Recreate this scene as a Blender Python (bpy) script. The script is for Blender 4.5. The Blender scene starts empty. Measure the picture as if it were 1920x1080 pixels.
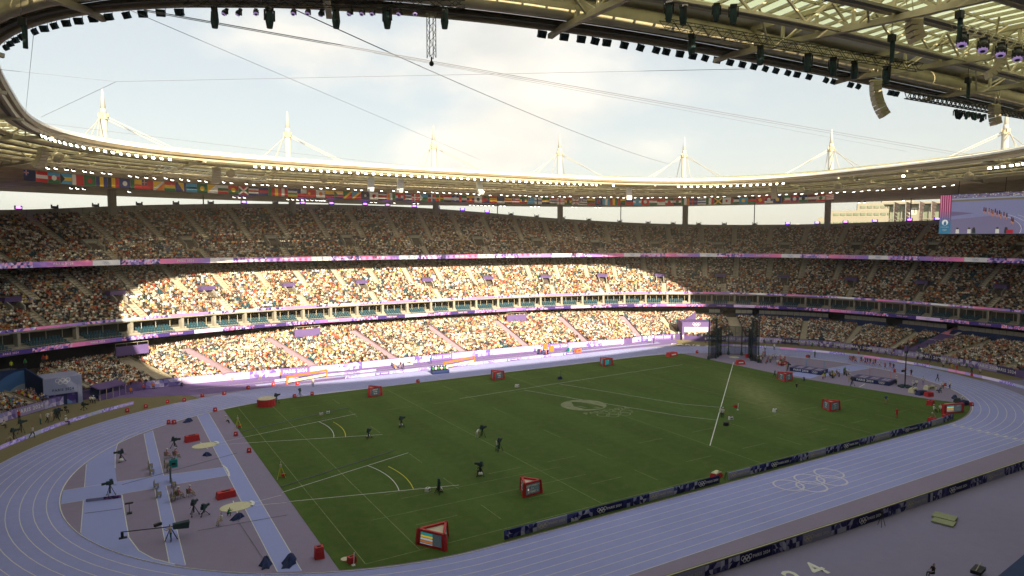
import bpy, math, random
import numpy as np
from mathutils import Vector, Matrix, Quaternion

SC = bpy.context.scene
COL = SC.collection
rnd = random.Random(7)
R = math.radians

# ------------------------------------------------------------------ camera
cam_data = bpy.data.cameras.new("camera")
cam = bpy.data.objects.new("camera", cam_data)
COL.objects.link(cam)
SC.camera = cam
cam_data.sensor_width = 36.0
cam_data.lens = 36.0 * 1264.34 / 1920.0
cam_data.clip_start = 0.2
cam_data.clip_end = 6000.0
CAM = Vector((-73.10, -91.79, 29.97))
YAW, PITCH, ROLL = 0.541665, 0.074236, -0.001404
fw = Vector((math.sin(YAW) * math.cos(PITCH), math.cos(YAW) * math.cos(PITCH), -math.sin(PITCH)))
rt = Vector((math.cos(YAW), -math.sin(YAW), 0.0))
up = rt.cross(fw)
cam.matrix_world = Matrix.Translation(CAM) @ Matrix((rt, up, -fw)).transposed().to_4x4() @ Matrix.Rotation(-ROLL, 4, 'Z')

# ------------------------------------------------------------------ sky and sun
SUN_DIR = Vector((14.8, 91.5, -46.3)).normalized()          # the way the light travels
SUN_EL = math.asin(-SUN_DIR.z)
SUN_AZ = math.atan2(-SUN_DIR.x, -SUN_DIR.y)                  # clockwise from +Y
world = bpy.data.worlds.new("World")
SC.world = world
world.use_nodes = True
nt = world.node_tree
nt.nodes.clear()


def N(tree, kind, **kw):
    n = tree.nodes.new(kind)
    for k, v in kw.items():
        setattr(n, k, v)
    return n


def LK(tree, a, b):
    tree.links.new(a, b)


w_out = N(nt, "ShaderNodeOutputWorld")
w_bg = N(nt, "ShaderNodeBackground")
w_bg.inputs[1].default_value = 0.087
sky = N(nt, "ShaderNodeTexSky", sky_type='NISHITA', sun_disc=False)
sky.sun_elevation = SUN_EL
sky.sun_rotation = SUN_AZ
sky.air_density = 1.0
sky.dust_density = 1.6
sky.ozone_density = 1.0
tc = N(nt, "ShaderNodeTexCoord")
mp = N(nt, "ShaderNodeMapping")
mp.inputs['Scale'].default_value = (1.0, 1.0, 2.4)
mp.inputs['Location'].default_value = (0.62, 0.35, 0.2)
LK(nt, tc.outputs['Generated'], mp.inputs['Vector'])
n1 = N(nt, "ShaderNodeTexNoise", noise_dimensions='3D')
n1.inputs['Scale'].default_value = 2.1
n1.inputs['Detail'].default_value = 9.0
n1.inputs['Roughness'].default_value = 0.56
LK(nt, mp.outputs['Vector'], n1.inputs['Vector'])
# two broad cloud banks, soft directional lobes on top of the noise
CLOUDS = [((1010, 130), 0.20, 0.115, 0.30), ((900, 285), 0.15, 0.035, 0.20), ((1230, 285), 0.07, 0.025, 0.16), ((1400, 160), 0.07, 0.02, 0.10), ((540, 75), 0.12, 0.04, 0.12), ((1730, 258), 0.09, 0.025, 0.11), ((1345, 305), 0.07, 0.02, 0.12)]
acc = None
for (px, py), sx, sz, amp in CLOUDS:
    d = (fw + rt * ((px - 960) / 1264.34) - up * ((py - 540) / 1264.34)).normalized()
    az = math.atan2(d.x, d.y)
    tdir = Vector((math.cos(az), -math.sin(az), 0))
    zdir = tdir.cross(d) * 1.0
    m1 = N(nt, "ShaderNodeVectorMath", operation='DOT_PRODUCT')
    m1.inputs[1].default_value = tdir / sx
    m2 = N(nt, "ShaderNodeVectorMath", operation='DOT_PRODUCT')
    m2.inputs[1].default_value = zdir.normalized() / sz
    m3 = N(nt, "ShaderNodeVectorMath", operation='DOT_PRODUCT')
    m3.inputs[1].default_value = d
    for m in (m1, m2, m3):
        LK(nt, tc.outputs['Generated'], m.inputs[0])
    p1 = N(nt, "ShaderNodeMath", operation='MULTIPLY')
    LK(nt, m1.outputs['Value'], p1.inputs[0]); LK(nt, m1.outputs['Value'], p1.inputs[1])
    p2 = N(nt, "ShaderNodeMath", operation='MULTIPLY_ADD')
    LK(nt, m2.outputs['Value'], p2.inputs[0]); LK(nt, m2.outputs['Value'], p2.inputs[1]); LK(nt, p1.outputs[0], p2.inputs[2])
    ng = N(nt, "ShaderNodeMath", operation='MULTIPLY'); ng.inputs[1].default_value = -1.0
    LK(nt, p2.outputs[0], ng.inputs[0])
    ex = N(nt, "ShaderNodeMath", operation='EXPONENT')
    LK(nt, ng.outputs[0], ex.inputs[0])
    fr = N(nt, "ShaderNodeMath", operation='GREATER_THAN'); fr.inputs[1].default_value = 0.0
    LK(nt, m3.outputs['Value'], fr.inputs[0])
    mu = N(nt, "ShaderNodeMath", operation='MULTIPLY')
    LK(nt, ex.outputs[0], mu.inputs[0]); LK(nt, fr.outputs[0], mu.inputs[1])
    ma = N(nt, "ShaderNodeMath", operation='MULTIPLY_ADD')
    ma.inputs[1].default_value = amp
    LK(nt, mu.outputs[0], ma.inputs[0])
    LK(nt, acc if acc else n1.outputs['Fac'], ma.inputs[2])
    acc = ma.outputs[0]
cr = N(nt, "ShaderNodeMapRange", interpolation_type='SMOOTHSTEP')
cr.inputs['From Min'].default_value = 0.575
cr.inputs['From Max'].default_value = 0.80
LK(nt, acc, cr.inputs['Value'])
cm = N(nt, "ShaderNodeMix", data_type='RGBA')
cm.inputs['B'].default_value = (6.4, 5.9, 5.0, 1)
n2 = N(nt, "ShaderNodeTexNoise")
n2.inputs['Scale'].default_value = 5.0
n2.inputs['Detail'].default_value = 6.0
LK(nt, mp.outputs['Vector'], n2.inputs['Vector'])
csh = N(nt, "ShaderNodeMix", data_type='RGBA')
csh.inputs['A'].default_value = (3.6, 3.6, 3.45, 1)
csh.inputs['B'].default_value = (4.9, 4.65, 4.2, 1)
cs2 = N(nt, "ShaderNodeMapRange")
cs2.inputs['From Min'].default_value = 0.35
cs2.inputs['From Max'].default_value = 0.62
LK(nt, n2.outputs['Fac'], cs2.inputs['Value'])
LK(nt, cs2.outputs[0], csh.inputs['Factor'])
LK(nt, csh.outputs['Result'], cm.inputs['B'])
cf = N(nt, "ShaderNodeMath", operation='MULTIPLY')
cf.inputs[1].default_value = 0.92
LK(nt, cr.outputs[0], cf.inputs[0])
LK(nt, cf.outputs[0], cm.inputs['Factor'])
# thin high haze whitens the blue everywhere
hz = N(nt, "ShaderNodeMix", data_type='RGBA')
hz.inputs['Factor'].default_value = 0.77
hz.inputs['B'].default_value = (3.05, 3.17, 3.02, 1)
LK(nt, sky.outputs['Color'], hz.inputs['A'])
LK(nt, hz.outputs['Result'], cm.inputs['A'])
LK(nt, cm.outputs['Result'], w_bg.inputs[0])
LK(nt, w_bg.outputs[0], w_out.inputs['Surface'])

sun_l = bpy.data.lights.new("sun", 'SUN')
sun_l.energy = 5.0
sun_l.angle = R(0.65)
sun_l.color = (1.0, 0.87, 0.62)
sun = bpy.data.objects.new("sun", sun_l)
COL.objects.link(sun)
sun.rotation_euler = SUN_DIR.to_track_quat('-Z', 'Y').to_euler()
sun.location = (-60, -300, 200)

SC.view_settings.view_transform = 'Standard'
SC.view_settings.look = 'None'
SC.view_settings.gamma = 1.0
SC.view_settings.exposure = 1.45
SC.view_settings.use_curve_mapping = False
SC.render.engine = 'CYCLES'
SC.cycles.max_bounces = 6
SC.cycles.diffuse_bounces = 4
SC.cycles.glossy_bounces = 2
SC.cycles.transmission_bounces = 4
SC.cycles.transparent_max_bounces = 12
SC.cycles.caustics_reflective = False
SC.cycles.caustics_refractive = False
SC.cycles.use_denoising = True
SC.cycles.sample_clamp_indirect = 6.0

# ------------------------------------------------------------------ materials


def srgb(*c):
    c = [x / 255.0 for x in c]
    return tuple((x / 12.92 if x <= 0.04045 else ((x + 0.055) / 1.055) ** 2.4) for x in c)


def mat(name, col, rough=0.7, noise=0.0, nscale=3.0, metal=0.0, spec=0.3, bump=0.0):
    m = bpy.data.materials.new(name)
    m.use_nodes = True
    t = m.node_tree
    b = t.nodes['Principled BSDF']
    b.inputs['Roughness'].default_value = rough
    b.inputs['Metallic'].default_value = metal
    b.inputs['Specular IOR Level'].default_value = spec
    if noise or bump:
        g = N(t, "ShaderNodeNewGeometry")
        n = N(t, "ShaderNodeTexNoise")
        n.inputs['Scale'].default_value = nscale
        n.inputs['Detail'].default_value = 6
        LK(t, g.outputs['Position'], n.inputs['Vector'])
        mr = N(t, "ShaderNodeMapRange")
        mr.inputs['From Min'].default_value = 0.3
        mr.inputs['From Max'].default_value = 0.7
        mr.inputs['To Min'].default_value = 1 - noise
        mr.inputs['To Max'].default_value = 1 + noise
        LK(t, n.outputs['Fac'], mr.inputs['Value'])
        v = N(t, "ShaderNodeVectorMath", operation='SCALE')
        v.inputs[0].default_value = col[:3]
        LK(t, mr.outputs[0], v.inputs['Scale'])
        LK(t, v.outputs['Vector'], b.inputs['Base Color'])
        if bump:
            bp = N(t, "ShaderNodeBump")
            bp.inputs['Strength'].default_value = bump
            bp.inputs['Distance'].default_value = 0.05
            LK(t, n.outputs['Fac'], bp.inputs['Height'])
            LK(t, bp.outputs[0], b.inputs['Normal'])
    else:
        b.inputs['Base Color'].default_value = (*col[:3], 1)
    return m


def emit(name, col, strength):
    m = mat(name, col, 0.6)
    b = m.node_tree.nodes['Principled BSDF']
    b.inputs['Emission Color'].default_value = (*col[:3], 1)
    b.inputs['Emission Strength'].default_value = strength
    return m


def attr_mat(name, rough=0.8, emission=0.0, mul=1.0, objcol=False, translucent=0.0):
    """Colour from the mesh's own colour attribute (or the object colour)."""
    m = bpy.data.materials.new(name)
    m.use_nodes = True
    t = m.node_tree
    b = t.nodes['Principled BSDF']
    b.inputs['Roughness'].default_value = rough
    b.inputs['Specular IOR Level'].default_value = 0.2
    if objcol:
        a = N(t, "ShaderNodeObjectInfo")
    else:
        a = N(t, "ShaderNodeAttribute", attribute_name="Col")
    LK(t, a.outputs['Color'], b.inputs['Base Color'])
    if emission:
        LK(t, a.outputs['Color'], b.inputs['Emission Color'])
        b.inputs['Emission Strength'].default_value = emission
    return m


M = {}
M['grass'] = None
M['concrete'] = mat('concrete', (0.30, 0.275, 0.235), 0.9, 0.18, 0.6)
M['step'] = mat('step_concrete', (0.50, 0.44, 0.34), 0.9, 0.15, 1.2)
M['terrace'] = mat('terrace', (0.10, 0.075, 0.058), 0.9, 0.2, 0.8)
M['dark'] = mat('recess_shade', (0.012, 0.013, 0.018), 0.8)  # near-black base colour paints in the shade of recesses and soffits
M['black'] = mat('black_metal', (0.018, 0.02, 0.022), 0.5)
M['cover'] = mat('dark_green_cover', (0.028, 0.055, 0.062), 0.8, 0.2, 8)
M['steel'] = mat('roof_steel', (0.55, 0.485, 0.33), 0.55, 0.2, 0.6)
M['steel2'] = mat('roof_tube', (0.57, 0.50, 0.33), 0.45, 0.2, 0.5)
M['catwalk'] = mat('catwalk', (0.17, 0.155, 0.12), 0.6)
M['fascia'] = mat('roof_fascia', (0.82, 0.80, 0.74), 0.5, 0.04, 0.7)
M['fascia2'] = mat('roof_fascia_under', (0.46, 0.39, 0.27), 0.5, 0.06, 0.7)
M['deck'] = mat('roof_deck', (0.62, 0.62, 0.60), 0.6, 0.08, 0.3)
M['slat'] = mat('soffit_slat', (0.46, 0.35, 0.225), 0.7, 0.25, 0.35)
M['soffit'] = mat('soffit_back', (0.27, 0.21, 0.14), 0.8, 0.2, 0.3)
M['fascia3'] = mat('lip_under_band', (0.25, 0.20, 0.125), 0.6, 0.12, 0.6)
M['white'] = mat('white_paint', (0.80, 0.80, 0.78), 0.5)
M['mast'] = mat('mast_white', (0.40, 0.38, 0.34), 0.5, 0.08, 0.5)
M['line'] = mat('line_paint', (0.74, 0.72, 0.66), 0.8, 0.08, 2.0)
M['gline'] = mat('grass_line', (0.20, 0.23, 0.095), 0.9, 0.35, 1.5)
M['gline2'] = mat('grass_emblem', (0.215, 0.24, 0.125), 0.9, 0.25, 1.0)
M['yline'] = mat('yellow_line', (0.62, 0.55, 0.05), 0.8)
M['red'] = mat('red_box', (0.52, 0.03, 0.035), 0.5, 0.1, 3)
M['orange'] = mat('orange_rail', (0.75, 0.16, 0.03), 0.5)
M['beige'] = mat('beige_canvas', (0.60, 0.53, 0.38), 0.8, 0.1, 3)
M['cream'] = mat('cream_board', (0.66, 0.61, 0.40), 0.7, 0.06, 2)
M['navy'] = mat('navy', (0.018, 0.032, 0.12), 0.6, 0.25, 2)
M['blue'] = mat('blue_wall', (0.012, 0.035, 0.13), 0.6, 0.12, 0.5)
M['violet'] = mat('violet_wall', (0.20, 0.18, 0.40), 0.6, 0.06, 0.5)
M['violet2'] = mat('purple_wall', (0.13, 0.085, 0.24), 0.6, 0.06, 0.5)
M['lav'] = mat('lavender_panel', (0.34, 0.36, 0.58), 0.6, 0.05, 0.5)
M['teal'] = mat('seat_teal', (0.022, 0.075, 0.11), 0.5, 0.1, 2)
M['tealbox'] = mat('cool_box', (0.01, 0.26, 0.25), 0.5)
M['chair'] = mat('folding_chair', (0.20, 0.17, 0.11), 0.6)
M['skin'] = mat('skin', (0.42, 0.24, 0.16), 0.7)
M['hair'] = mat('hair', (0.03, 0.02, 0.016), 0.8)
M['cap'] = mat('white_cap', (0.72, 0.70, 0.66), 0.8)
M['trousers'] = mat('trousers', (0.03, 0.03, 0.045), 0.9)
M['beigetrouser'] = mat('beige_trousers', (0.42, 0.35, 0.25), 0.9)
M['shirt'] = attr_mat('shirt', 0.9, objcol=True)
M['crowd'] = attr_mat('crowd_clothes', 0.95)
M['paint'] = attr_mat('paint', 0.75)
M['led'] = attr_mat('led_screen', 0.5, emission=0.10)
M['screen'] = attr_mat('big_screen', 0.5, emission=0.16)
M['lamp'] = emit('lamp_lit', (1.0, 0.93, 0.78), 6.0)
M['lamp2'] = emit('lamp_lit_small', (1.0, 0.93, 0.80), 5.0)
M['uv'] = emit('purple_lamp', (0.23, 0.05, 1.0), 7.0)
M['lens'] = emit('lilac_lens', (0.55, 0.38, 0.85), 0.12)
M['glassback'] = mat('box_window', (0.10, 0.09, 0.07), 0.25, spec=0.4)
M['barrier'] = mat('barrier_grey', (0.34, 0.325, 0.28), 0.7, 0.1, 1)
M['bldg'] = mat('pale_cladding', (0.30, 0.275, 0.22), 0.7, 0.05, 0.05)
M['bldgglass'] = mat('facade_glass', (0.20, 0.23, 0.17), 0.15, 0.2, 0.05, spec=0.6)
M['wire'] = mat('wire', (0.16, 0.165, 0.19), 0.6)
M['net'] = None


def surface_mat(name, col, var, spec_noise=0.25, fine=40.0, rough=0.9, tint=None, stripes=None, pale_streak=None):
    """Ground sheets: broad patches + fine grain, metric coordinates."""
    m = bpy.data.materials.new(name)
    m.use_nodes = True
    t = m.node_tree
    b = t.nodes['Principled BSDF']
    b.inputs['Roughness'].default_value = rough
    b.inputs['Specular IOR Level'].default_value = 0.15
    g = N(t, "ShaderNodeNewGeometry")
    a = N(t, "ShaderNodeTexNoise"); a.inputs['Scale'].default_value = 0.09; a.inputs['Detail'].default_value = 5
    f = N(t, "ShaderNodeTexNoise"); f.inputs['Scale'].default_value = fine; f.inputs['Detail'].default_value = 3
    md = N(t, "ShaderNodeTexNoise"); md.inputs['Scale'].default_value = 0.8; md.inputs['Detail'].default_value = 6; md.inputs['Roughness'].default_value = 0.65
    for n in (a, f, md):
        LK(t, g.outputs['Position'], n.inputs['Vector'])
    s1 = N(t, "ShaderNodeMath", operation='MULTIPLY_ADD'); s1.inputs[1].default_value = var * 2
    s1.inputs[2].default_value = 1 - var
    LK(t, a.outputs['Fac'], s1.inputs[0])
    s2 = N(t, "ShaderNodeMath", operation='MULTIPLY_ADD'); s2.inputs[1].default_value = spec_noise; s2.inputs[2].default_value = 1 - spec_noise / 2
    LK(t, f.outputs['Fac'], s2.inputs[0])
    s3 = N(t, "ShaderNodeMath", operation='MULTIPLY_ADD'); s3.inputs[1].default_value = var * 1.4; s3.inputs[2].default_value = 1 - var * 0.7
    LK(t, md.outputs['Fac'], s3.inputs[0])
    mm = N(t, "ShaderNodeMath", operation='MULTIPLY'); LK(t, s1.outputs[0], mm.inputs[0]); LK(t, s2.outputs[0], mm.inputs[1])
    m3 = N(t, "ShaderNodeMath", operation='MULTIPLY'); LK(t, mm.outputs[0], m3.inputs[0]); LK(t, s3.outputs[0], m3.inputs[1])
    v = N(t, "ShaderNodeVectorMath", operation='SCALE'); v.inputs[0].default_value = col
    if tint:
        mx = N(t, "ShaderNodeMix", data_type='RGBA')
        mx.inputs['A'].default_value = (*col, 1); mx.inputs['B'].default_value = (*tint, 1)
        mr = N(t, "ShaderNodeMapRange"); mr.inputs['From Min'].default_value = .42; mr.inputs['From Max'].default_value = .68
        LK(t, md.outputs['Fac'], mr.inputs['Value']); LK(t, mr.outputs[0], mx.inputs['Factor'])
        LK(t, mx.outputs['Result'], v.inputs[0])
    LK(t, m3.outputs[0], v.inputs['Scale'])
    res = v.outputs['Vector']
    if stripes:
        sx = N(t, "ShaderNodeSeparateXYZ"); LK(t, g.outputs['Position'], sx.inputs[0])
        wv = N(t, "ShaderNodeMath", operation='MULTIPLY'); wv.inputs[1].default_value = math.pi / stripes[0]
        LK(t, sx.outputs[0], wv.inputs[0])
        sn = N(t, "ShaderNodeMath", operation='SINE'); LK(t, wv.outputs[0], sn.inputs[0])
        sg = N(t, "ShaderNodeMapRange"); sg.inputs['From Min'].default_value = -.25; sg.inputs['From Max'].default_value = .25
        sg.inputs['To Min'].default_value = 1 - stripes[1]; sg.inputs['To Max'].default_value = 1 + stripes[1]
        LK(t, sn.outputs[0], sg.inputs['Value'])
        v2 = N(t, "ShaderNodeVectorMath", operation='SCALE'); LK(t, res, v2.inputs[0]); LK(t, sg.outputs[0], v2.inputs['Scale'])
        res = v2.outputs['Vector']
    if pale_streak:      # a paler streak on the turf, fading out from its middle
        (wx, wy), (dx, dy), wl, ww, wc = pale_streak
        q1 = N(t, "ShaderNodeVectorMath", operation='SUBTRACT'); q1.inputs[1].default_value = (wx, wy, 0)
        LK(t, g.outputs['Position'], q1.inputs[0])
        e1 = N(t, "ShaderNodeVectorMath", operation='DOT_PRODUCT'); e1.inputs[1].default_value = (dx / wl, dy / wl, 0)
        e2 = N(t, "ShaderNodeVectorMath", operation='DOT_PRODUCT'); e2.inputs[1].default_value = (-dy / ww, dx / ww, 0)
        LK(t, q1.outputs[0], e1.inputs[0]); LK(t, q1.outputs[0], e2.inputs[0])
        a1 = N(t, "ShaderNodeMath", operation='MULTIPLY'); LK(t, e1.outputs['Value'], a1.inputs[0]); LK(t, e1.outputs['Value'], a1.inputs[1])
        a2 = N(t, "ShaderNodeMath", operation='MULTIPLY_ADD'); LK(t, e2.outputs['Value'], a2.inputs[0]); LK(t, e2.outputs['Value'], a2.inputs[1]); LK(t, a1.outputs[0], a2.inputs[2])
        a3 = N(t, "ShaderNodeMath", operation='MULTIPLY'); a3.inputs[1].default_value = -1; LK(t, a2.outputs[0], a3.inputs[0])
        a4 = N(t, "ShaderNodeMath", operation='EXPONENT'); LK(t, a3.outputs[0], a4.inputs[0])
        a5 = N(t, "ShaderNodeMath", operation='MULTIPLY'); LK(t, a4.outputs[0], a5.inputs[0]); LK(t, md.outputs['Fac'], a5.inputs[1])
        wm = N(t, "ShaderNodeMix", data_type='RGBA'); wm.inputs['B'].default_value = (*wc, 1)
        LK(t, a5.outputs[0], wm.inputs['Factor']); LK(t, res, wm.inputs['A'])
        res = wm.outputs['Result']
    LK(t, res, b.inputs['Base Color'])
    return m


M['grass'] = surface_mat('turf', (0.068, 0.117, 0.024), 0.20, 0.55, 9.0, 0.95, tint=(0.088, 0.120, 0.030), stripes=(5.0, 0.05), pale_streak=((33.14, -6.39), (0.58, 0.81), 17.0, 4.2, (0.27, 0.27, 0.11)))
M['track'] = surface_mat('track_lavender', (0.335, 0.35, 0.66), 0.14, 0.24, 30.0, 0.85)
M['runway'] = surface_mat('runway_lavender', (0.335, 0.365, 0.69), 0.06, 0.16, 30.0, 0.85)
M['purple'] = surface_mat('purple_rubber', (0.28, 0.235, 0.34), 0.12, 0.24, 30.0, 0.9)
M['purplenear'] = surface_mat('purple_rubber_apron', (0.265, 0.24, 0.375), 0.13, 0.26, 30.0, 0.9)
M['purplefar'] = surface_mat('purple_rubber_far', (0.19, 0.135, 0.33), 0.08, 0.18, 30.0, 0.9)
M['apron'] = surface_mat('olive_floor', (0.215, 0.185, 0.105), 0.12, 0.2, 12.0, 0.95)
M['earth'] = surface_mat('outer_ground', (0.14, 0.14, 0.12), 0.2, 0.2, 3.0, 0.95)
g = bpy.data.materials.new('roof_glass')
g.use_nodes = True
t = g.node_tree
t.nodes.clear()
o_ = N(t, "ShaderNodeOutputMaterial")
d_ = N(t, "ShaderNodeBsdfDiffuse"); d_.inputs[0].default_value = (0.55, 0.60, 0.50, 1)
r_ = N(t, "ShaderNodeBsdfTranslucent"); r_.inputs[0].default_value = (0.74, 0.80, 0.68, 1)
x_ = N(t, "ShaderNodeMixShader"); x_.inputs[0].default_value = 0.76
LK(t, d_.outputs[0], x_.inputs[1]); LK(t, r_.outputs[0], x_.inputs[2]); LK(t, x_.outputs[0], o_.inputs[0])
M['roofglass'] = g
g = bpy.data.materials.new('cage_net')
g.use_nodes = True
t = g.node_tree
t.nodes.clear()
o_ = N(t, "ShaderNodeOutputMaterial")
d_ = N(t, "ShaderNodeBsdfDiffuse"); d_.inputs[0].default_value = (0.006, 0.02, 0.025, 1)
r_ = N(t, "ShaderNodeBsdfTransparent")
x_ = N(t, "ShaderNodeMixShader"); x_.inputs[0].default_value = 0.42
LK(t, d_.outputs[0], x_.inputs[1]); LK(t, r_.outputs[0], x_.inputs[2]); LK(t, x_.outputs[0], o_.inputs[0])
M['net'] = g

# ------------------------------------------------------------------ helpers


class MB:
    """Collects polygons and links them as one mesh object."""

    def __init__(self):
        self.v = []; self.f = []; self.m = []; self.c = []

    def poly(self, pts, m=0, col=None):
        n = len(self.v)
        self.v += [tuple(p) for p in pts]
        self.f.append(tuple(range(n, n + len(pts))))
        self.m.append(m); self.c.append(col)
        return self

    def hexa(self, b, t, m=0, col=None):
        """solid from a bottom and a top quad, both counter-clockwise from above"""
        n = len(self.v)
        self.v += [tuple(p) for p in b] + [tuple(p) for p in t]
        k = len(b)
        fs = [tuple(range(n + k - 1, n - 1, -1)), tuple(range(n + k, n + 2 * k))]
        for i in range(k):
            j = (i + 1) % k
            fs.append((n + i, n + j, n + k + j, n + k + i))
        for f in fs:
            self.f.append(f); self.m.append(m); self.c.append(col)
        return self

    def box(self, c, s, rz=0.0, m=0, col=None, taper=1.0):
        cx, cy, cz = c
        hx, hy, hz = s[0] / 2, s[1] / 2, s[2] / 2
        co, si = math.cos(rz), math.sin(rz)

        def P(x, y, z):
            return (cx + x * co - y * si, cy + x * si + y * co, cz + z)
        q = [(-hx, -hy), (hx, -hy), (hx, hy), (-hx, hy)]
        return self.hexa([P(x, y, -hz) for x, y in q], [P(x * taper, y * taper, hz) for x, y in q], m, col)

    def tube(self, a, b, r, n=6, m=0, col=None, r2=None, cap=True):
        a = Vector(a); b = Vector(b)
        d = (b - a)
        if d.length < 1e-6:
            return self
        d.normalize()
        u = d.orthogonal().normalized()
        w = d.cross(u)
        r2 = r if r2 is None else r2
        k = len(self.v)
        for P, rr in ((a, r), (b, r2)):
            for i in range(n):
                an = 2 * math.pi * i / n
                self.v.append(tuple(P + (u * math.cos(an) + w * math.sin(an)) * rr))
        for i in range(n):
            j = (i + 1) % n
            self.f.append((k + i, k + j, k + n + j, k + n + i)); self.m.append(m); self.c.append(col)
        if cap:
            self.f.append(tuple(range(k + n - 1, k - 1, -1))); self.m.append(m); self.c.append(col)
            self.f.append(tuple(range(k + n, k + 2 * n))); self.m.append(m); self.c.append(col)
        return self

    def beam(self, a, b, w, h, m=0, col=None):
        """rectangular bar from a to b, w wide, h high"""
        a = Vector(a); b = Vector(b)
        d = (b - a).normalized()
        s = d.cross(Vector((0, 0, 1)))
        s = s.normalized() if s.length > 1e-4 else Vector((1, 0, 0))
        n = s.cross(d).normalized()
        q = [(-1, -1), (1, -1), (1, 1), (-1, 1)]
        k = len(self.v)
        for P in (a, b):
            for x, y in q:
                self.v.append(tuple(P + s * (x * w / 2) + n * (y * h / 2)))
        for i in range(4):
            j = (i + 1) % 4
            self.f.append((k + i, k + j, k + 4 + j, k + 4 + i)); self.m.append(m); self.c.append(col)
        self.f.append((k + 3, k + 2, k + 1, k)); self.m.append(m); self.c.append(col)
        self.f.append((k + 4, k + 5, k + 6, k + 7)); self.m.append(m); self.c.append(col)
        return self

    def sphere(self, c, r, n=8, k=5, m=0, col=None, sc=(1, 1, 1)):
        b = len(self.v)
        cx, cy, cz = c
        for i in range(k + 1):
            th = math.pi * i / k
            for j in range(n):
                ph = 2 * math.pi * j / n
                self.v.append((cx + r * sc[0] * math.sin(th) * math.cos(ph), cy + r * sc[1] * math.sin(th) * math.sin(ph), cz + r * sc[2] * math.cos(th)))
        for i in range(k):
            for j in range(n):
                j2 = (j + 1) % n
                self.f.append((b + i * n + j, b + (i + 1) * n + j, b + (i + 1) * n + j2, b + i * n + j2)); self.m.append(m); self.c.append(col)
        return self

    def mesh(self, name, mats):
        me = bpy.data.meshes.new(name)
        me.from_pydata(self.v, [], self.f)
        for q in (mats if isinstance(mats, (list, tuple)) else [mats]):
            me.materials.append(q)
        me.polygons.foreach_set('material_index', self.m)
        if any(c is not None for c in self.c):
            ca = me.color_attributes.new('Col', 'FLOAT_COLOR', 'CORNER')
            buf = []
            for f, c in zip(self.f, self.c):
                c = c or (0.5, 0.5, 0.5)
                buf += [c[0], c[1], c[2], 1.0] * len(f)
            ca.data.foreach_set('color', buf)
        me.update()
        return me

    def build(self, name, mats, parent=None, loc=None, rz=0.0):
        return link(name, self.mesh(name, mats), parent, loc, rz)


def link(name, data, parent=None, loc=None, rz=0.0):
    o = bpy.data.objects.new(name, data)
    COL.objects.link(o)
    if parent is not None:
        o.parent = parent
    if loc is not None:
        o.location = loc
    if rz:
        o.rotation_euler = (0, 0, rz)
    return o


def tag(o, label=None, cat=None, group=None, kind=None):
    if label:
        o['label'] = label
    if cat:
        o['category'] = cat
    if group:
        o['group'] = group
    if kind:
        o['kind'] = kind
    return o


def empty(name, loc, rz=0.0, label=None, cat=None, group=None):
    o = link(name, None, None, loc, rz)
    o.empty_display_size = 0.3
    return tag(o, label, cat, group)


def children(o):
    return [c for c in COL.objects if c.parent == o]


KIDS = {}


def copy_tree(o, loc, rz=0.0, label=None, kids=None):
    """copy of a thing with its parts (shared mesh data); kids = its parts, (part, [sub-parts])"""
    c = o.copy(); COL.objects.link(c)
    c.location = loc; c.rotation_euler = (0, 0, rz)
    if label:
        c['label'] = label
    for k, subs in (kids or []):
        k2 = k.copy(); COL.objects.link(k2); k2.parent = c
        for s in subs:
            s2 = s.copy(); COL.objects.link(s2); s2.parent = k2
    return c


_txt = {}


def text_mesh(s, size, m, align='CENTER', bold=0.0, space=1.12):
    key = (s, size, m.name, align, bold, space)
    if key not in _txt:
        cu = bpy.data.curves.new('lettering', 'FONT')
        cu.body = s; cu.size = size; cu.align_x = align; cu.align_y = 'CENTER'
        cu.space_character = space
        cu.offset = bold
        cu.resolution_u = 2
        o = bpy.data.objects.new('lettering', cu)
        COL.objects.link(o)
        dg = bpy.context.evaluated_depsgraph_get()
        me = bpy.data.meshes.new_from_object(o.evaluated_get(dg))
        bpy.data.objects.remove(o)
        me.materials.clear(); me.materials.append(m)
        _txt[key] = me
    return _txt[key]


def text_on(s, size, m, loc, x_dir, up_dir, parent=None, name='lettering', align='CENTER', bold=0.0):
    o = link(name, text_mesh(s, size, m, align, bold), parent)
    x = Vector(x_dir).normalized(); u = Vector(up_dir).normalized(); z = x.cross(u).normalized(); u = z.cross(x)
    o.matrix_local = Matrix.Translation(Vector(loc)) @ Matrix((x, u, z)).transposed().to_4x4()
    return o


def rings_mesh(r, w, m, seg=20):
    """the five interlaced rings as flat annuli, in the XY plane"""
    b = MB()
    for cx, cy in ((-2.3 * r, 0.5 * r), (0, 0.5 * r), (2.3 * r, 0.5 * r), (-1.15 * r, -0.5 * r), (1.15 * r, -0.5 * r)):
        k = 0.0006 * len(b.f) / seg
        for i in range(seg):
            a0, a1 = 2 * math.pi * i / seg, 2 * math.pi * (i + 1) / seg
            b.poly([(cx + (r - w / 2) * math.cos(a0), cy + (r - w / 2) * math.sin(a0), k), (cx + (r + w / 2) * math.cos(a0), cy + (r + w / 2) * math.sin(a0), k),
                    (cx + (r + w / 2) * math.cos(a1), cy + (r + w / 2) * math.sin(a1), k), (cx + (r - w / 2) * math.cos(a1), cy + (r - w / 2) * math.sin(a1), k)])
    return b.mesh('ring_emblem', m)


_rings = {}


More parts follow.
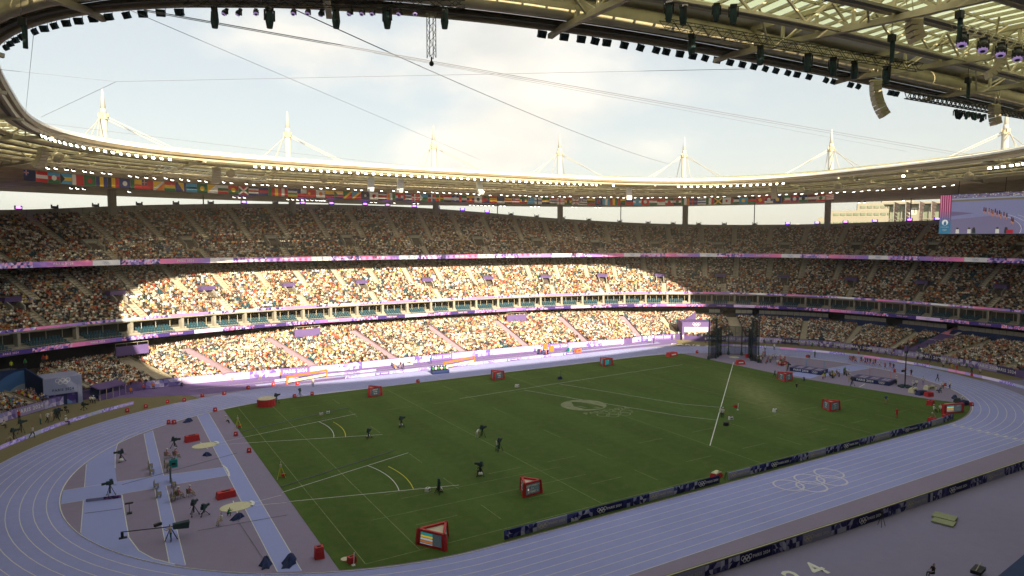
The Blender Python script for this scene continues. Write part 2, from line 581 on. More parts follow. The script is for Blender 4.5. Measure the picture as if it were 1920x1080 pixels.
def rings_on(r, w, m, loc, x_dir, up_dir, parent=None):
    key = (round(r, 3), round(w, 3), m.name)
    if key not in _rings:
        _rings[key] = rings_mesh(r, w, m)
    o = link('ring_emblem', _rings[key], parent)
    x = Vector(x_dir).normalized(); u = Vector(up_dir).normalized(); z = x.cross(u).normalized(); u = z.cross(x)
    o.matrix_local = Matrix.Translation(Vector(loc)) @ Matrix((x, u, z)).transposed().to_4x4()
    return o


# ------------------------------------------------------------------ ring curves of the bowl
SN = 2.6
_tt = np.linspace(0, 2 * np.pi, 20001)


def se(a, b, t, n=SN, x0=0.0, y0=0.0):
    c, s = np.cos(t), np.sin(t)
    return np.stack([x0 + a * np.sign(c) * np.abs(c) ** (2 / n), y0 + b * np.sign(s) * np.abs(s) ** (2 / n)], -1)


_P = se(125, 93, _tt)
_L = np.concatenate([[0], np.cumsum(np.hypot(*np.diff(_P, axis=0).T))])
PERIM = float(_L[-1])          # about 721 m, the arc length used as the common parameter


def t_of(tau):
    return np.interp(np.asarray(tau, float) % PERIM, _L, _tt)


def ring(ab, tau):
    P = se(ab[0], ab[1], t_of(tau))
    if abs(ab[0] - 99.7) < 0.8 and abs(ab[1] - 57.3) < 0.9:      # the front wall steps back beside the two tunnels
        d = se(120.0, 84.0, t_of(tau)) - P
        d = d / np.linalg.norm(d, axis=-1, keepdims=True)
        P = P + d * np.asarray(W_OFF(tau))[..., None]
    return P


RW = (99.5, 57.0); W_OFF = lambda tau: np.interp(np.asarray(tau, float) % PERIM, [0, 45, 72, 85, 93, 104, 115, 125, 200, 218, 240, 258, 275, 290, 310, 330, 721], [0, 0, .5, 2, 6, 5, 1, 0, 0, .5, 4.5, 9.5, 10, 7, 3, 0, 0])
RL = (120.0, 84.0); RC = (114.5, 81.0); RD = (117.5, 83.5)
RM0 = (118.0, 84.0); RM1 = (138.0, 104.5); RE = (125.0, 93.0); RU0 = (126.0, 94.0)
RF = (146.0, 115.0); RK = (146.6, 115.6); RG = (158.0, 128.0); RS = (108.0, 91.5)


def periodic(pts):
    xs = [p[0] for p in pts]; ys = [p[1] for p in pts]
    xs = [xs[-1] - PERIM] + xs + [xs[0] + PERIM]; ys = [ys[-1]] + ys + [ys[0]]

    def f(tau):
        return np.interp(np.asarray(tau, float) % PERIM, xs, ys)
    return f


def smooth(f, w=12.0):
    k = np.linspace(-w, w, 9)

    def h(tau):
        tau = np.asarray(tau, float)
        return sum(f(tau + q) for q in k) / len(k)
    return h


H2 = PERIM / 2
_zf = [(0, 35.9), (20, 35.5), (48, 34.8), (72, 34.8), (95, 35.4), (130, 37.4), (150, 39.0), (165, 39.8), (180, 40.2), (195, 40.1), (215, 39.6), (238, 38.3), (250, 37.0), (262, 36.0), (290, 35.2), (330, 35.0)]
ZF = smooth(periodic(_zf + [(361, 35.4), (400, 36), (440, 37), (500, 39), (640, 38), (700, 36)]), 8)
ZG = smooth(periodic([(0, 42.6), (40, 42.6), (70, 42.5), (95, 42.0), (120, 41.8), (150, 41.5), (170, 41.1), (200, 41.1), (260, 41.15), (290, 41.0), (361, 41.6), (540, 42.0), (690, 42.6)]), 12)


# ------------------------------------------------------------------ ground, track, markings
LX = 42.195
RIN, LANE = 36.5, 1.22


def oval(r, n=48):
    pts = []
    for i in range(n + 1):
        a = -math.pi / 2 + math.pi * i / n
        pts.append((LX + r * math.cos(a), r * math.sin(a)))
    for i in range(n + 1):
        a = math.pi / 2 + math.pi * i / n
        pts.append((-LX + r * math.cos(a), r * math.sin(a)))
    return pts


def ring_strip(b, p0, p1, z, m=0, closed=True):
    n = len(p0)
    for i in range(n if closed else n - 1):
        j = (i + 1) % n
        b.poly([(*p0[i], z), (*p0[j], z), (*p1[j], z), (*p1[i], z)][::-1], m)


def line_strip(b, pts, w, z, m=0):
    """painted line of width w along a polyline"""
    P = [Vector((x, y)) for x, y in pts]
    L_, R_ = [], []
    for i, p in enumerate(P):
        d = (P[min(i + 1, len(P) - 1)] - P[max(i - 1, 0)]).normalized()
        nrm = Vector((-d.y, d.x)) * (w / 2)
        L_.append(p + nrm); R_.append(p - nrm)
    for i in range(len(P) - 1):
        b.poly([(*R_[i], z), (*R_[i + 1], z), (*L_[i + 1], z), (*L_[i], z)], m)


b = MB()
b.poly([(3000 * math.cos(2 * math.pi * i / 40), 3000 * math.sin(2 * math.pi * i / 40), -0.06) for i in range(40)])
tag(b.build('ground', M['earth']), kind='structure')
b = MB()
tau_all = np.linspace(0, PERIM, 161)[:-1]
rc = ring((121, 85), tau_all)
b.poly([(x, y, 0.0) for x, y in rc])
tag(b.build('stadium_floor', M['purplenear']), kind='structure')

b = MB()
ring_strip(b, oval(RIN), oval(RIN + 9 * LANE + 0.05), 0.02)
tag(b.build('running_track', M['track']), kind='structure')
b = MB()
ring_strip(b, oval(RIN - .02, 64), oval(RIN + .03, 64), 0.085)
for r_, sg in ((RIN - .02, 1), (RIN + .03, -1)):
    o = oval(r_, 64)
    for i in range(len(o)):
        j = (i + 1) % len(o)
        b.poly([(*o[i], .015), (*o[j], .015), (*o[j], .085), (*o[i], .085)][::sg])
tag(b.build('track_kerb', M['line']), kind='structure')
# infield, purple ends
b = MB()
b.poly([(x, y, 0.01) for x, y in oval(RIN)])
tag(b.build('infield_surface', M['purple']), kind='structure')
# strip between near straight and outer boards
b = MB()
b.poly([(-70, -50.2, 0.01), (75, -52.9, 0.01), (75, -46.5, 0.01), (-70, -46.5, 0.01)])
tag(b.build('side_pavement', M['purple']), kind='structure')

# turf
def arc(cx, r, a0, a1, n=10):
    return [(cx + r * math.cos(R(a0 + (a1 - a0) * i / n)), r * math.sin(R(a0 + (a1 - a0) * i / n))) for i in range(n + 1)]


RG_ = 36.15
grass = [(-56.5, 33.2), (-56.2, 0), (-56.1, -33.3)] + arc(-LX, RG_, 247.6, 270, 5) + arc(LX, RG_, -90, -60.5, 6) + [(57.7, -25.5), (53.2, 1.0), (54.2, 33.9)] + arc(LX, RG_, 70.6, 90, 5) + arc(-LX, RG_, 90, 113.2, 5)
# the turf carries its own short relief: a fine grid, slightly uneven, so that it is not a flat sheet
b = MB()
b.poly([(x, y, 0.035) for x, y in grass])
tag(b.build('turf_field', M['grass']), kind='structure')

# aprons on the bends
def apron(sgn, t0, t1, name):
    b = MB()
    ts = np.linspace(t0, t1, 40)
    o = ring((100.2, 57.8), ts)
    inner = []
    for x, y in o:
        d = Vector((x - sgn * LX, y)).normalized()
        q = Vector((sgn * LX, 0)) + d * (RIN + 9 * LANE + 0.2)
        inner.append((q.x, q.y))
    for i in range(len(ts) - 1):
        b.poly([(*o[i], 0.008), (*o[i + 1], 0.008), (*inner[i + 1], 0.008), (*inner[i], 0.008)])
    return tag(b.build(name, M['apron']), kind='structure')


apron(1, -45, 98, 'bend_floor')
apron(-1, 257, 412, 'bend_floor')
b = MB()
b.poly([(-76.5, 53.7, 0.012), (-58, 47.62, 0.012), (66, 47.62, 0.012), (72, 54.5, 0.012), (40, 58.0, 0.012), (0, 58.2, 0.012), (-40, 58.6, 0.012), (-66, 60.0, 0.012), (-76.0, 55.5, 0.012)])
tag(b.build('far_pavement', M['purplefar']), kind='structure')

# lavender runways (steeple lane, jump runways)
b = MB()
Z1 = 0.016
b.poly([(-60.95, -30.9, Z1), (-59.05, -31.8, Z1), (-59.05, 32.2, Z1), (-60.95, 31.2, Z1)])
b.poly([(-69.15, -24.0, Z1), (-67.9, -25.3, Z1), (-67.9, 25.3, Z1), (-69.15, 24.0, Z1)])
b.poly([(-78.5, -2.35, Z1 + .003), (-69.15, -2.35, Z1 + .003), (-69.15, 2.4, Z1 + .003), (-78.5, 2.4, Z1 + .003)])
b.poly([(-67.9, -2.1, Z1 + .003), (-60.95, -2.1, Z1 + .003), (-60.95, 1.6, Z1 + .003), (-67.9, 2.1, Z1 + .003)])
up_r = [(-72.99, 2.63), (-73.10, 8.30), (-73.01, 15.89), (-72.62, 20.52), (-71.32, 23.74), (-69.70, 25.37)]
lo_r = [(-72.51, 0.88), (-72.53, -2.68), (-72.37, -9.81), (-72.18, -15.97), (-71.44, -19.77), (-70.32, -22.34), (-68.70, -24.52)]


def lobe(b, side, y0, y1):
    """lavender lobe between the straight white line and the curved one"""
    cv = sorted([(y, x) for x, y in (up_r if y1 > 0 else lo_r)])
    ys = np.linspace(y0, y1, 34)
    row = []
    for y in ys:
        xl = max(-76.35, -LX - math.sqrt(max(0, (RIN - .08) ** 2 - y * y)))
        xr = float(np.interp(y, [c[0] for c in cv], [c[1] for c in cv]))
        row.append((xl, max(xr, xl + .001), y))
    for (a0, b0, y_), (a1, b1, y2) in zip(row[:-1], row[1:]):
        b.poly([(a0, y_, Z1 - .002), (b0, y_, Z1 - .002), (b1, y2, Z1 - .002), (a1, y2, Z1 - .002)])


lobe(b, 1, 2.4, 24.6)
lobe(b, -1, -26.5, -2.35)
# right hand end
b.poly([(60.0, -2.4, Z1), (78.5, -2.4, Z1), (78.5, 2.4, Z1), (60.0, 2.4, Z1)])
b.poly([(54.5, -18.0, Z1), (57.0, -24.5, Z1), (56.0, -25.0, Z1), (53.6, -16.0, Z1)])
b.poly([(*(54.68, 2.58), Z1), (*(55.33, -2.48), Z1), (*(60.35, -1.57), Z1), (*(60.57, 3.91), Z1)])
# far straight long-jump runway
b.poly([(-48, 50.1, Z1), (62, 50.1, Z1), (62, 51.35, Z1), (-48, 51.35, Z1)])
tag(b.build('runway', M['runway']), kind='structure')

b = MB()
ZL = 0.028
for k in range(10):
    r = RIN + k * LANE
    o = oval(r, 56)
    ring_strip(b, oval(r - 0.035 - (0.03 if k == 0 else 0), 56), oval(r + 0.035, 56), ZL + (0.012 if k == 0 else 0))
# finish line and the marks beside it
for dx, w in ((0.0, 0.09),):
    line_strip(b, [(LX + dx, -RIN), (LX + dx, -RIN - 9 * LANE)], w, ZL + .004)
for k in range(9):
    y0 = -RIN - (k + .5) * LANE
    for q in range(3):
        b.poly([(LX + 0.25 + q * .32, y0 - .22, ZL + .004), (LX + .47 + q * .32, y0 - .22, ZL + .004), (LX + .47 + q * .32, y0 + .22, ZL + .004), (LX + .25 + q * .32, y0 + .22, ZL + .004)])
# staggered start marks and exchange zones
for k in range(1, 9):
    r0 = RIN + k * LANE
    for a in (112 + 4.2 * k, 124 + 4.0 * k, 247 - 2.2 * k):
        c_, s_ = math.cos(R(a)), math.sin(R(a))
        line_strip(b, [(-LX + r0 * c_, r0 * s_), (-LX + (r0 + LANE) * c_, (r0 + LANE) * s_)], 0.06, ZL + .004)
    for a in (62 - 3.0 * k, 40 - 3.4 * k, -28 - 2.4 * k):
        c_, s_ = math.cos(R(a)), math.sin(R(a))
        line_strip(b, [(LX + r0 * c_, r0 * s_), (LX + (r0 + LANE) * c_, (r0 + LANE) * s_)], 0.06, ZL + .004)
line_strip(b, [(-13, RIN), (-13, RIN + 9 * LANE)], 0.06, ZL + .004)
# infield white lines of the left end
for pts in ([(-60.95, -30.8), (-60.95, 31.1)], [(-59.05, -31.7), (-59.05, 32.0)], [(-69.15, -23.8), (-69.15, -2.35)], [(-69.15, 2.4), (-69.15, 23.8)],
            [(-67.9, -25.1), (-67.9, -2.1)], [(-67.9, 2.1), (-67.9, 25.1)], [(-76.35, 2.5), (-76.35, 12.0)], [(-76.35, -2.5), (-76.35, -12.2)],
            [(-78.6, 2.4), (-69.2, 2.4)], [(-78.6, -2.35), (-69.2, -2.35)], [(-67.9, 2.1), (-61.4, 1.5)], [(-67.9, -2.1), (-61.3, -2.1)]):
    line_strip(b, pts, 0.07, ZL)
line_strip(b, lo_r[1:], 0.09, ZL)
line_strip(b, up_r[1:], 0.09, ZL)
line_strip(b, [(-61.00, 2.64), (-60.71, 1.01), (-60.69, -1.09), (-60.85, -2.57)], 0.22, ZL)
line_strip(b, [(60.0, -2.4), (78.5, -2.4)], 0.07, ZL); line_strip(b, [(60.0, 2.4), (78.5, 2.4)], 0.07, ZL)
line_strip(b, [(56.33, -12.86), (60.14, -11.66)], 0.15, ZL)
for y in (50.1, 51.35):
    line_strip(b, [(-48, y), (62, y)], 0.10, ZL)
line_strip(b, [(-60, 53.4), (64, 53.0)], 0.10, ZL)
# shot-put sectors on the rubber
SHOT = [((-61.9, 12.7)), ((-61.7, -13.3))]
for c in SHOT:
    s = 1 if c[1] > 0 else -1
    for tx, ty in (((-56.6), (14.0 if s > 0 else -12.3)), ((-56.6), (11.0 if s > 0 else -14.9))):
        line_strip(b, [c, (tx, ty)], 0.06, ZL)
line_strip(b, [(-76.0, 8.0), (-76.0, 8.05)], 0.02, ZL)
tag(b.build('track_lines', M['line']), kind='structure')

# outer text on the bend and on the near apron
for s, size, loc, xd, ud, sp, al in (("PARIS 2024", 3.0, (*(68.18, 41.24), 0.03), (0.62, -0.78, 0), (0.78, 0.62, 0), 1.12, 'CENTER'), ("PARIS 2024", 3.1, (-18.1, -55.45, 0.03), (1, -0.03, 0), (0.03, 1, 0), 1.85, 'RIGHT')):
    o = link('floor_lettering', text_mesh(s, size, M['line'], al, 0.06, sp))
    x = Vector(xd).normalized(); u = Vector(ud).normalized(); z = x.cross(u)
    if z.z < 0:
        u = -u; z = -z
    o.matrix_world = Matrix.Translation(loc) @ Matrix((x, u, z)).transposed().to_4x4()
    tag(o, kind='structure')
o = link('track_ring_emblem', rings_mesh(1.74, 0.24, mat('ring_paint', (0.66, 0.62, 0.72), 0.85, .1, 2)), None)
o.matrix_world = Matrix.Translation((1.0, -41.45, 0.034))
tag(o, kind='structure')

# turf markings
b = MB(); ZT = 0.045
W = 0.09
for x in (-53.7, -48.3, -26.1, 0.8, 27.0, 48.0):
    line_strip(b, [(x - .4 if x < -20 else x, 33.2), (x, -33.4)], W, ZT)
line_strip(b, [(-53.7, -33.5), (48.6, -33.7)], W, ZT)
line_strip(b, [(-54, 33.4), (49, 33.6)], W, ZT)
for x in (-38, -15.5, 12.5, 38.5):
    for y in (-29, -19, -8, 8, 19, 29):
        line_strip(b, [(x, y - 2.2), (x, y + 2.2)], W, ZT)
for x in (-44, -30, -21, -5, 6, 21, 32, 44):
    for y in (-28, -18.5, 18.5, 28):
        line_strip(b, [(x - 2.4, y), (x + 2.4, y)], W, ZT)
line_strip(b, [(-50, -24.5), (-22, -25.0)], W, ZT); line_strip(b, [(-45, -20.5), (-23, -21)], W * .8, ZT)
tag(b.build('pitch_lines', M['gline']), kind='structure')
b = MB()
ZT2 = 0.052
for c in SHOT:
    s = 1 if c[1] > 0 else -1
    c = Vector(c)
    a0, a1 = (R(13.8), R(-18.4)) if s > 0 else (R(18.4), R(-15.6))
    for a, L_ in ((a0, 25.0), (a1, 25.2)):
        d = Vector((math.cos(a), math.sin(a)))
        line_strip(b, [c + d * 5.6, c + d * L_], 0.09, ZT2)
    line_strip(b, [c + Vector((math.cos(a0 + (a1 - a0) * i / 14), math.sin(a0 + (a1 - a0) * i / 14))) * 18.0 for i in range(15)], 0.09, ZT2)
line_strip(b, [(-17.5, 19.4), (6.7, 21.0), (43.1, 22.9)], 0.08, ZT2)
line_strip(b, [(-3.5, 19.2), (9.1, -10.9), (12.3, -15.6)], 0.08, ZT2)
line_strip(b, [(5.8, 20.3), (15.2, -4.8), (19.2, -9.9)], 0.08, ZT2)
line_strip(b, [(0.7, -24.7), (56.0, 18.8)], 0.13, ZT2 + .004)
tag(b.build('sector_lines', M['line']), kind='structure')
b = MB()
for c in SHOT:
    s = 1 if c[1] > 0 else -1
    c = Vector(c)
    a0, a1 = (R(8.5), R(-18.2)) if s > 0 else (R(11.5), R(-15.4))
    line_strip(b, [c + Vector((math.cos(a0 + (a1 - a0) * i / 14), math.sin(a0 + (a1 - a0) * i / 14))) * 19.7 for i in range(15)], 0.10, ZT2)
tag(b.build('yellow_arcs', M['yline']), kind='structure')

# emblem mown and painted into the turf: a disc with a flame-shaped gap, lettering, five rings
b = MB()
EC = Vector((-0.6, 3.7)); ex = Vector((3.4, -2.3)); ey = Vector((2.35, 3.15))


def EP(x, y):
    q = EC + ex * x + ey * y
    return (q.x, q.y, ZT2 + .006)


HOLE = [(-.53, .62), (-.1, .51), (.23, .33), (.56, .06), (.85, -.25), (.82, -.46), (.56, -.67), (.23, -.76), (0, -.71), (-.23, -.46), (-.43, -.25), (-.47, .1), (-.53, .42)]
hc = (.1, -.15)


def hole_r(a):
    """distance from the hole's middle to its edge in direction a"""
    dx, dy = math.cos(a), math.sin(a)
    best = .1
    for (x0, y0), (x1, y1) in zip(HOLE, HOLE[1:] + HOLE[:1]):
        ax_, ay_ = x0 - hc[0], y0 - hc[1]; bx_, by_ = x1 - x0, y1 - y0
        den = dx * by_ - dy * bx_
        if abs(den) < 1e-9:
            continue
        t1 = (ax_ * by_ - ay_ * bx_) / den; t2 = (ax_ * dy - ay_ * dx) / den
        if t1 > 0 and 0 <= t2 <= 1:
            best = max(best, t1)
    return best


def disc_r(a):
    dx, dy = math.cos(a), math.sin(a); bq = hc[0] * dx + hc[1] * dy
    return -bq + math.sqrt(bq * bq - (hc[0] ** 2 + hc[1] ** 2 - 1))


for i in range(72):
    a0, a1 = 2 * math.pi * i / 72, 2 * math.pi * (i + 1) / 72
    P = [EP(hc[0] + f(a) * math.cos(a), hc[1] + f(a) * math.sin(a)) for f, a in ((hole_r, a0), (disc_r, a0), (disc_r, a1), (hole_r, a1))]
    b.poly(P)
b.poly([EP(.38, -.5), EP(.62, -.55), EP(.72, -.42), EP(.5, -.42)])
b.poly([EP(-.36, -.2), EP(-.05, -.42), EP(.2, -.5), EP(-.15, -.25)])
tag(b.build('turf_emblem', M['gline2']), kind='structure')
o = link('turf_lettering', text_mesh('PARIS 2024', 1.75, M['gline2'], 'CENTER', 0.03))
x = Vector((0.62, 0.78, 0)).normalized(); z = Vector((0, 0, 1)); u = z.cross(x)
x = Vector((*(Vector((6.94, -2.00)) - Vector((-5.46, -1.24))), 0)).normalized(); u = z.cross(x)
c = (Vector((6.94, -2.00)) + Vector((-6.20, -1.19))) / 2
o.matrix_world = Matrix.Translation((c.x, c.y, ZT2 + .006)) @ Matrix((x, u, z)).transposed().to_4x4()
tag(o, kind='structure')
o = link('turf_rings', rings_mesh(1.05, 0.18, M['gline2']), None)
c = Vector((0.55, -4.09))
o.matrix_world = Matrix.Translation((c.x, c.y, ZT2 + .006)) @ Matrix((x, u, z)).transposed().to_4x4()
tag(o, kind='structure')

# ------------------------------------------------------------------ printed boards
PAL_NAVY = [srgb(26, 28, 84), srgb(45, 47, 105), srgb(150, 150, 185), srgb(185, 185, 205), srgb(80, 83, 140), srgb(30, 32, 88)]
PAL_PINK = [srgb(120, 90, 170), srgb(225, 150, 190), srgb(90, 70, 140), srgb(200, 185, 225), srgb(150, 120, 195), srgb(60, 50, 110)]
PAL_LAV = [srgb(140, 125, 190), srgb(190, 180, 220), srgb(110, 90, 165), srgb(160, 150, 210)]
PAL_DARK = [srgb(52, 38, 92), srgb(170, 100, 150), srgb(80, 65, 130), srgb(40, 32, 74), srgb(120, 85, 140)]


def tile_pattern(b, P, w, h, pal, cell, m=0, lift=0.012, rg=rnd):
    """decorative squares and quarter discs over a w x h panel; P(u, v, d) maps to space"""
    nx = max(1, round(w / cell)); ny = max(1, round(h / cell))
    cw, ch = w / nx, h / ny
    for i in range(nx):
        for j in range(ny):
            u0, v0 = i * cw, j * ch
            c0, c1 = rg.sample(pal, 2)
            b.poly([P(u0, v0, lift), P(u0 + cw, v0, lift), P(u0 + cw, v0 + ch, lift), P(u0, v0 + ch, lift)], m, c0)
            q = rg.random()
            if q < 0.62:
                k = rg.randrange(4)
                cx, cy = u0 + (k % 2) * cw, v0 + (k // 2) * ch
                sx, sy = (1 if k % 2 == 0 else -1), (1 if k // 2 == 0 else -1)
                pts = [P(cx, cy, lift * 1.6)] + [P(cx + sx * cw * math.cos(a), cy + sy * ch * math.sin(a), lift * 1.6) for a in (0, .39, .79, 1.18, math.pi / 2)]
                if sx * sy < 0:
                    pts = pts[::-1]
                b.poly(pts, m, c1)
            elif q < 0.8:
                b.poly([P(u0, v0, lift * 1.6), P(u0 + cw, v0, lift * 1.6), P(u0 + cw, v0 + ch, lift * 1.6)], m, c1)


def flat_board_row(name, label, path, h, thick, seq, plen, group=None, led=True, txt=True, flip=False, foot=0.05):
    """a row of standing boards along a ground polyline; every panel is a part"""
    P = [Vector(q) for q in path]
    seg = [(P[i + 1] - P[i]).length for i in range(len(P) - 1)]
    tot = sum(seg)
    n = max(1, round(tot / plen)); pl = tot / n
    root = empty(name, (P[0].x, P[0].y, 0), 0, label, 'board', group)

    def at(s):
        i = 0
        while i < len(seg) - 1 and s > seg[i]:
            s -= seg[i]; i += 1
        return P[i] + (P[i + 1] - P[i]) * (s / seg[i])
    for k in range(n):
        a, c = at(k * pl), at((k + 1) * pl - 0.02)
        a = a - P[0]; c = c - P[0]
        d = (c - a); L_ = d.length; d.normalize()
        nrm = Vector((d.y, -d.x)) * (-1 if flip else 1)
        kind = seq[k % len(seq)]
        b = MB()
        back = [(a - nrm * thick), (c - nrm * thick)]
        q = [a, c, back[1], back[0]] if not flip else [back[0], back[1], c, a]
        base = {'navy': srgb(26, 28, 84), 'grey': srgb(150, 152, 182), 'pat': srgb(60, 62, 120), 'lav': srgb(160, 140, 200), 'white': srgb(196, 184, 212),
                'pink': srgb(205, 140, 185), 'purple': srgb(105, 80, 150), 'patlav': srgb(140, 125, 190), 'patdark': srgb(60, 50, 100)}[kind]
        b.hexa([(*v, foot) for v in q], [(*v, h) for v in q], 0, base)

        def PP(u, v, dd, a=a, d=d, nrm=nrm):
            w_ = a + d * (u if not flip else u) + nrm * dd
            return (w_.x, w_.y, foot + v)
        if kind.startswith('pat'):
            pal = {'pat': PAL_NAVY, 'patlav': PAL_LAV, 'patdark': PAL_DARK}[kind]
            tile_pattern(b, PP, L_, h - foot, pal, (h - foot) / 2)
        pan = b.build('panel', M['led'] if led else M['paint'], root)
        if txt and kind in ('navy', 'grey', 'lav', 'purple', 'white', 'pink'):
            mw = M['white'] if kind in ('navy', 'lav', 'purple', 'pink') else M['lav']
            if kind == 'grey':
                mw = M['beige']
            up_ = Vector((0, 0, 1)); xd = Vector((d.x, d.y, 0)); off = Vector((nrm.x, nrm.y, 0)) * 0.03
            if flip:
                xd = -xd
            p0 = Vector((a.x, a.y, 0)); dv = Vector((d.x, d.y, 0))
            zc = (h + foot) / 2
            f1, f2 = (0.2, 0.66) if not flip else (0.8, 0.34)
            rings_on(h * 0.2, h * 0.07, mw, p0 + dv * (L_ * f1) + off + up_ * zc, xd, up_, pan)
            text_on('PARIS 2024', min(h * 0.55, L_ * 0.10), mw, p0 + dv * (L_ * f2) + off + up_ * zc, xd, up_, pan, bold=0.01)
    return root


flat_board_row('advertising_board', 'low printed board row on the turf edge, left of the gap', [(-40.2, -35.75), (-9.6, -35.75)], 0.95, 0.12, ['pat', 'grey', 'pat', 'navy'], 3.9, 'boards along the straight', led=False)
flat_board_row('advertising_board', 'low printed board row on the turf edge, right of the gap', [(-7.9, -35.72), (41.5, -35.72), (46.6, -35.2)], 0.95, 0.12, ['grey', 'pat', 'navy', 'pat'], 3.9, 'boards along the straight', led=False)
flat_board_row('advertising_board', 'long printed board wall between the purple apron and the near straight', [(-46, -50.6), (-7.4, -52.0), (29.5, -52.7), (62, -53.4)], 1.05, 0.12, ['pat', 'navy', 'pat', 'grey'], 4.3, 'boards along the straight', led=False)
b = MB()
pth = [(-46, -50.42), (-7.4, -51.82), (29.5, -52.52), (62, -53.22)]
for i in range(3):
    b.beam((*pth[i], 1.12), (*pth[i + 1], 1.12), 0.30, 0.10)
tag(b.build('board_rail', M['catwalk']), 'dark capping rail on the back of the long near board wall', 'rail')
b = MB()
for i in range(3):
    b.beam((pth[i][0], pth[i][1] - .12, 1.19), (pth[i + 1][0], pth[i + 1][1] - .12, 1.19), 0.08, 0.05)
tag(b.build('yellow_rail', M['cream']), 'thin pale strip along the top of the long near board wall', 'rail')


def circ(cx, r, a0, a1, n):
    return [(cx + r * math.cos(R(a0 + (a1 - a0) * i / n)), r * math.sin(R(a0 + (a1 - a0) * i / n))) for i in range(n + 1)]


flat_board_row('advertising_board', 'curved low board row outside the left bend below the blue tunnel', [(-93.5, 10.0), (-90.0, 18.5), (-86.6, 26.0), (-80.2, 35.8), (-74.5, 41.7), (-69.8, 45.4)], 0.6, 0.15, ['patlav', 'lav', 'patlav', 'grey'], 3.2, 'boards along the bends', flip=False)
flat_board_row('advertising_board', 'curved low board row outside the right bend behind the runners', [(72.2, 38.5), (78.2, 31.8), (83.0, 25.0), (87.0, 16.5), (89.7, 7.5), (90.6, -2.5), (89.9, -10.0), (88.2, -18.0), (85.5, -26), (80, -36)], 0.6, 0.15, ['lav', 'white', 'patlav', 'grey', 'pink'], 4.0, 'boards along the bends', txt=False)
flat_board_row('advertising_board', 'straight low board row along the far side of the sunlit back straight', [(-30.5, 47.9), (29.5, 47.9)], 0.55, 0.12, ['patlav', 'white', 'purple', 'patlav', 'white'], 3.4, 'boards on the back straight', led=False)
flat_board_row('advertising_board', 'short low board row behind the runway of the sunlit back straight', [(-44, 52.2), (-22, 52.4)], 0.5, 0.12, ['white', 'patlav', 'white'], 4.0, 'boards on the back straight', led=False, txt=False)


# ------------------------------------------------------------------ the bowl
STAND = empty('grandstand', (0, 0, 0), 0, 'three-tier oval grandstand packed with spectators round the far side of the track', 'grandstand')
BAY = PERIM / 36.0
VOM0 = 12.1                     # first gangway mouth, then every bay
T_VIS0, T_VIS1 = -62.0, 330.0    # stretch of the oval that has people


def lerp(a, b, s):
    return a + (b - a) * s


def tau_grid(t0, t1, step=2.0):
    return np.linspace(t0, t1, int((t1 - t0) / step) + 1)


def terrace(name, ra, rb, za, zb, rows, t0, t1, m, step=3.0, riser_m=1):
    """stepped rake between two ring curves: each row a tread and a riser"""
    ts = tau_grid(t0, t1, step)
    A, B = ring(ra, ts), ring(rb, ts)
    Za = za(ts) if callable(za) else np.full(len(ts), za)
    Zb = zb(ts) if callable(zb) else np.full(len(ts), zb)
    n = len(ts)
    V = []
    for i in range(rows):
        z = lerp(Za, Zb, i / rows)
        z1 = lerp(Za, Zb, (i + 1) / rows)
        for s, zz in ((i / rows, z), ((i + 1) / rows, z), ((i + 1) / rows, z1)):
            P = A + (B - A) * s
            V.append(np.column_stack([P, zz]))
    V = np.concatenate(V)
    F = []
    for k in range(3 * rows - 1):
        if k % 3 == 2:
            continue
        for j in range(n - 1):
            a = k * n + j
            F.append((a, a + 1, a + n + 1, a + n))
    me = bpy.data.meshes.new(name)
    me.from_pydata(V.tolist(), [], F)
    me.materials.append(m)
    return link(name, me, STAND)


def wall_ring(name, ab, z0, z1, t0, t1, m, step=3.0, thick=0.25, parent=STAND, stuff=False):
    """upright wall along a ring with a coping"""
    ts = tau_grid(t0, t1, step)
    A = ring(ab, ts); B = ring((ab[0] + thick, ab[1] + thick), ts)
    Z0 = z0(ts) if callable(z0) else np.full(len(ts), z0)
    Z1 = z1(ts) if callable(z1) else np.full(len(ts), z1)
    b = MB()
    for i in range(len(ts) - 1):
        b.poly([(*A[i], Z0[i]), (*A[i], Z1[i]), (*A[i + 1], Z1[i + 1]), (*A[i + 1], Z0[i + 1])])
        b.poly([(*A[i], Z1[i]), (*B[i], Z1[i]), (*B[i + 1], Z1[i + 1]), (*A[i + 1], Z1[i + 1])])
        b.poly([(*B[i], Z1[i]), (*B[i], Z0[i]), (*B[i + 1], Z0[i + 1]), (*B[i + 1], Z1[i + 1])])
    return b.build(name, m, parent)


def ring_plate(name, ra, rb, z0, z1, t0, t1, m, step=3.0, parent=STAND):
    ts = tau_grid(t0, t1, step)
    A, B = ring(ra, ts), ring(rb, ts)
    Z0 = z0(ts) if callable(z0) else np.full(len(ts), z0)
    Z1 = z1(ts) if callable(z1) else np.full(len(ts), z1)
    b = MB()
    for i in range(len(ts) - 1):
        b.poly([(*A[i], Z0[i]), (*B[i], Z1[i]), (*B[i + 1], Z1[i + 1]), (*A[i + 1], Z0[i + 1])])
    return b.build(name, m, parent)


def ZL1(ts):
    A, B = ring(RW, ts), ring(RL, ts)
    return 1.45 + 0.18 * np.hypot(*(B - A).T)


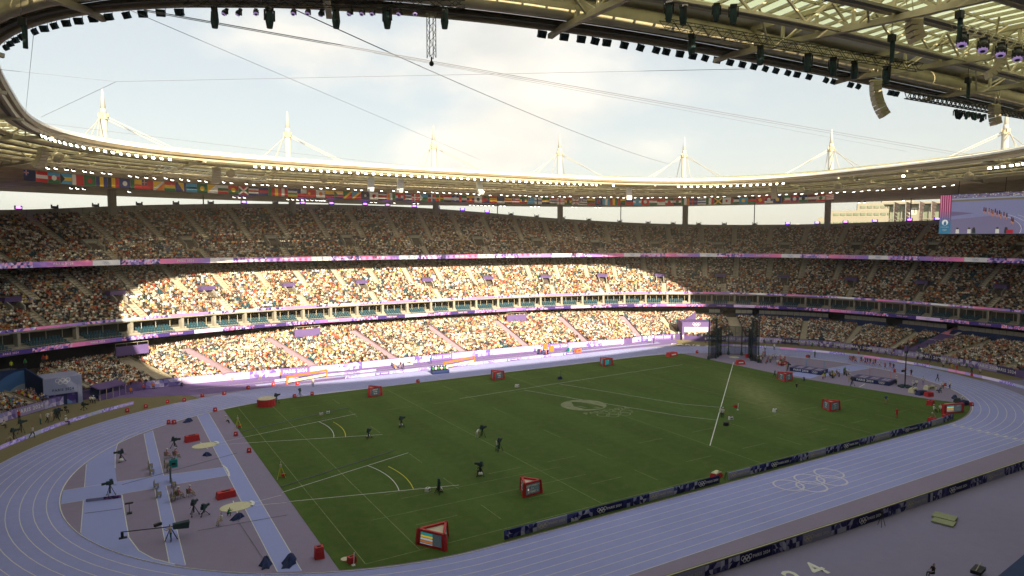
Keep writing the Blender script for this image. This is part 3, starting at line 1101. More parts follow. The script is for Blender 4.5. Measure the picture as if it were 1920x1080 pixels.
ROWS_L, ROWS_M, ROWS_U = 32, 26, 27
TB0, TB1 = -75.0, 436.0
low_t = terrace('lower_tier', RW, RL, 1.45, ZL1, ROWS_L, TB0, 420, M['terrace'])
mid_t = terrace('middle_tier', RM0, RM1, 12.1, 24.3, ROWS_M, TB0, TB1, M['terrace'])
ZU1 = lambda ts: ZF(ts) - 1.6
upp_t = terrace('upper_tier', RU0, RF, 24.25, ZU1, ROWS_U, TB0, TB1, M['terrace'])
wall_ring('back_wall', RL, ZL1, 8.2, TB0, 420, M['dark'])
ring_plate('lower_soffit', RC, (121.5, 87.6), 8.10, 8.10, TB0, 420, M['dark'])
ring_plate('box_floor', RC, (121.5, 87.6), 8.45, 8.45, TB0, 420, M['concrete'])
wall_ring('box_front', (114.6, 81.1), 8.12, 9.02, TB0, 420, M['concrete'])
wall_ring('box_back_wall', (121.0, 87.1), 8.45, 11.6, TB0, 420, M['glassback'])
ring_plate('box_ceiling', (117.6, 83.6), (121.5, 87.6), 11.75, 11.75, TB0, 420, M['concrete'])
wall_ring('middle_front', (117.6, 83.6), 11.75, 12.62, TB0, 420, M['concrete'])
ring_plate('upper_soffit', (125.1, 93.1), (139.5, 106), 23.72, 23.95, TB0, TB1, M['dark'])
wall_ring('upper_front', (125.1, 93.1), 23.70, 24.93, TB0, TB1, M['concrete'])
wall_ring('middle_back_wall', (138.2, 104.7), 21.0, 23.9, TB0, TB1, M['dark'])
rim = wall_ring('rim_wall', RF, lambda t: ZF(t) - 1.9, ZF, TB0, TB1, M['barrier'], thick=0.4)
wall_ring('outer_wall', (147, 116), 0.0, lambda t: ZF(t) - .05, TB0, TB1, M['concrete'], step=6, thick=0.6)
# the near side behind and under the camera: unseen shell, closed up to the roof to block sun
NT0, NT1 = 436.0, PERIM - 75.0
NEAR = empty('near_grandstand', (0, -80, 0), 0, 'plain unseen stand shell on the near side, closed behind to block sun', 'grandstand')


def near_part(name, ra, rb, z0, z1, m):
    o = ring_plate(name, ra, rb, z0, z1, NT0, NT1, m, 4.0, NEAR)
    o.location = (0, 80, 0)
    return o


near_part('rake', RU0, RF, 23.6, 32.5, M['concrete'])  # unseen; pale concrete picked to bounce light up to the roof
o = wall_ring('sun_block_wall', RF, 0.0, 41.6, NT0, NT1, M['concrete'], 4.0, 0.4, NEAR); o.location = (0, 80, 0)  # added height closes the rim gap and keeps the sun out
near_part('middle_rake', (121, 87), RM1, 12.0, 21.0, M['concrete'])
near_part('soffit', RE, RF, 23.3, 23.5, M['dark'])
o = wall_ring('front_wall', (118, 84), 0.0, 9.0, NT0, NT1, M['blue'], 4.0, 0.4, NEAR); o.location = (0, 80, 0)
for tcut in (TB0, TB1):
    pass

# rim posts and panel joints of the rim wall
b = MB()
for k in range(int((300 + 50) / 2.5)):
    tq = -50 + k * 2.5
    x, y = ring((145.85, 114.85), tq)
    z = float(ZF(tq))
    b.box((x, y, z - .85), (.1, .1, 1.7))
tag(b.build('rim_posts', M['catwalk'], STAND), kind='stuff')

# gangways ------------------------------------------------------------
AISLES_U = []   # (tau, s0, s1, width)
AISLES_M = []
VOMS = []
for k in range(-4, 18):
    tv = VOM0 + k * BAY
    for d in (-4.9, 4.9):
        AISLES_U.append((tv + d, 0.40, 1.0, 1.6)); AISLES_M.append((tv + d, 0.40, 1.0, 1.6))
    AISLES_U.append((tv - 1.2, 0.0, 0.24, 1.6)); AISLES_M.append((tv - 1.2, 0.0, 0.26, 1.6))
    VOMS.append(tv)
AISLES_L = [(-60 + 0, 0, 1, 2.0)] + [(108.6 + 23.0 * k, 0.0, 0.86, 2.1) for k in range(0, 6)] + [(243.6, 0, .86, 2.3), (256.6, 0.0, .9, 3.2), (271.5, .1, .9, 1.2), (94.0, 0, .86, 1.8), (70.0, 0, .8, 3.2), (45.0, 0, .8, 1.6), (27.0, .0, .8, 1.6), (8.5, 0, .8, 1.6), (-13.0, 0, .8, 1.7), (-36, 0, .8, 1.8), (286, .0, .8, 1.5)]


def stair(ra, rb, za, zb, rows, tau, s0, s1, width, m):
    """one flight of steps lying on the rake, half a row higher than the treads"""
    b = MB()
    A = Vector(ring(ra, tau)); B = Vector(ring(rb, tau))
    za = float(za(np.array([tau]))[0]) if callable(za) else za
    zb = float(zb(np.array([tau]))[0]) if callable(zb) else zb
    d = (B - A); side = Vector((-d.y, d.x)).normalized() * (width / 2)
    r0, r1 = int(s0 * rows), int(s1 * rows)
    for i in range(r0, r1):
        for h in (0, 1):
            sa, sb = (i + h * .5) / rows, (i + h * .5 + .5) / rows
            z = lerp(za, zb, i / rows) + (h * .5) * (zb - za) / rows + .12
            P, Q = A + d * sa, A + d * sb
            b.poly([(*(P - side), z), (*(P + side), z), (*(Q + side), z), (*(Q - side), z)][::-1])
            zz = z + .5 * (zb - za) / rows
            b.poly([(*(Q - side), z), (*(Q + side), z), (*(Q + side), zz), (*(Q - side), zz)][::-1])
    for sg in (-1, 1):
        b.beam((*(A + d * s0 + side * sg), lerp(za, zb, s0) + .2), (*(A + d * s1 + side * sg), lerp(za, zb, s1) + .2), .07, .4)
    return b.build('stair', m, STAND)


for q in AISLES_U:
    if -55 < q[0] < 300:
        stair(RU0, RF, 24.25, ZU1, ROWS_U, *q, M['step'])
for q in AISLES_M:
    if -55 < q[0] < 300:
        stair(RM0, RM1, 12.1, 24.3, ROWS_M, *q, M['step'])
STEP_P = mat('pink_step', (0.34, 0.25, 0.31), 0.9, .1, 1)
for i, q in enumerate(AISLES_L):
    stair(RW, RL, 1.45, ZL1, ROWS_L, *q, STEP_P if 100 < q[0] < 255 else M['step'])


def ring_frame(ra, rb, za, zb, tau, s):
    A = Vector(ring(ra, tau)); B = Vector(ring(rb, tau))
    za = float(za(np.array([tau]))[0]) if callable(za) else za
    zb = float(zb(np.array([tau]))[0]) if callable(zb) else zb
    d = (B - A)
    P = A + d * s
    out = d.normalized()
    return P, out, Vector((-out.y, out.x)), lerp(za, zb, s)


def gangway_mouth(tier, tau, purple):
    if tier == 'u':
        fr = (RU0, RF, 24.25, ZU1); s0, s1 = 0.24, 0.40
    else:
        fr = (RM0, RM1, 12.1, 24.3); s0, s1 = 0.27, 0.41
    P, out, side, z = ring_frame(*fr, tau, s0)
    Q, _, _, z2 = ring_frame(*fr, tau, s1)
    w = 3.1 if tier == 'u' else 2.4
    b = MB()
    D = (Q - P)
    hgt = z2 - z + .9

    def pt(u, v, zz):
        q = P + D * v + side * u
        return (q.x, q.y, zz)
    # dark opening: floor, side walls, back, lintel
    b.poly([pt(-w / 2, 0, z + .12), pt(w / 2, 0, z + .12), pt(w / 2, 1, z + .12), pt(-w / 2, 1, z + .12)][::-1], 1)
    for sg in (-1, 1):
        b.hexa([pt(sg * w / 2 - .12, 0, z), pt(sg * w / 2 - .12, 1, z), pt(sg * w / 2 + .12, 1, z), pt(sg * w / 2 + .12, 0, z)], [pt(sg * w / 2 - .12, 0, z + .9), pt(sg * w / 2 - .12, 1, z2 + .95), pt(sg * w / 2 + .12, 1, z2 + .95), pt(sg * w / 2 + .12, 0, z + .9)], 0)
    b.poly([pt(-w / 2, .97, z), pt(w / 2, .97, z), pt(w / 2, .97, z2 + .2), pt(-w / 2, .97, z2 + .2)], 2)
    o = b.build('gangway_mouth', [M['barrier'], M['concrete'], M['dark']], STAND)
    # header above it
    h = MB()
    if purple:
        h.hexa([pt(-w / 2 - .5, .55, z2 - .05), pt(-w / 2 - .5, 1.02, z2 - .05), pt(w / 2 + .5, 1.02, z2 - .05), pt(w / 2 + .5, .55, z2 - .05)], [pt(-w / 2 - .5, .45, z2 + .95), pt(-w / 2 - .5, 1.06, z2 + .95), pt(w / 2 + .5, 1.06, z2 + .95), pt(w / 2 + .5, .45, z2 + .95)])
        h.build('gangway_header', M['violet2'], STAND)
    else:
        h.hexa([pt(-w / 2 - .2, .8, z2 - .1), pt(-w / 2 - .2, 1.02, z2 - .1), pt(w / 2 + .2, 1.02, z2 - .1), pt(w / 2 + .2, .8, z2 - .1)], [pt(-w / 2 - .2, .8, z2 + .85), pt(-w / 2 - .2, 1.02, z2 + .85), pt(w / 2 + .2, 1.02, z2 + .85), pt(w / 2 + .2, .8, z2 + .85)])
        h.build('gangway_header', M['barrier'], STAND)
        s = MB()
        s.poly([pt(-w / 2, .78, z2 + .12), pt(w / 2, .78, z2 + .12), pt(w / 2, .78, z2 + .42), pt(-w / 2, .78, z2 + .42)][::-1])
        s.poly([pt(-w / 2, .78, z2 + .12), pt(w / 2, .78, z2 + .12), pt(w / 2, .78, z2 + .42), pt(-w / 2, .78, z2 + .42)])
        s.build('gangway_sign', M['beige'], STAND)


for tv in VOMS:
    if -50 < tv < 300:
        gangway_mouth('u', tv, False)
        gangway_mouth('m', tv, True)

# box tier: pillars, glazing bars, seats -------------------------------
pil, seatpos = [], []
tq = -40.0
kk = 0
while tq < 296:
    pil.append(tq)
    tq += 7.65 if tq < 243 else 11.4
pm = MB().box((0, 0, 1.62), (.6, 1.1, 3.25)).mesh('pillar', M['concrete'])
for tq in pil:
    P, out, side, _ = ring_frame((118.2, 84.4), (121.5, 87.6), 0, 0, tq, 0)
    link('pillar', pm, STAND, (P.x, P.y, 8.46), math.atan2(out.y, out.x) + math.pi / 2)
b = MB()
for i in range(len(pil) - 1):
    for f in (.22, .5, .78):
        tq = lerp(pil[i], pil[i + 1], f)
        x, y = ring((118.4, 84.6), tq)
        b.box((x, y, 10.1), (.09, .09, 3.25))
    A, B_ = ring((118.4, 84.6), lerp(pil[i], pil[i + 1], .1)), ring((118.4, 84.6), lerp(pil[i], pil[i + 1], .9))
    b.beam((*A, 11.62), (*B_, 11.62), .14, .24)
    A, B_ = ring((114.9, 81.4), pil[i]), ring((114.9, 81.4), pil[i + 1])
    b.beam((*A, 9.32), (*B_, 9.32), .05, .06)
tag(b.build('box_posts', M['step'], STAND), kind='stuff')

seat_b = MB()
seat_b.box((0, 0.05, .22), (.44, .42, .10)); seat_b.box((0, .27, .50), (.44, .07, .55)); seat_b.box((0, .1, .09), (.10, .2, .18))
seat_me = seat_b.mesh('seat', M['teal'])
sv = np.array(seat_b.v); sf = np.array([list(f) for f in seat_b.f])
plat_v = []
allseats = []
for i in range(len(pil) - 1):
    w_ = pil[i + 1] - pil[i]
    lo, hi = pil[i] + .16 * w_ + .9, pil[i + 1] - .10 * w_
    for row in range(4):
        s = 0.16 + row * 0.20
        n = int((hi - lo) * 0.93 / .56)
        for j in range(n):
            tq = lo + (hi - lo) * (j + .5) / n
            P, out, side, _ = ring_frame((115.3, 81.8), (119.3, 85.6), 0, 0, tq, s)
            allseats.append((P.x, P.y, 8.5 + row * .36, math.atan2(out.y, out.x) - math.pi / 2))
b = MB()
for row in range(4):
    pass
for row, (r0, r1) in enumerate(((0.02, .36), (.36, .56), (.56, .76), (.76, 1.0))):
    ts = tau_grid(-40, 296, 3.0)
    A = ring((lerp(115.3, 119.3, r0), lerp(81.8, 85.6, r0)), ts); B_ = ring((lerp(115.3, 119.3, r1), lerp(81.8, 85.6, r1)), ts)
    z = 8.48 + row * .36
    for i in range(len(ts) - 1):
        b.poly([(*A[i], z), (*B_[i], z), (*B_[i + 1], z), (*A[i + 1], z)])
        b.poly([(*A[i], z - .36), (*A[i], z), (*A[i + 1], z), (*A[i + 1], z - .36)])
b.build('box_steps', M['concrete'], STAND)
allseats.sort(key=lambda q: (q[0] - CAM.x) ** 2 + (q[1] - CAM.y) ** 2)


def inview(x, y, z, mx=40):
    d = Vector((x, y, z)) - CAM
    w = d.dot(fw)
    if w < 1:
        return False
    u = 960 + 1264.34 * d.dot(rt) / w; v = 540 - 1264.34 * d.dot(up) / w
    return -mx < u < 1920 + mx and -mx < v < 1080 + mx


vis = [q for q in allseats if inview(*q[:3])]
near300 = vis[:280]
for x, y, z, a in near300:
    link('seat', seat_me, STAND, (x, y, z), a)
near_set = set(near300)
rest = [q for q in allseats if q not in near_set]


def scatter(name, V, F, places, m, parent, col=None):
    """many copies of one small shape joined into one mesh; places: x y z angle"""
    n = len(places); nv = len(V)
    pl = np.array(places)
    c, s = np.cos(pl[:, 3]), np.sin(pl[:, 3])
    X = V[None, :, 0] * c[:, None] - V[None, :, 1] * s[:, None] + pl[:, 0:1]
    Y = V[None, :, 0] * s[:, None] + V[None, :, 1] * c[:, None] + pl[:, 1:2]
    Z = V[None, :, 2] + pl[:, 2:3]
    co = np.stack([X, Y, Z], -1).reshape(-1, 3)
    fs = (F[None] + (np.arange(n) * nv)[:, None, None]).reshape(-1, F.shape[1])
    me = bpy.data.meshes.new(name)
    fast_mesh(me, co, fs)
    me.materials.append(m)
    return link(name, me, parent)


def fast_mesh(me, co, fs):
    k = fs.shape[1]
    me.vertices.add(len(co)); me.vertices.foreach_set('co', co.astype(np.float32).ravel())
    me.loops.add(fs.size); me.loops.foreach_set('vertex_index', fs.astype(np.int32).ravel())
    me.polygons.add(len(fs))
    me.polygons.foreach_set('loop_start', np.arange(0, fs.size, k, dtype=np.int32))
    me.polygons.foreach_set('loop_total', np.full(len(fs), k, dtype=np.int32))
    me.update(calc_edges=True)


tag(scatter('box_seats', sv, sf, rest, M['teal'], STAND), kind='stuff')

# led ribbons -----------------------------------------------------------


def ribbon(name, ab, z0, z1, t0, t1, seq, plens, seed, style):
    rg = random.Random(seed)
    tq = t0; k = 0
    while tq < t1:
        kind = seq[k % len(seq)]; L_ = plens[kind]
        ts = np.linspace(tq, tq + L_ - .02, 9)
        P = ring(ab, ts)
        A = Vector(P[0]); Bq = Vector(P[-1]); d = (Bq - A)
        width = d.length; d.normalize(); nrm = Vector((-d.y, d.x))
        if nrm.dot(A) > 0:
            nrm = -nrm
        # reading direction seen from the pitch: from B to A when tau grows anticlockwise
        b = MB()

        def PP(u, v, dd):
            f = u / width
            i = min(7, int(f * 8)); ff = f * 8 - i
            q = P[8 - i] * (1 - ff) + P[7 - i] * ff
            return (q[0] + nrm.x * dd, q[1] + nrm.y * dd, z0 + v)
        h = z1 - z0
        if kind == 'grad':
            c0, c1 = (style['g0'], style['g1']) if k % 2 else (style['g1'], style['g0'])
            for i in range(8):
                c = tuple(lerp(a, bb, (i + .5) / 8) for a, bb in zip(c0, c1))
                b.poly([PP(width * i / 8, 0, .02), PP(width * (i + 1) / 8, 0, .02), PP(width * (i + 1) / 8, h, .02), PP(width * i / 8, h, .02)], 0, c)
        elif kind == 'white':
            for i in range(4):
                b.poly([PP(width * i / 4, 0, .02), PP(width * (i + 1) / 4, 0, .02), PP(width * (i + 1) / 4, h, .02), PP(width * i / 4, h, .02)], 0, style['white'])
        elif kind == 'plain':
            for i in range(4):
                b.poly([PP(width * i / 4, 0, .02), PP(width * (i + 1) / 4, 0, .02), PP(width * (i + 1) / 4, h, .02), PP(width * i / 4, h, .02)], 0, style['plain'])
        else:
            tile_pattern(b, PP, width, h, style['pal'], h / 2 if h > .8 else h, 0, .02, rg)
        pan = b.build('led_panel', M['led'], STAND)
        cx = (A + Bq) / 2 + nrm * (.10 + width * width / 8 / 110 * 0)
        xd = Vector((-d.x, -d.y, 0))
        if h > .8:
            if kind in ('grad', 'plain'):
                q = Vector(ring(ab, tq + L_ * .5)) + nrm * .12
                text_on('PARIS 2024', h * .62, M['white'] if kind == 'grad' else M['ledpink'], (q.x, q.y, z0 + h * .5), xd, (0, 0, 1), pan, bold=.015)
            elif kind == 'white':
                q = Vector(ring(ab, tq + L_ * .5)) + nrm * .12
                rings_on(h * .2, h * .05, M['lav'], (q.x, q.y, z0 + h * .5), xd, (0, 0, 1), pan)
        tq += L_; k += 1


M['ledpink'] = mat('led_pink_text', (0.75, 0.45, 0.62), .5)
STY_E = dict(g0=srgb(222, 120, 165), g1=srgb(128, 112, 185), white=srgb(206, 204, 208), plain=srgb(140, 110, 180), pal=[srgb(110, 85, 165), srgb(220, 150, 190), srgb(58, 46, 104), srgb(205, 190, 225), srgb(150, 130, 195), srgb(200, 160, 200)])
STY_C = dict(g0=srgb(222, 120, 165), g1=srgb(100, 92, 165), white=srgb(196, 170, 210), plain=srgb(62, 46, 112), pal=[srgb(90, 70, 150), srgb(225, 150, 180), srgb(50, 40, 92), srgb(170, 150, 205), srgb(120, 95, 165), srgb(185, 110, 150)])
ribbon('upper', (125.05, 93.05), 23.74, 24.9, -50, 300, ['grad', 'tile', 'white', 'grad', 'tile', 'white'], dict(grad=11.5, tile=8.5, white=5.6), 3, STY_E)
ribbon('lower', (114.55, 81.05), 8.16, 9.0, -50, 300, ['plain', 'tile', 'grad', 'tile', 'plain', 'tile', 'white'], dict(grad=10.5, tile=8.0, white=7.0, plain=8.5), 5, STY_C)
ribbon('middle', (117.55, 83.55), 12.08, 12.58, -50, 300, ['tile', 'grad', 'tile', 'white'], dict(grad=9.0, tile=7.0, white=5.0, plain=8), 9, STY_E)

# lower front wall with printed panels -----------------------------------
wall_ring('front_wall', RW, 0.0, 1.7, TB0, 412, M['violet2'], thick=.3)
STY_W = dict(pal=PAL_LAV)


def front_panels(t0, t1, seq, seed):
    rg = random.Random(seed)
    tq = t0; k = 0
    cols = {'white': srgb(178, 160, 200), 'purple': srgb(120, 95, 160), 'lav': srgb(165, 150, 200), 'dark': srgb(72, 62, 118)}
    while tq < t1:
        kind = seq[k % len(seq)]; L_ = 7.2
        A, Bq = Vector(ring((99.45, 56.95), tq)), Vector(ring((99.45, 56.95), tq + L_ - .04))
        d = Bq - A; width = d.length; d.normalize(); nrm = Vector((-d.y, d.x)); nrm = -nrm if nrm.dot(A) > 0 else nrm
        b = MB()

        def PP(u, v, dd):
            q = Bq - d * u + nrm * (dd + .04)
            return (q.x, q.y, .12 + v)
        if kind == 'tile':
            tile_pattern(b, PP, width, 1.5, PAL_LAV + [srgb(215, 205, 230)], .75, 0, .012, rg)
        else:
            b.poly([PP(0, 0, 0), PP(width, 0, 0), PP(width, 1.5, 0), PP(0, 1.5, 0)], 0, cols[kind])
        pan = b.build('wall_panel', M['paint'], STAND)
        if kind in ('purple', 'dark', 'lav'):
            mid = (A + Bq) / 2 + nrm * .07
            text_on('PARIS 2024', .95, M['white'], (mid.x, mid.y, .9), (-d.x, -d.y, 0), (0, 0, 1), pan, bold=.02)
        tq += L_; k += 1


front_panels(95, 258, ['purple', 'tile', 'white', 'white', 'tile', 'lav'], 4)
front_panels(-40, 76, ['dark', 'lav', 'tile', 'lav'], 6)
front_panels(276, 318, ['tile', 'lav', 'tile', 'purple'], 8)

# right end: dark blue parapet with grey barrier panels behind the lower block
PARA = [(-44.0, -24.0), (-21.5, -1.0), (.6, 15.5), (19.0, 34.0), (37.5, 61.0), (62.5, 68.5), (73.5, 79)]
for t0, t1 in PARA:
    o = wall_ring('parapet', (lerp(99.5, 120, .83), lerp(57, 84, .83)), 4.2, 6.15, t0, t1, M['blue'], 2.0, .2)
    ts = np.arange(t0 + .3, t1 - 1.5, 1.9)
    for tq in ts:
        A, Bq = ring((lerp(99.5, 120, .845), lerp(57, 84, .845)), tq), ring((lerp(99.5, 120, .845), lerp(57, 84, .845)), tq + 1.8)
        MB().beam((*A, 6.75), (*Bq, 6.75), .06, 1.05).build('barrier_panel', M['barrier'], STAND)
for tq in (210.0, 144.0, 252.5):
    A, Bq = ring((lerp(99.5, 120, .80), lerp(57, 84, .80)), tq), ring((lerp(99.5, 120, .80), lerp(57, 84, .80)), tq + 7)
    p_ = MB().beam((*A, 6.3), (*Bq, 6.3), .5, 1.9).build('media_platform', M['violet2'], STAND)
    b = MB()
    b.beam((*A, 7.9), (*Bq, 7.9), .06, .06)
    for f in (0, .33, .66, 1):
        q = A + (Bq - A) * f
        b.tube((*q, 7.2), (*q, 7.9), .03, 4)
    b.build('railing', M['step'], p_)


# ------------------------------------------------------------------ the roof
ROOF = empty('stadium_roof', (0, 0, 44), 0, 'oval stadium roof with pale lip, steel trusses and slatted underside', 'roof')
RIN_N = 3.37
_Pr = se(80, 52, _tt, RIN_N, -1.5, 1.5)
_Lr = np.concatenate([[0], np.cumsum(np.hypot(*np.diff(_Pr, axis=0).T))])
PR = float(_Lr[-1])


def tr_of(u):
    return np.interp(np.asarray(u, float) % PR, _Lr, _tt)


def rpt(u, s):
    """plan point at arc length u of the opening, s = 0 at the lip, 1 at the slatted soffit"""
    t_ = tr_of(u)
    A = se(80, 52, t_, RIN_N, -1.5, 1.5); B_ = se(RS[0], RS[1], t_)
    s = np.asarray(s, float)
    return A + (B_ - A) * (s[..., None] if s.ndim else s)


def loc_roof(o):
    o.location = (0, 0, -44)
    return o


def zo(y):
    """the near edge stands a little higher than the far one"""
    return 0.95 * min(1.0, max(0.0, (15.0 - y) / 50.0))


def rbuild(b, name, m, kind=None):
    b.v = [(x, y, z + zo(y)) for x, y, z in b.v]
    o = loc_roof(b.build(name, m, ROOF))
    if kind:
        o['kind'] = kind
    return o


def ring_band(name, prof, m, nu=220, closed=True, u0=0, u1=None):
    """profile (s, offset-inward metres, z) swept round the opening"""
    us = np.linspace(u0, PR if u1 is None else u1, nu + 1)
    if closed and u1 is None:
        us = us[:-1]
    A = rpt(us, 0.0); B_ = rpt(us, 1.0)
    d = B_ - A; d /= np.linalg.norm(d, axis=1)[:, None]
    L_ = np.linalg.norm(rpt(us, 1.0) - A, axis=1)
    b = MB(); n = len(us)
    rows = []
    for dist, z in prof:
        P = A + d * dist
        rows.append([(x, y, z) for x, y in P])
    for k in range(len(rows) - 1):
        for i in range(n if (closed and u1 is None) else n - 1):
            j = (i + 1) % n
            b.poly([rows[k][i], rows[k + 1][i], rows[k + 1][j], rows[k][j]])
    return rbuild(b, name, m)


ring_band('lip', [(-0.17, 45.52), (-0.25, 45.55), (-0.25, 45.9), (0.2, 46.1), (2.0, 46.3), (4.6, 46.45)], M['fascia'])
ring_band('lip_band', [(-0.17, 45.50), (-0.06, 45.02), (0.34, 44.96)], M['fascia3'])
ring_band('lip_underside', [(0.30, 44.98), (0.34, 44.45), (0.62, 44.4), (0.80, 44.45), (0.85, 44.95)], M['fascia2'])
ring_band('edge_catwalk', [(0.95, 44.6), (1.35, 44.6), (1.35, 44.8), (0.95, 44.8), (0.95, 44.6)], M['catwalk'])


def ring_tube(s, z, r, m, n=8, nu=200):
    us = np.linspace(0, PR, nu + 1)[:-1]
    P = rpt(us, s); Q = rpt(us, min(s + .05, 1.0) if s < 1 else s); Q0 = rpt(us, s - .02)
    d = Q - Q0; d /= np.linalg.norm(d, axis=1)[:, None]
    b = MB(); k = len(us)
    for i in range(k):
        for j in range(n):
            a = 2 * math.pi * j / n
            b.v.append((P[i, 0] + d[i, 0] * r * math.cos(a), P[i, 1] + d[i, 1] * r * math.cos(a), z + r * math.sin(a)))
    for i in range(k):
        i2 = (i + 1) % k
        for j in range(n):
            j2 = (j + 1) % n
            b.f.append((i * n + j, i2 * n + j, i2 * n + j2, i * n + j2)); b.m.append(0); b.c.append(None)
    o = rbuild(b, 'ring_tube', m)
    for p_ in o.data.polygons:
        p_.use_smooth = True
    return o


ring_tube(.072, 45.35, .74, M['steel2'], 12)
for s in (.215, .35, .48, .62, .76, .90):
    ring_tube(s, 45.15 - 1.5 * s, .34, M['steel2'], 8, 160)
for s in (.235, .37, .50, .64):
    us = np.linspace(0, PR, 201)
    A, B_ = rpt(us, s - .004), rpt(us, s + .007)
    b = MB()
    for i in range(200):
        zc = 44.75 - 1.5 * s
        b.hexa([(*A[i], zc), (*A[i + 1], zc), (*B_[i + 1], zc), (*B_[i], zc)][::-1], [(*A[i], zc + .2), (*A[i + 1], zc + .2), (*B_[i + 1], zc + .2), (*B_[i], zc + .2)][::-1])
    rbuild(b, 'catwalk', M['catwalk'])

# roof skin: glass inside, deck outside
NU = 220


def zs(s):
    return 46.3 + 1.1 * math.sin(min(1, s / .35) * math.pi / 2) - max(0, s - .35) * 0.9


def near_u():
    """arc length of the lip point nearest the camera's own stretch"""
    us = np.linspace(0, PR, 2001)
    P = rpt(us, 0.0)
    i = int(np.argmin((P[:, 0] + 27.5) ** 2 + (P[:, 1] + 50) ** 2))
    return float(us[i])


UT = near_u()          # a truss stands here
b = MB(); b2 = MB()
us = np.linspace(0, PR, NU + 1)
ss = [0.105, .20, .30, .40, .51, .64]
panels = []
PW = 1.65
npan = int(PR / PW); PW = PR / npan
for i in range(npan):
    for k in range(5):
        panels.append((i, k))


def gpt(i, s, z):
    x, y = rpt(i * PW, s)
    return (float(x), float(y), z)


cand = []
for i, k in panels:
    q = [gpt(i + .04, ss[k] + .002, zs(ss[k])), gpt(i + .96, ss[k] + .002, zs(ss[k])), gpt(i + .96, ss[k + 1] - .002, zs(ss[k + 1])), gpt(i + .04, ss[k + 1] - .002, zs(ss[k + 1]))]
    c = tuple(sum(p_[j] for p_ in q) / 4 for j in range(3))
    cand.append((c, q))
vis_p = [(Vector(c) - CAM).length for c, q in cand]
order = sorted(range(len(cand)), key=lambda i: vis_p[i] if inview(*cand[i][0], 30) and cand[i][0][1] < -40 else 1e9)
ind = set(order[:280])
for i, (c, q) in enumerate(cand):
    if i in ind:
        n = Vector((0, 0, .03))
        m_ = MB().poly(q).poly([tuple(Vector(p_) + n) for p_ in q][::-1])
        rbuild(m_, 'glass_panel', M['roofglass'])
    else:
        b.poly(q)
rbuild(b, 'glass_panels', M['roofglass'], 'stuff')
b = MB()
for i in range(npan):
    for k in range(5):
        z0_, z1_ = zs(ss[k]) - .16, zs(ss[k + 1]) - .16
        b.beam(gpt(i, ss[k], z0_), gpt(i, ss[k + 1], z1_), .16, .26)
for s in ss:
    for i in range(0, npan, 2):
        b.beam(gpt(i, s, zs(s) - .2), gpt(i + 2, s, zs(s) - .2), .12, .2)
rbuild(b, 'glazing_bars', M['steel'], 'stuff')
ring_prev = []
A = [rpt(us, s) for s in (.64, .74, .87, 1.0)]
t_ = tr_of(us)
Gp = se(RG[0], RG[1], t_)
b = MB()
zz = [zs(.64), 46.2, 46.0, 45.6]
tauG = np.interp(t_, _tt, _L)
zg = ZG(tauG)
for i in range(NU):
    for k in range(3):
        b.poly([(*A[k][i], zz[k]), (*A[k + 1][i], zz[k + 1]), (*A[k + 1][i + 1], zz[k + 1]), (*A[k][i + 1], zz[k])])
    b.poly([(*A[3][i], zz[3]), (*Gp[i], zg[i] + 1.2), (*Gp[i + 1], zg[i + 1] + 1.2), (*A[3][i + 1], zz[3])])
    b.poly([(*Gp[i], zg[i] + 1.2), (*Gp[i], zg[i]), (*Gp[i + 1], zg[i + 1]), (*Gp[i + 1], zg[i + 1] + 1.2)])
rbuild(b, 'roof_deck', M['deck'])
# slatted soffit from RS outwards
S0 = se(RS[0], RS[1], t_)
b = MB()
for i in range(NU):
    b.poly([(*S0[i], 43.0), (*Gp[i], zg[i] + .12), (*Gp[i + 1], zg[i + 1] + .12), (*S0[i + 1], 43.0)])
rbuild(b, 'soffit_backing', M['soffit'])
b = MB()
for i in range(NU):
    b.poly([(*S0[i], 42.8), (*S0[i], 45.7), (*S0[i + 1], 45.7), (*S0[i + 1], 42.8)])
rbuild(b, 'end_wall', M['fascia2'])
NSL = 26
for k in range(NSL):
    f0, f1 = k / NSL, (k + .74) / NSL
    b = MB()
    for i in range(NU):
        P0, P1 = S0[i] + (Gp[i] - S0[i]) * f0, S0[i] + (Gp[i] - S0[i]) * f1
        Q0, Q1 = S0[i + 1] + (Gp[i + 1] - S0[i + 1]) * f0, S0[i + 1] + (Gp[i + 1] - S0[i + 1]) * f1
        za0, za1 = lerp(42.85, zg[i], f0), lerp(42.85, zg[i], f1)
        zb0, zb1 = lerp(42.85, zg[i + 1], f0), lerp(42.85, zg[i + 1], f1)
        b.poly([(*P0, za0), (*P1, za1), (*Q1, zb1), (*Q0, zb0)])
        b.poly([(*P0, za0), (*P0, za0 + .1), (*Q0, zb0 + .1), (*Q0, zb0)])
    rbuild(b, 'slat', M['slat'])


def lattice(b, p0, p1, w=.5, h=.5, bay=.6, r=.03, m=0):
    p0 = Vector(p0); p1 = Vector(p1)
    d = p1 - p0; L_ = d.length; d.normalize()
    s = d.cross(Vector((0, 0, 1)))
    s = s.normalized() if s.length > .01 else Vector((1, 0, 0))
    n = s.cross(d)
    cs = [s * (w / 2) + n * (h / 2), s * (-w / 2) + n * (h / 2), s * (-w / 2) - n * (h / 2), s * (w / 2) - n * (h / 2)]
    for c in cs:
        b.tube(p0 + c, p1 + c, r, 4, m, cap=False)
    k = max(2, int(L_ / bay))
    for i in range(k):
        a, e = p0 + d * (L_ * i / k), p0 + d * (L_ * (i + 1) / k)
        for j in range(4):
            c0, c1 = cs[j], cs[(j + 1) % 4]
            if i % 2:
                c0, c1 = c1, c0
            b.tube(a + c0, e + c1, r * .7, 3, m, cap=False)
    return b


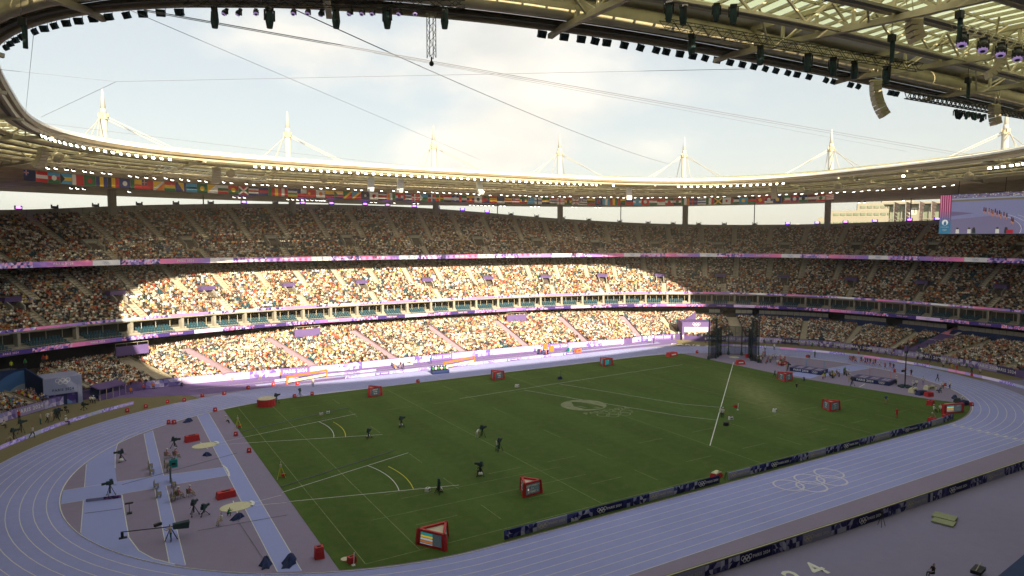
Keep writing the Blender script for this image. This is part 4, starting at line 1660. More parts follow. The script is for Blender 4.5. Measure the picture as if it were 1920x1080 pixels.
NTR = 28
for k in range(NTR):
    u = UT + PR * k / NTR
    A0 = Vector((*rpt(u, 0.0), 0)); B0 = Vector((*rpt(u, 1.0), 0))
    b = MB()
    L_ = (B0 - A0).length; d = (B0 - A0).normalized()
    zb, zt = 44.35, 46.85

    def TP(x, z):
        q = A0 + d * x
        return Vector((q.x, q.y, z))
    zl = lambda x: 44.45 - 1.5 * x / L_
    b.beam(TP(-.3, 44.25), TP(1.4, zl(1.4)), .40, .34)
    b.beam(TP(1.4, zl(1.4)), TP(L_ - .5, zl(L_ - .5)), .42, .42)
    b.beam(TP(3.4, 46.0), TP(L_ - .5, 45.9), .34, .36)
    nb = int((L_ - 3.8) / 2.7)
    for i in range(nb):
        x0, x1 = 3.4 + (L_ - 3.9) * i / nb, 3.4 + (L_ - 3.9) * (i + 1) / nb
        b.beam(TP(x0, zl(x0)), TP(x0, 46.0), .2, .2)
        if i % 2:
            b.beam(TP(x0, zl(x0)), TP(x1, 46.0), .2, .2)
        else:
            b.beam(TP(x0, 46.0), TP(x1, zl(x1)), .2, .2)
    # wind bracing to both sides
    sd = Vector((-d.y, d.x, 0))
    for sg in (-1, 1):
        for x in (5.0, 13.0, 21.0):
            b.beam(TP(x, zl(x)), TP(x + 1.5, 46.2) + sd * (sg * 3.4), .14, .14)
    rbuild(b, 'truss', M['steel'])

# zigzag ring trusses between the radial ones
for s_ in (.27, .60):
    n_ = int(PR * (1 + .4 * s_) / 2.6 / 2) * 2
    b = MB()
    pts = [rpt(PR * i / n_, s_) for i in range(n_ + 1)]
    zl_ = 44.45 - 1.5 * s_
    for i in range(n_):
        p, q = pts[i], pts[i + 1]
        if i % 2:
            b.beam((*p, zl_), (*q, 45.9), .15, .15)
        else:
            b.beam((*p, 45.9), (*q, zl_), .15, .15)
        b.beam((*p, zl_), (*q, zl_), .2, .2)
    rbuild(b, 'ring_truss', M['steel'])

# columns under the roof and slim posts between them
COLT = [1.9 + 40.07 * k for k in range(-2, 9)]
for tq in COLT:
    x, y = ring((144.8, 113.8), tq)
    zz0 = float(ZF(tq)) - 3.2
    loc_roof(MB().tube((x, y, zz0), (x, y, float(ZG(tq)) + .9), 1.02, 12).build('column', M['barrier'], ROOF))
    x, y = ring((147.5, 116.5), tq + 20.0)
    zz0 = float(ZF(tq + 20)) - 1.2
    loc_roof(MB().tube((x, y, zz0), (x, y, float(ZG(tq + 20)) + .6), .17, 6).build('post', M['catwalk'], ROOF))

# white needles with their stays ------------------------------------------
MAST_LBL = ['tall white mast with stays, leftmost above the far roof', 'slim white mast with paired stays, second from the left', 'slim white mast against the small cloud, third from the left', 'slim white mast right of the big cloud, fourth from the left', 'white mast above the curved lit roof edge, fifth from the left', 'white mast with wide stays before the right end, sixth from the left', 'thick white mast at the right edge behind the speaker']
for k in range(6, -1, -1):
    tq = 1.9 + 40.07 * k + (0.7 if k == 2 else 0)
    x, y = ring((147, 116), tq)
    P = Vector((float(x), float(y), 0))
    o = Vector((*(ring((157, 126), tq) - ring((147, 116), tq)), 0)).normalized()
    sd = Vector((-o.y, o.x, 0))
    root = empty('roof_mast', (P.x, P.y, 42.5), 0, MAST_LBL[6 - k], 'mast', 'white masts above the roof')

    def RP(q):
        return (q[0] - P.x, q[1] - P.y, q[2] - 42.5)
    b = MB()
    b.tube(RP((P.x, P.y, 42.5)), RP((P.x, P.y, 60.6)), .92, 12, r2=.80)
    b.tube(RP((P.x, P.y, 60.6)), RP((P.x, P.y, 62.2)), .80, 12, r2=.62)
    b.tube(RP((P.x, P.y, 62.2)), RP((P.x, P.y, 67.0)), .60, 10, r2=.16)
    n_ = b.build('needle', M['mast'], root)
    for p_ in n_.data.polygons:
        p_.use_smooth = True
    b = MB()
    for i in range(8):
        a = 2 * math.pi * i / 8
        q = P + (o * math.cos(a) + sd * math.sin(a)) * 1.0
        b.box(RP((q.x, q.y, 60.0 + (i % 2) * .6)), (.3, .3, .9), a)
    b.tube(RP((P.x, P.y, 59.5)), RP((P.x, P.y, 60.9)), 1.02, 10, r2=.9)
    b.build('collar', M['fascia2'], root)
    for sg in (-1, 1):
        for (ro, so, off) in ((-26, 16, 0), (-20, 20, .7), (9, 4.5, 0)):
            a = P + sd * (sg * .9) + Vector((0, 0, 60.2 - off))
            e = P + o * ro + sd * (sg * so) + Vector((0, 0, 46.2 if ro < 0 else 42.6))
            MB().tube(RP(a), RP(e), .13, 6).build('stay', M['mast'], root)

# lamps along the far lip ---------------------------------------------------


def make_floodlight(lit):
    h = MB()
    h.box((0, .10, 0), (.92, .34, .72)); h.box((0, .34, .0), (.5, .16, .46))
    y_ = MB()
    for sx in (-.5, .5):
        y_.tube((sx, .05, 0), (sx, .15, .62), .03, 5)
    y_.tube((-.5, .15, .62), (.5, .15, .62), .03, 5); y_.tube((0, .15, .6), (0, .25, 1.05), .04, 5)
    f = MB().poly([(-.42, -.08, -.32), (.42, -.08, -.32), (.42, -.08, .32), (-.42, -.08, .32)])
    return h.mesh('lamp_body', M['cover']), y_.mesh('bracket', M['black']), f.mesh('lamp_lens', M['lamp'] if lit else M['glassback'])


FL_ON = make_floodlight(True); FL_OFF = make_floodlight(False)


def floodlight(loc, face, tilt, lit, label, group, jitter=0.0, size=1.0):
    root = empty('floodlight', loc, 0, label, 'floodlight', group)
    q = Vector((face[0], face[1], 0)).to_track_quat('-Y', 'Z')
    root.rotation_mode = 'QUATERNION'
    root.rotation_quaternion = Quaternion((0, 0, 1), math.atan2(face[1], face[0]) + math.pi / 2 + jitter)
    ms = FL_ON if lit else FL_OFF
    root.scale = (size,) * 3
    for nm, me in zip(('lamp_body', 'bracket', 'lamp_lens'), ms):
        o = link(nm, me, root)
        if nm != 'bracket':
            o.rotation_euler = (tilt, 0, 0)
    return root


def lip_frame(u):
    A = Vector((*rpt(u, 0.0), 0)); B0 = Vector((*rpt(u, 1.0), 0))
    return A, (B0 - A).normalized()


STRETCH = list(zip((205.36, 159.43, 141.25, 72.80, 48.73,), (175.82, 141.25, 74.10, 67.62, 21.16,), (20, 13, 38, 2, 17)))
for u0, u1, n in STRETCH:
    if abs(u1 - u0) > PR / 2:
        u0 += PR if u0 < u1 else -PR
    for i in range(n):
        u = lerp(u0, u1, i / max(1, n - 1))
        A, d = lip_frame(u)
        P = A + d * .15
        floodlight((P.x, P.y, 44.05), (-d.x, -d.y), R(-22), True, 'lit floodlight under the far roof lip, white glare', 'lit floodlights on the far roof lip', rnd.uniform(-.25, .25), .66)
for u in (428.38, 426.85, 425.39, 423.52, 421.94, 420.43, 446.76,):
    A, d = lip_frame(u)
    P = A + d * .3
    floodlight((P.x, P.y, 43.7), (-d.x * .4 - .6, -d.y * .4 - .5), R(-25), True, 'lit floodlight seen from the side at the right roof end', 'lit floodlights at the right roof end', .2, .7)
# dark lamps on the near lip, left and right of the hanging truss
for u in (252.16, 253.70, 255.21, 256.57, 259.02, 260.38, 261.79, 263.18, 264.49, 265.94, 267.40, 268.91, 270.18, 271.55, 272.95,):
    A, d = lip_frame(u); P = A - d * .3
    floodlight((P.x, P.y, 45.35), (-d.x, -d.y), R(-30), False, 'dark unlit floodlight on the near left roof lip', 'dark floodlights on the near left lip', rnd.uniform(-.3, .3), .62)
for u in (298.75, 300.63, 302.12, 303.34, 304.43, 306.06, 307.63, 309.23, 310.27, 311.74, 313.15, 314.51, 315.93, 317.47, 318.98, 320.45, 321.92, 323.35, 325.00, 326.34, 328.07, 330.65, 331.85, 334.64, 335.90, 341.68, 342.69,):
    A, d = lip_frame(u); P = A - d * .3
    floodlight((P.x, P.y, 45.32), (-d.x, -d.y), R(-30), False, 'dark unlit floodlight on the near right roof lip', 'dark floodlights on the near right lip', rnd.uniform(-.2, .2), .72)

# second and third rows of small lit lamps under the far roof
sm = MB(); sm.box((0, 0, .14), (.75, .42, .12)); sm.box((0, 0, .34), (.12, .12, .3))
sm_body = sm.mesh('lamp_body', M['black'])
sl = MB(); sl.box((0, 0, 0), (.60, .30, .14)); sm_lens = sl.mesh('lamp_lens', M['lamp2'])


def small_lamp(loc, rz, tilt, label, group):
    r_ = empty('roof_lamp', loc, rz, label, 'lamp', group)
    for nm, me in (('lamp_body', sm_body), ('lamp_lens', sm_lens)):
        o = link(nm, me, r_); o.rotation_euler = (tilt, 0, 0)


tq = -8.0
while tq < 292:
    if rnd.random() < .85:
        x, y = ring((100.0, 82.0), tq + rnd.uniform(-.4, .4))
        A, Bq = ring((100, 82), tq), ring((110, 92), tq)
        small_lamp((x, y, 42.55 + rnd.uniform(-.15, .15)), math.atan2(*(Bq - A)[::-1]) + math.pi / 2 + rnd.uniform(-.4, .4), R(-40), 'small lit lamp in the row above the flags', 'small lamps above the flags')
    tq += 2.3
for t0, n in ((276, 3), (262, 1), (234, 3), (218, 8), (208, 2), (191, 2), (183, 1), (176, 2), (155, 7), (143, 2), (131, 3), (115, 2), (106, 2), (20, 2), (8, 1), (-6.5, 4)):
    for i in range(n):
        x, y = ring((106.5, 90.8), t0 - i * 1.5)
        small_lamp((x, y, 39.9), math.atan2(y, x) + math.pi / 2, R(-55), 'small lit lamp hanging below the row of flags', 'small lamps below the flags')

# moving heads -----------------------------------------------------------------
mh_a = MB(); mh_a.box((0, 0, -.08), (.42, .34, .2))
for sx in (-.27, .27):
    mh_a.box((sx, 0, -.42), (.08, .16, .6))
mh_base = mh_a.mesh('yoke', M['black'])
hb = MB(); hb.tube((0, 0, -.22), (0, 0, -.75), .20, 10, r2=.24); hb.tube((0, 0, -.75), (0, 0, -1.15), .24, 10, r2=.17)
mh_head = hb.mesh('lamp_head', M['cover'])
hb = MB(); hb.sphere((0, 0, -1.12), .22, 10, 5); lens_me = hb.mesh('lamp_lens', M['lens'])
hb = MB(); hb.tube((0, 0, -.22), (0, 0, -.5), .2, 10, r2=.34); hb.sphere((0, 0, -.6), .34, 10, 6)
round_head = hb.mesh('lamp_head', M['black'])
hb = MB(); hb.tube((0, 0, -.72), (0, 0, -.9), .30, 10, r2=.24); round_lens = hb.mesh('lamp_lens', M['lens'])


def moving_head(loc, scale, kind, label, group, tilt=0.0, rz=0.0):
    r_ = empty('stage_light', loc, rz, label, 'stage light', group)
    r_.scale = (scale,) * 3
    link('yoke', mh_base, r_)
    o = link('lamp_head', round_head if kind == 'round' else mh_head, r_); o.rotation_euler = (tilt, 0, 0)
    if kind != 'plain':
        o2 = link('lamp_lens', round_lens if kind == 'round' else lens_me, r_); o2.rotation_euler = (tilt, 0, 0)
    return r_


NT = empty('lighting_truss', (-68.63, -47.41, 43.60), 0, 'black lattice truss along the near roof edge at the top left', 'truss')
p0 = Vector((-68.61, -47.21, 43.60)); p1 = Vector((-54.62, -55.55, 43.60))
o = lattice(MB(), (0, 0, 0), p1 - p0, .42, .42, .55, .028).build('lattice', M['black'], NT)
for px, py in ((400, 16), (503, 14), (628, 18), (724, 14), (832, 16)):
    moving_head(Vector(p0 + (p1 - p0) * ((px - 345) / 523.0)) + Vector((0, 0, -.25)), 1.0, 'plain', 'large dark stage light hanging from the top left truss', 'large lights on the top left truss', 0, rnd.uniform(0, 3))
for px in (423, 449, 478, 549, 576, 602, 657, 678, 697, 749, 776):
    moving_head(Vector(p0 + (p1 - p0) * ((px - 345) / 523.0)) + Vector((0, 0, -.3)), .48, 'round', 'small round stage light hanging from the top left truss', 'small lights on the top left truss', .5, rnd.uniform(0, 3))
NT = empty('lighting_truss', (-41.46, -58.14, 43.90), 0, 'black lattice truss under the glass at the top right', 'truss')
p0 = Vector((-41.30, -57.98, 43.90)); p1 = Vector((-15.31, -60.53, 43.90))
lattice(MB(), (0, 0, 0), p1 - p0, .55, .55, .6, .03).build('lattice', M['black'], NT)
for px in (1286, 1400, 1487, 1537, 1580, 1649):
    moving_head(Vector(p0 + (p1 - p0) * ((px - 1240) / 482.0)) + Vector((0, 0, -.3)), 1.15, 'plain', 'dark stage light hanging from the top right truss', 'lights on the top right truss', 0, rnd.uniform(0, 3))
NT = empty('lighting_truss', (-23.51, -67.18, 44.20), 0, 'short lattice truss with lilac lights in the top right corner', 'truss')
p0 = Vector((-23.75, -67.29, 44.20)); p1 = Vector((-13.27, -67.67, 44.20))
lattice(MB(), (0, 0, 0), p1 - p0, .5, .5, .5, .03).build('lattice', M['steel'], NT)
for px, w_ in ((1803, 'first'), (1840, 'second'), (1873, 'third'), (1906, 'fourth')):
    moving_head(Vector(p0 + (p1 - p0) * ((px - 1788) / 147.0)) + Vector((0, 0, -.3)), 1.15, 'round', 'round black stage light with lilac lens, %s from the left on the corner truss' % w_, 'lilac lights in the corner', -.35, math.atan2(CAM.y + 60, CAM.x - 10) + math.pi / 2)
NT = empty('lighting_truss', (-5.65, -54.30, 43.90), 0, 'dense lattice truss with lamps below the right roof edge', 'truss')
p0 = Vector((-5.65, -54.30, 43.90)); p1 = Vector((18.20, -55.09, 43.90))
lattice(MB(), (0, 0, 0), p1 - p0, .5, .6, .4, .06).build('lattice', M['black'], NT)
for px in (1783, 1790, 1797, 1805, 1812, 1818, 1826, 1836):
    moving_head(Vector(p0 + (p1 - p0) * ((px - 1700) / 230.0)) + Vector((0, 0, -.6)), .8, 'plain', 'dark lamp in the cluster under the right roof edge', 'lamp cluster under the right roof edge', .5, px)
for (q, l_, s_) in (((-40.22, -61.59, 44.40), 'bronze coloured stage light under the glass, left of a pair', .9), ((-39.16, -62.00, 44.40), 'bronze coloured stage light under the glass, right of a pair', 1.0), ((-43.22, -60.58, 44.30), 'dark stage light half cut by the top edge', 1.0), ((-42.05, -60.62, 44.30), 'slim dark hoist and light below the left glass bays', 1.05)):
    moving_head(q, s_, 'plain', l_, 'single lights under the glass', 0, rnd.uniform(0, 3))
for (q, l_) in (((-23.87, -63.15, 44.30), 'dark chain hoist hanging under the glass panels'), ((-24.23, -67.83, 44.60), 'dark chain hoist above the lilac lights'), ((-4.98, -59.39, 44.30), 'dark chain hoist above the right roof edge'), ((-77.26, -36.18, 44.00), 'dark hanging hoist at the left roof corner')):
    r_ = empty('chain_hoist', q, 0, l_, 'hoist', 'chain hoists under the roof')
    MB().box((0, 0, .1), (.45, .4, .5)).build('motor', M['black'], r_)
    MB().tube((.12, 0, -.1), (.12, 0, -1.6), .17, 8, r2=.15).build('chain_bag', M['cover'], r_)
    MB().tube((-.05, 0, .3), (0, 0, 1.6), .025, 4).build('chain', M['black'], r_)
# hanging ladder truss in the opening
q = Vector((-55.25, -52.35, 43.90))
r_ = empty('hanging_truss', q, 0, 'pale lattice ladder hanging down into the opening at the top', 'truss')
lattice(MB(), (0, 0, 0), (0, 0, -2.75), .42, .42, .42, .026).build('lattice', M['catwalk'], r_)
MB().sphere((0, 0, -3.1), .16, 8, 5).tube((0, 0, -2.7), (0, 0, -3.0), .05, 6).build('lamp', M['black'], r_)

# line-array loudspeakers -------------------------------------------------------


def speaker_array(loc, face, n, size, curve, label, mm):
    r_ = empty('speaker_array', loc, math.atan2(face[1], face[0]) + math.pi / 2, label, 'speaker', 'hanging speaker arrays')
    y, z, a = 0.0, 0.0, 0.0
    for i in range(n):
        b = MB(); w, h, dp = size
        b.hexa([(-w / 2, -dp / 2, -h * .97), (w / 2, -dp / 2, -h * .97), (w * .46, dp / 2, -h * .9), (-w * .46, dp / 2, -h * .9)], [(-w / 2, -dp / 2, 0), (w / 2, -dp / 2, 0), (w * .46, dp / 2, 0), (-w * .46, dp / 2, 0)])
        o = b.build('speaker', mm, r_)
        o.location = (0, y, z); o.rotation_euler = (a, 0, 0)
        z -= h * math.cos(a); y += h * math.sin(a); a += curve
    b = MB(); b.beam((0, -.5, .12), (0, .5, .12), .5, .12); b.tube((0, 0, .15), (0, .2, 1.6), .03, 4); b.tube((0, .4, .15), (0, .6, 2.0), .03, 4)
    b.build('frame', M['steel'], r_)
    return r_


speaker_array((-13.56, -55.86, 43.90), (-.6, .5), 8, (1.1, .40, .7), .085, 'large curved beige speaker array hanging from the right roof edge', M['fascia2'])
speaker_array((8.27, -55.81, 44.00), (-.7, .4), 5, (1.0, .4, .7), .08, 'beige speaker array beside the thick right mast', M['fascia2'])
speaker_array((-25.71, -65.68, 44.60), (.7, -.5), 4, (1.1, .34, .7), -.16, 'beige speaker array slung under the glass at the top right', M['fascia2'])
speaker_array((-11.27, -64.70, 44.40), (.5, -.6), 6, (1.0, .30, .6), .24, 'curved pale speaker array under the glass near the right edge', M['fascia2'])
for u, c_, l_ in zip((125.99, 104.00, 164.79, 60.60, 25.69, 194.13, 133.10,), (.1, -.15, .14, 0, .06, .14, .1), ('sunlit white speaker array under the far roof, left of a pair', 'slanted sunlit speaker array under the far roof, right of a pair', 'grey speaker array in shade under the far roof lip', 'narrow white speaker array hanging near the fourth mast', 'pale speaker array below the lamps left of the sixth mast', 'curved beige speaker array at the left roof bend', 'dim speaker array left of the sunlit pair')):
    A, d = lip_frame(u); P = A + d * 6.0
    speaker_array((P.x, P.y, 43.9), (-d.x, -d.y), 7, (1.5, .46, .8), c_, l_, M['white'] if 'white' in l_ or 'sunlit' in l_ else M['fascia2'])  # arrays named sunlit take white paint, so sunlight sits in the colour
for u in (189.01, 161.33, 143.02, 62.81, 12.31, 438.95,):
    A, d = lip_frame(u); P = A + d * 9.0
    r_ = empty('roof_globe', (P.x, P.y, 43.3), 0, 'round pale drum under the far roof', 'drum', 'round drums under the roof')
    MB().sphere((0, 0, 0), .95, 12, 8).build('drum', M['fascia2'], r_); MB().tube((0, 0, .8), (0, 0, 2.6), .08, 6).build('hanger', M['steel'], r_)
# white lattice beam under the roof, left
r_ = empty('lighting_truss', (-52, 62, 43.0), 0, 'pale lattice truss hanging under the far left roof', 'truss')
lattice(MB(), (-12, -4, .6), (10.5, 5, -.1), .8, .9, 1.1, .07).build('lattice', M['white'], r_)

# cables over the opening ------------------------------------------------------


def cable(name, pts, r, label, group='cables over the opening', sag=0.0, n=14):
    a, e = Vector(pts[0]), Vector(pts[1])
    b = MB(); prev = a
    for i in range(1, n + 1):
        f = i / n
        q = a.lerp(e, f) - Vector((0, 0, 4 * sag * f * (1 - f)))
        b.tube(prev, q, r, 4, cap=False); prev = q
    tag(b.build(name, M['wire']), label, 'cable', group)


cable('cable', [(-70.45, -41.62, 44.50), (68.30, -27.56, 45.30)], .035, 'upper dark cable of the pair crossing the whole opening', sag=.15)
cable('cable', [(-70.44, -41.33, 44.50), (70.03, -25.68, 45.30)], .028, 'lower thin cable of the pair crossing the whole opening', sag=.1)
cable('cable', [(-62.62, -46.98, 44.50), (32.72, 17.61, 46.00)], .035, 'dark cable dropping steeply from the top truss to the far roof', sag=.9)
cable('cable', [(-71.67, -17.55, 44.50), (-24.21, -50.58, 44.80)], .02, 'thin level wire from a node over the left opening')
cable('cable', [(-81.09, -17.56, 44.50), (-71.67, -17.55, 44.50)], .018, 'thin wire entering from the left edge')
cable('cable', [(-71.67, -17.55, 44.50), (-79.78, 17.91, 45.80)], .02, 'thin wire running down from the node to the left roof bend')
cable('cable', [(-76.90, -32.27, 44.50), (-81.16, 14.28, 45.60)], .02, 'thin upright wire at the left roof bend')
cable('cable', [(-80.60, 24.64, 46.00), (24.64, 59.62, 46.00)], .03, 'faint cable skimming the far roof lip', sag=.5)
cable('cable', [(-71.27, -41.13, 44.50), (-6.16, 32.20, 46.00)], .02, 'very thin wire under the big cloud')
cable('cable', [(-53.75, -37.73, 45.00), (54.60, -21.24, 46.00)], .02, 'very thin wire below the cable pair')

# purple lamps on the rim wall ----------------------------------------------------
pb = MB(); pb.box((0, 0, .12), (1.3, .5, .24))
for sx in (-.75, .75):
    pb.box((sx, 0, .45), (.22, .3, .9))
rim_body = pb.mesh('lamp_body', M['navy'])
pl = MB(); pl.box((0, -.1, .42), (.95, .42, .34)); rim_lens = pl.mesh('lamp_lens', M['uv'])
DULL = mat('violet_lens', (0.05, 0.03, 0.22), .4)
rim_lens2 = pl.mesh('lamp_lens', DULL)
for best, lit in zip((258.65, 252.38, 244.88, 236.34, 228.72, 221.12, 213.53, 205.95, 199.13, 191.67, 182.54, 176.16, 168.32, 161.37, 153.55, 145.75, 138.00, 129.61, 121.01, 112.45, 102.44, 93.44, 85.66, 77.92, 70.37, 61.71, 52.63, 44.81, 37.51, 30.15, 21.79, 15.34,), (1, 0, 0, 0, 0, 0, 1, 0, 1, 1, 1, 1, 1, 1, 1, 1, 0, 0, 0, 0, 0, 0, 0, 0, 0, 0, 1, 1, 1, 1, 1, 1)):
    x, y = ring((146.2, 115.2), best)
    r_ = empty('rim_light', (x, y, float(ZF(best))), math.atan2(y, x) - math.pi / 2, ('glowing purple lamp on top of the rim wall' if lit else 'dark violet lamp unit on top of the rim wall'), 'stage light', 'glowing lamps on the rim' if lit else 'dark lamps on the rim')
    link('lamp_body', rim_body, r_); link('lamp_lens', rim_lens if lit else rim_lens2, r_)

# flags ---------------------------------------------------------------------------
FC = dict(r=srgb(206, 30, 38), w=srgb(235, 232, 226), b=srgb(22, 42, 120), n=srgb(18, 26, 74), g=srgb(20, 110, 58), y=srgb(246, 196, 30), k=srgb(20, 20, 22), c=srgb(70, 165, 210), o=srgb(240, 130, 30), m=srgb(130, 25, 45), t=srgb(30, 140, 130))
FC = {k_: tuple(.82 * q + .035 for q in v_) for k_, v_ in FC.items()}
FN = dict(r='red', w='white', b='blue', n='navy', g='green', y='yellow', k='black', c='pale blue', o='orange', m='maroon', t='teal')
FLAGS = '''P:n,q H:r,w,r H:c,r,g,dw H:c,y,c,Tk V:w,r,r P:g,dr V:b,y,b V:k,y,r P:b,dw L:g,y,r P:r,q D:y,o H:r,y,g P:b,ty H:c,c,k,c,c P:g,dy D:y,w H:w,g,r H:r,g,dy S:g,r,w H:b,w,r,w,b
H:b,r,b V:g,r,y V:r,w,r H:b,w,g,y Q:b,w,r P:r,ey P:w,do H:y,y,b,r H:y,w,r,b,Tg D:g,r D:c,r P:n,ew P:w,dr H:b,w,r,r,w,b V:o,w,g H:r,w,b,dr H:b,w,b,w,b,Tr X:r,w H:c,g,Tw K:b,w,r K:g,y,r H:r,w,k H:b,w,b,dw L:r,g,w,k H:y,b,r,do P:w,dk T3:g,b,r
H:r,y,y,r H:b,k,w H:b,y,r,y,b H:r,w,r,w,r,q H:g,y,r,db P:c,q X:w,b H:g,y,b H:r,w,b,w,g X:w,r H:r,y,g,dk J:n,r H:b,w,b,w,b,w,q H:y,g,r P:b,dr V:c,w,c V:r,y,g L:r,y,g,k H:b,r H:c,w,c,dc P:r,dw H:r,w,g H:r,w H:g,w,r,dr H:r,w,k,dg V:g,w,o X:b,r H:w,b,w,b,w V:g,w,r S:k,g,y P:w,er H:k,w,g,Tr P:c,dy H:k,r,g,dr P:r,dy H:r,b,w,dw P:b,dy H:g,w,r,Tk H:r,b,b,r,dw H:b,w,g,dk H:m,w,m H:r,w,w,r,dg H:r,w,r,w,r,w,r,n'''.split()
FW_, FH_ = 2.42, 2.05
flag_names = {}


def flag_parts(spec):
    kind, rest_ = spec.split(':')
    it = rest_.split(',')
    b = MB()
    x0, x1, z0, z1 = -FW_ / 2, FW_ / 2, -FH_, 0.0

    def rect(a, c, e, f, col, k=0):
        yy = -.006 * k
        b.poly([(lerp(x0, x1, a), yy, lerp(z0, z1, e)), (lerp(x0, x1, c), yy, lerp(z0, z1, e)), (lerp(x0, x1, c), yy, lerp(z0, z1, f)), (lerp(x0, x1, a), yy, lerp(z0, z1, f))], 0, FC[col])
    base = [q for q in it if len(q) == 1 and q in FC]
    ext = [q for q in it if not (len(q) == 1 and q in FC)]
    desc = ''
    nm = [FN[q] for q in base]
    if kind in ('P',):
        rect(0, 1, 0, 1, base[0]); desc = 'plain %s field' % nm[0]
    elif kind == 'H':
        n = len(base)
        for i, q in enumerate(base):
            rect(0, 1, 1 - (i + 1) / n, 1 - i / n, q)
        desc = '-'.join(nm) + ' level bands'
    elif kind == 'V':
        n = len(base)
        for i, q in enumerate(base):
            rect(i / n, (i + 1) / n, 0, 1, q)
        desc = '-'.join(nm) + ' upright bands'
    elif kind == 'L':
        rect(0, .33, 0, 1, base[0]); n = len(base) - 1
        for i, q in enumerate(base[1:]):
            rect(.33, 1, 1 - (i + 1) / n, 1 - i / n, q)
        desc = '%s hoist band and %s level bands' % (nm[0], '-'.join(nm[1:]))
    elif kind == 'D':
        b.poly([(x0, 0, z0), (x1, 0, z1), (x0, 0, z1)], 0, FC[base[0]]); b.poly([(x0, 0, z0), (x1, 0, z0), (x1, 0, z1)], 0, FC[base[1]])
        b.poly([(x0, -.006, z0), (x0 + .4, -.006, z0), (x1, -.006, z1 - .3), (x1, -.006, z1), (x1 - .4, -.006, z1), (x0, -.006, z0 + .3)], 0, FC['y' if base[0] != 'y' else 'w'])
        desc = '%s and %s halves split diagonally' % (nm[0], nm[1])
    elif kind in ('X', 'J'):
        rect(0, 1, 0, 1, base[0])
        if kind == 'J':
            for s_ in (1, -1):
                pts = [(x0, -.006, z0 if s_ > 0 else z1), (x0 + .45, -.006, z0 if s_ > 0 else z1), (x1, -.006, z1 - .35 if s_ > 0 else z0 + .35), (x1, -.006, z1 if s_ > 0 else z0), (x1 - .45, -.006, z1 if s_ > 0 else z0), (x0, -.006, z0 + .35 if s_ > 0 else z1 - .35)]
                b.poly(pts, 0, FC['w'])
            rect(0, 1, .34, .66, 'w', 2); rect(.41, .59, 0, 1, 'w', 2); rect(0, 1, .4, .6, base[1], 3); rect(.45, .55, 0, 1, base[1], 3)
            desc = '%s field with layered %s and white crosses' % (nm[0], nm[1])
        else:
            rect(0, 1, .40, .60, base[1], 1); rect(.30, .46, 0, 1, base[1], 2)
            desc = '%s field with a %s off-centre cross' % (nm[0], nm[1])
    elif kind == 'S':
        b.poly([(x0, 0, z0), (0, 0, (z0 + z1) / 2), (x0, 0, z1)], 0, FC[base[0]]); b.poly([(x1, 0, z0), (x1, 0, z1), (0, 0, (z0 + z1) / 2)], 0, FC[base[0]])
        b.poly([(x0, 0, z1), (0, 0, (z0 + z1) / 2), (x1, 0, z1)], 0, FC[base[1]]); b.poly([(x0, 0, z0), (x1, 0, z0), (0, 0, (z0 + z1) / 2)], 0, FC[base[1]])
        for s_ in (1, -1):
            b.poly([(x0, -.006, z0 if s_ > 0 else z1), (x0 + .3, -.006, z0 if s_ > 0 else z1), (x1, -.006, z1 - .25 if s_ > 0 else z0 + .25), (x1, -.006, z1 if s_ > 0 else z0), (x1 - .3, -.006, z1 if s_ > 0 else z0), (x0, -.006, z0 + .25 if s_ > 0 else z1 - .25)], 0, FC[base[2]])
        desc = '%s and %s quarters under a %s saltire' % tuple(nm)
    elif kind == 'K':
        rect(0, 1, 0, 1, base[0]); rect(0, .5, 0, .5, base[2], 1); rect(.5, 1, .5, 1, base[2], 1); rect(0, 1, .42, .58, base[1], 2); rect(.43, .57, 0, 1, base[1], 2)
        desc = '%s and %s quarters parted by a %s cross' % (nm[0], nm[2], nm[1])
    elif kind == 'Q':
        rect(0, 1, 0, .5, base[2]); rect(.36, 1, .5, 1, base[1]); rect(0, .36, .5, 1, base[0])
        desc = '%s corner, %s upper half and %s lower half' % (nm[0], nm[1], nm[2])
    elif kind == 'T3':
        rect(0, 1, .5, 1, base[0]); rect(0, 1, 0, .5, base[1]); b.poly([(x0, -.006, z0), (x1, -.006, (z0 + z1) / 2), (x0, -.006, z1)], 0, FC[base[2]])
        desc = '%s and %s halves with a long %s wedge' % tuple(nm)
    for e in ext:
        if e == 'q':
            rect(0, .42, .5, 1, 'b', 4); rect(0, .42, .70, .80, 'w', 5); rect(.17, .25, .5, 1, 'w', 5); rect(0, .42, .73, .77, 'r', 6); rect(.195, .225, .5, 1, 'r', 6)
            desc += ' and a crossed corner'
        elif e[0] in 'de' and len(e) == 2:
            r_ = .52 if e[0] == 'd' else .34
            cx = 0 if e[0] == 'd' else (-.55 if e[1] == 'y' else 0)
            b.poly([(cx + r_ * math.cos(2 * math.pi * i / 14), -.03, (z0 + z1) / 2 + r_ * math.sin(2 * math.pi * i / 14)) for i in range(14)], 0, FC[e[1]])
            desc += ' and a %s%s disc' % ('' if e[0] == 'd' else 'small ', FN[e[1]])
        elif e[0] == 'T':
            b.poly([(x0, -.02, z0), (x0 + FW_ * .4, -.02, (z0 + z1) / 2), (x0, -.02, z1)], 0, FC[e[1]])
            desc += ' and a %s hoist triangle' % FN[e[1]]
        elif e[0] == 't':
            b.poly([(x0 + .5, -.02, z1), (x1 - .5, -.02, z0), (x1 - .5, -.02, z1)], 0, FC[e[1]])
            desc += ' and a %s slanted triangle' % FN[e[1]]
    return b, desc


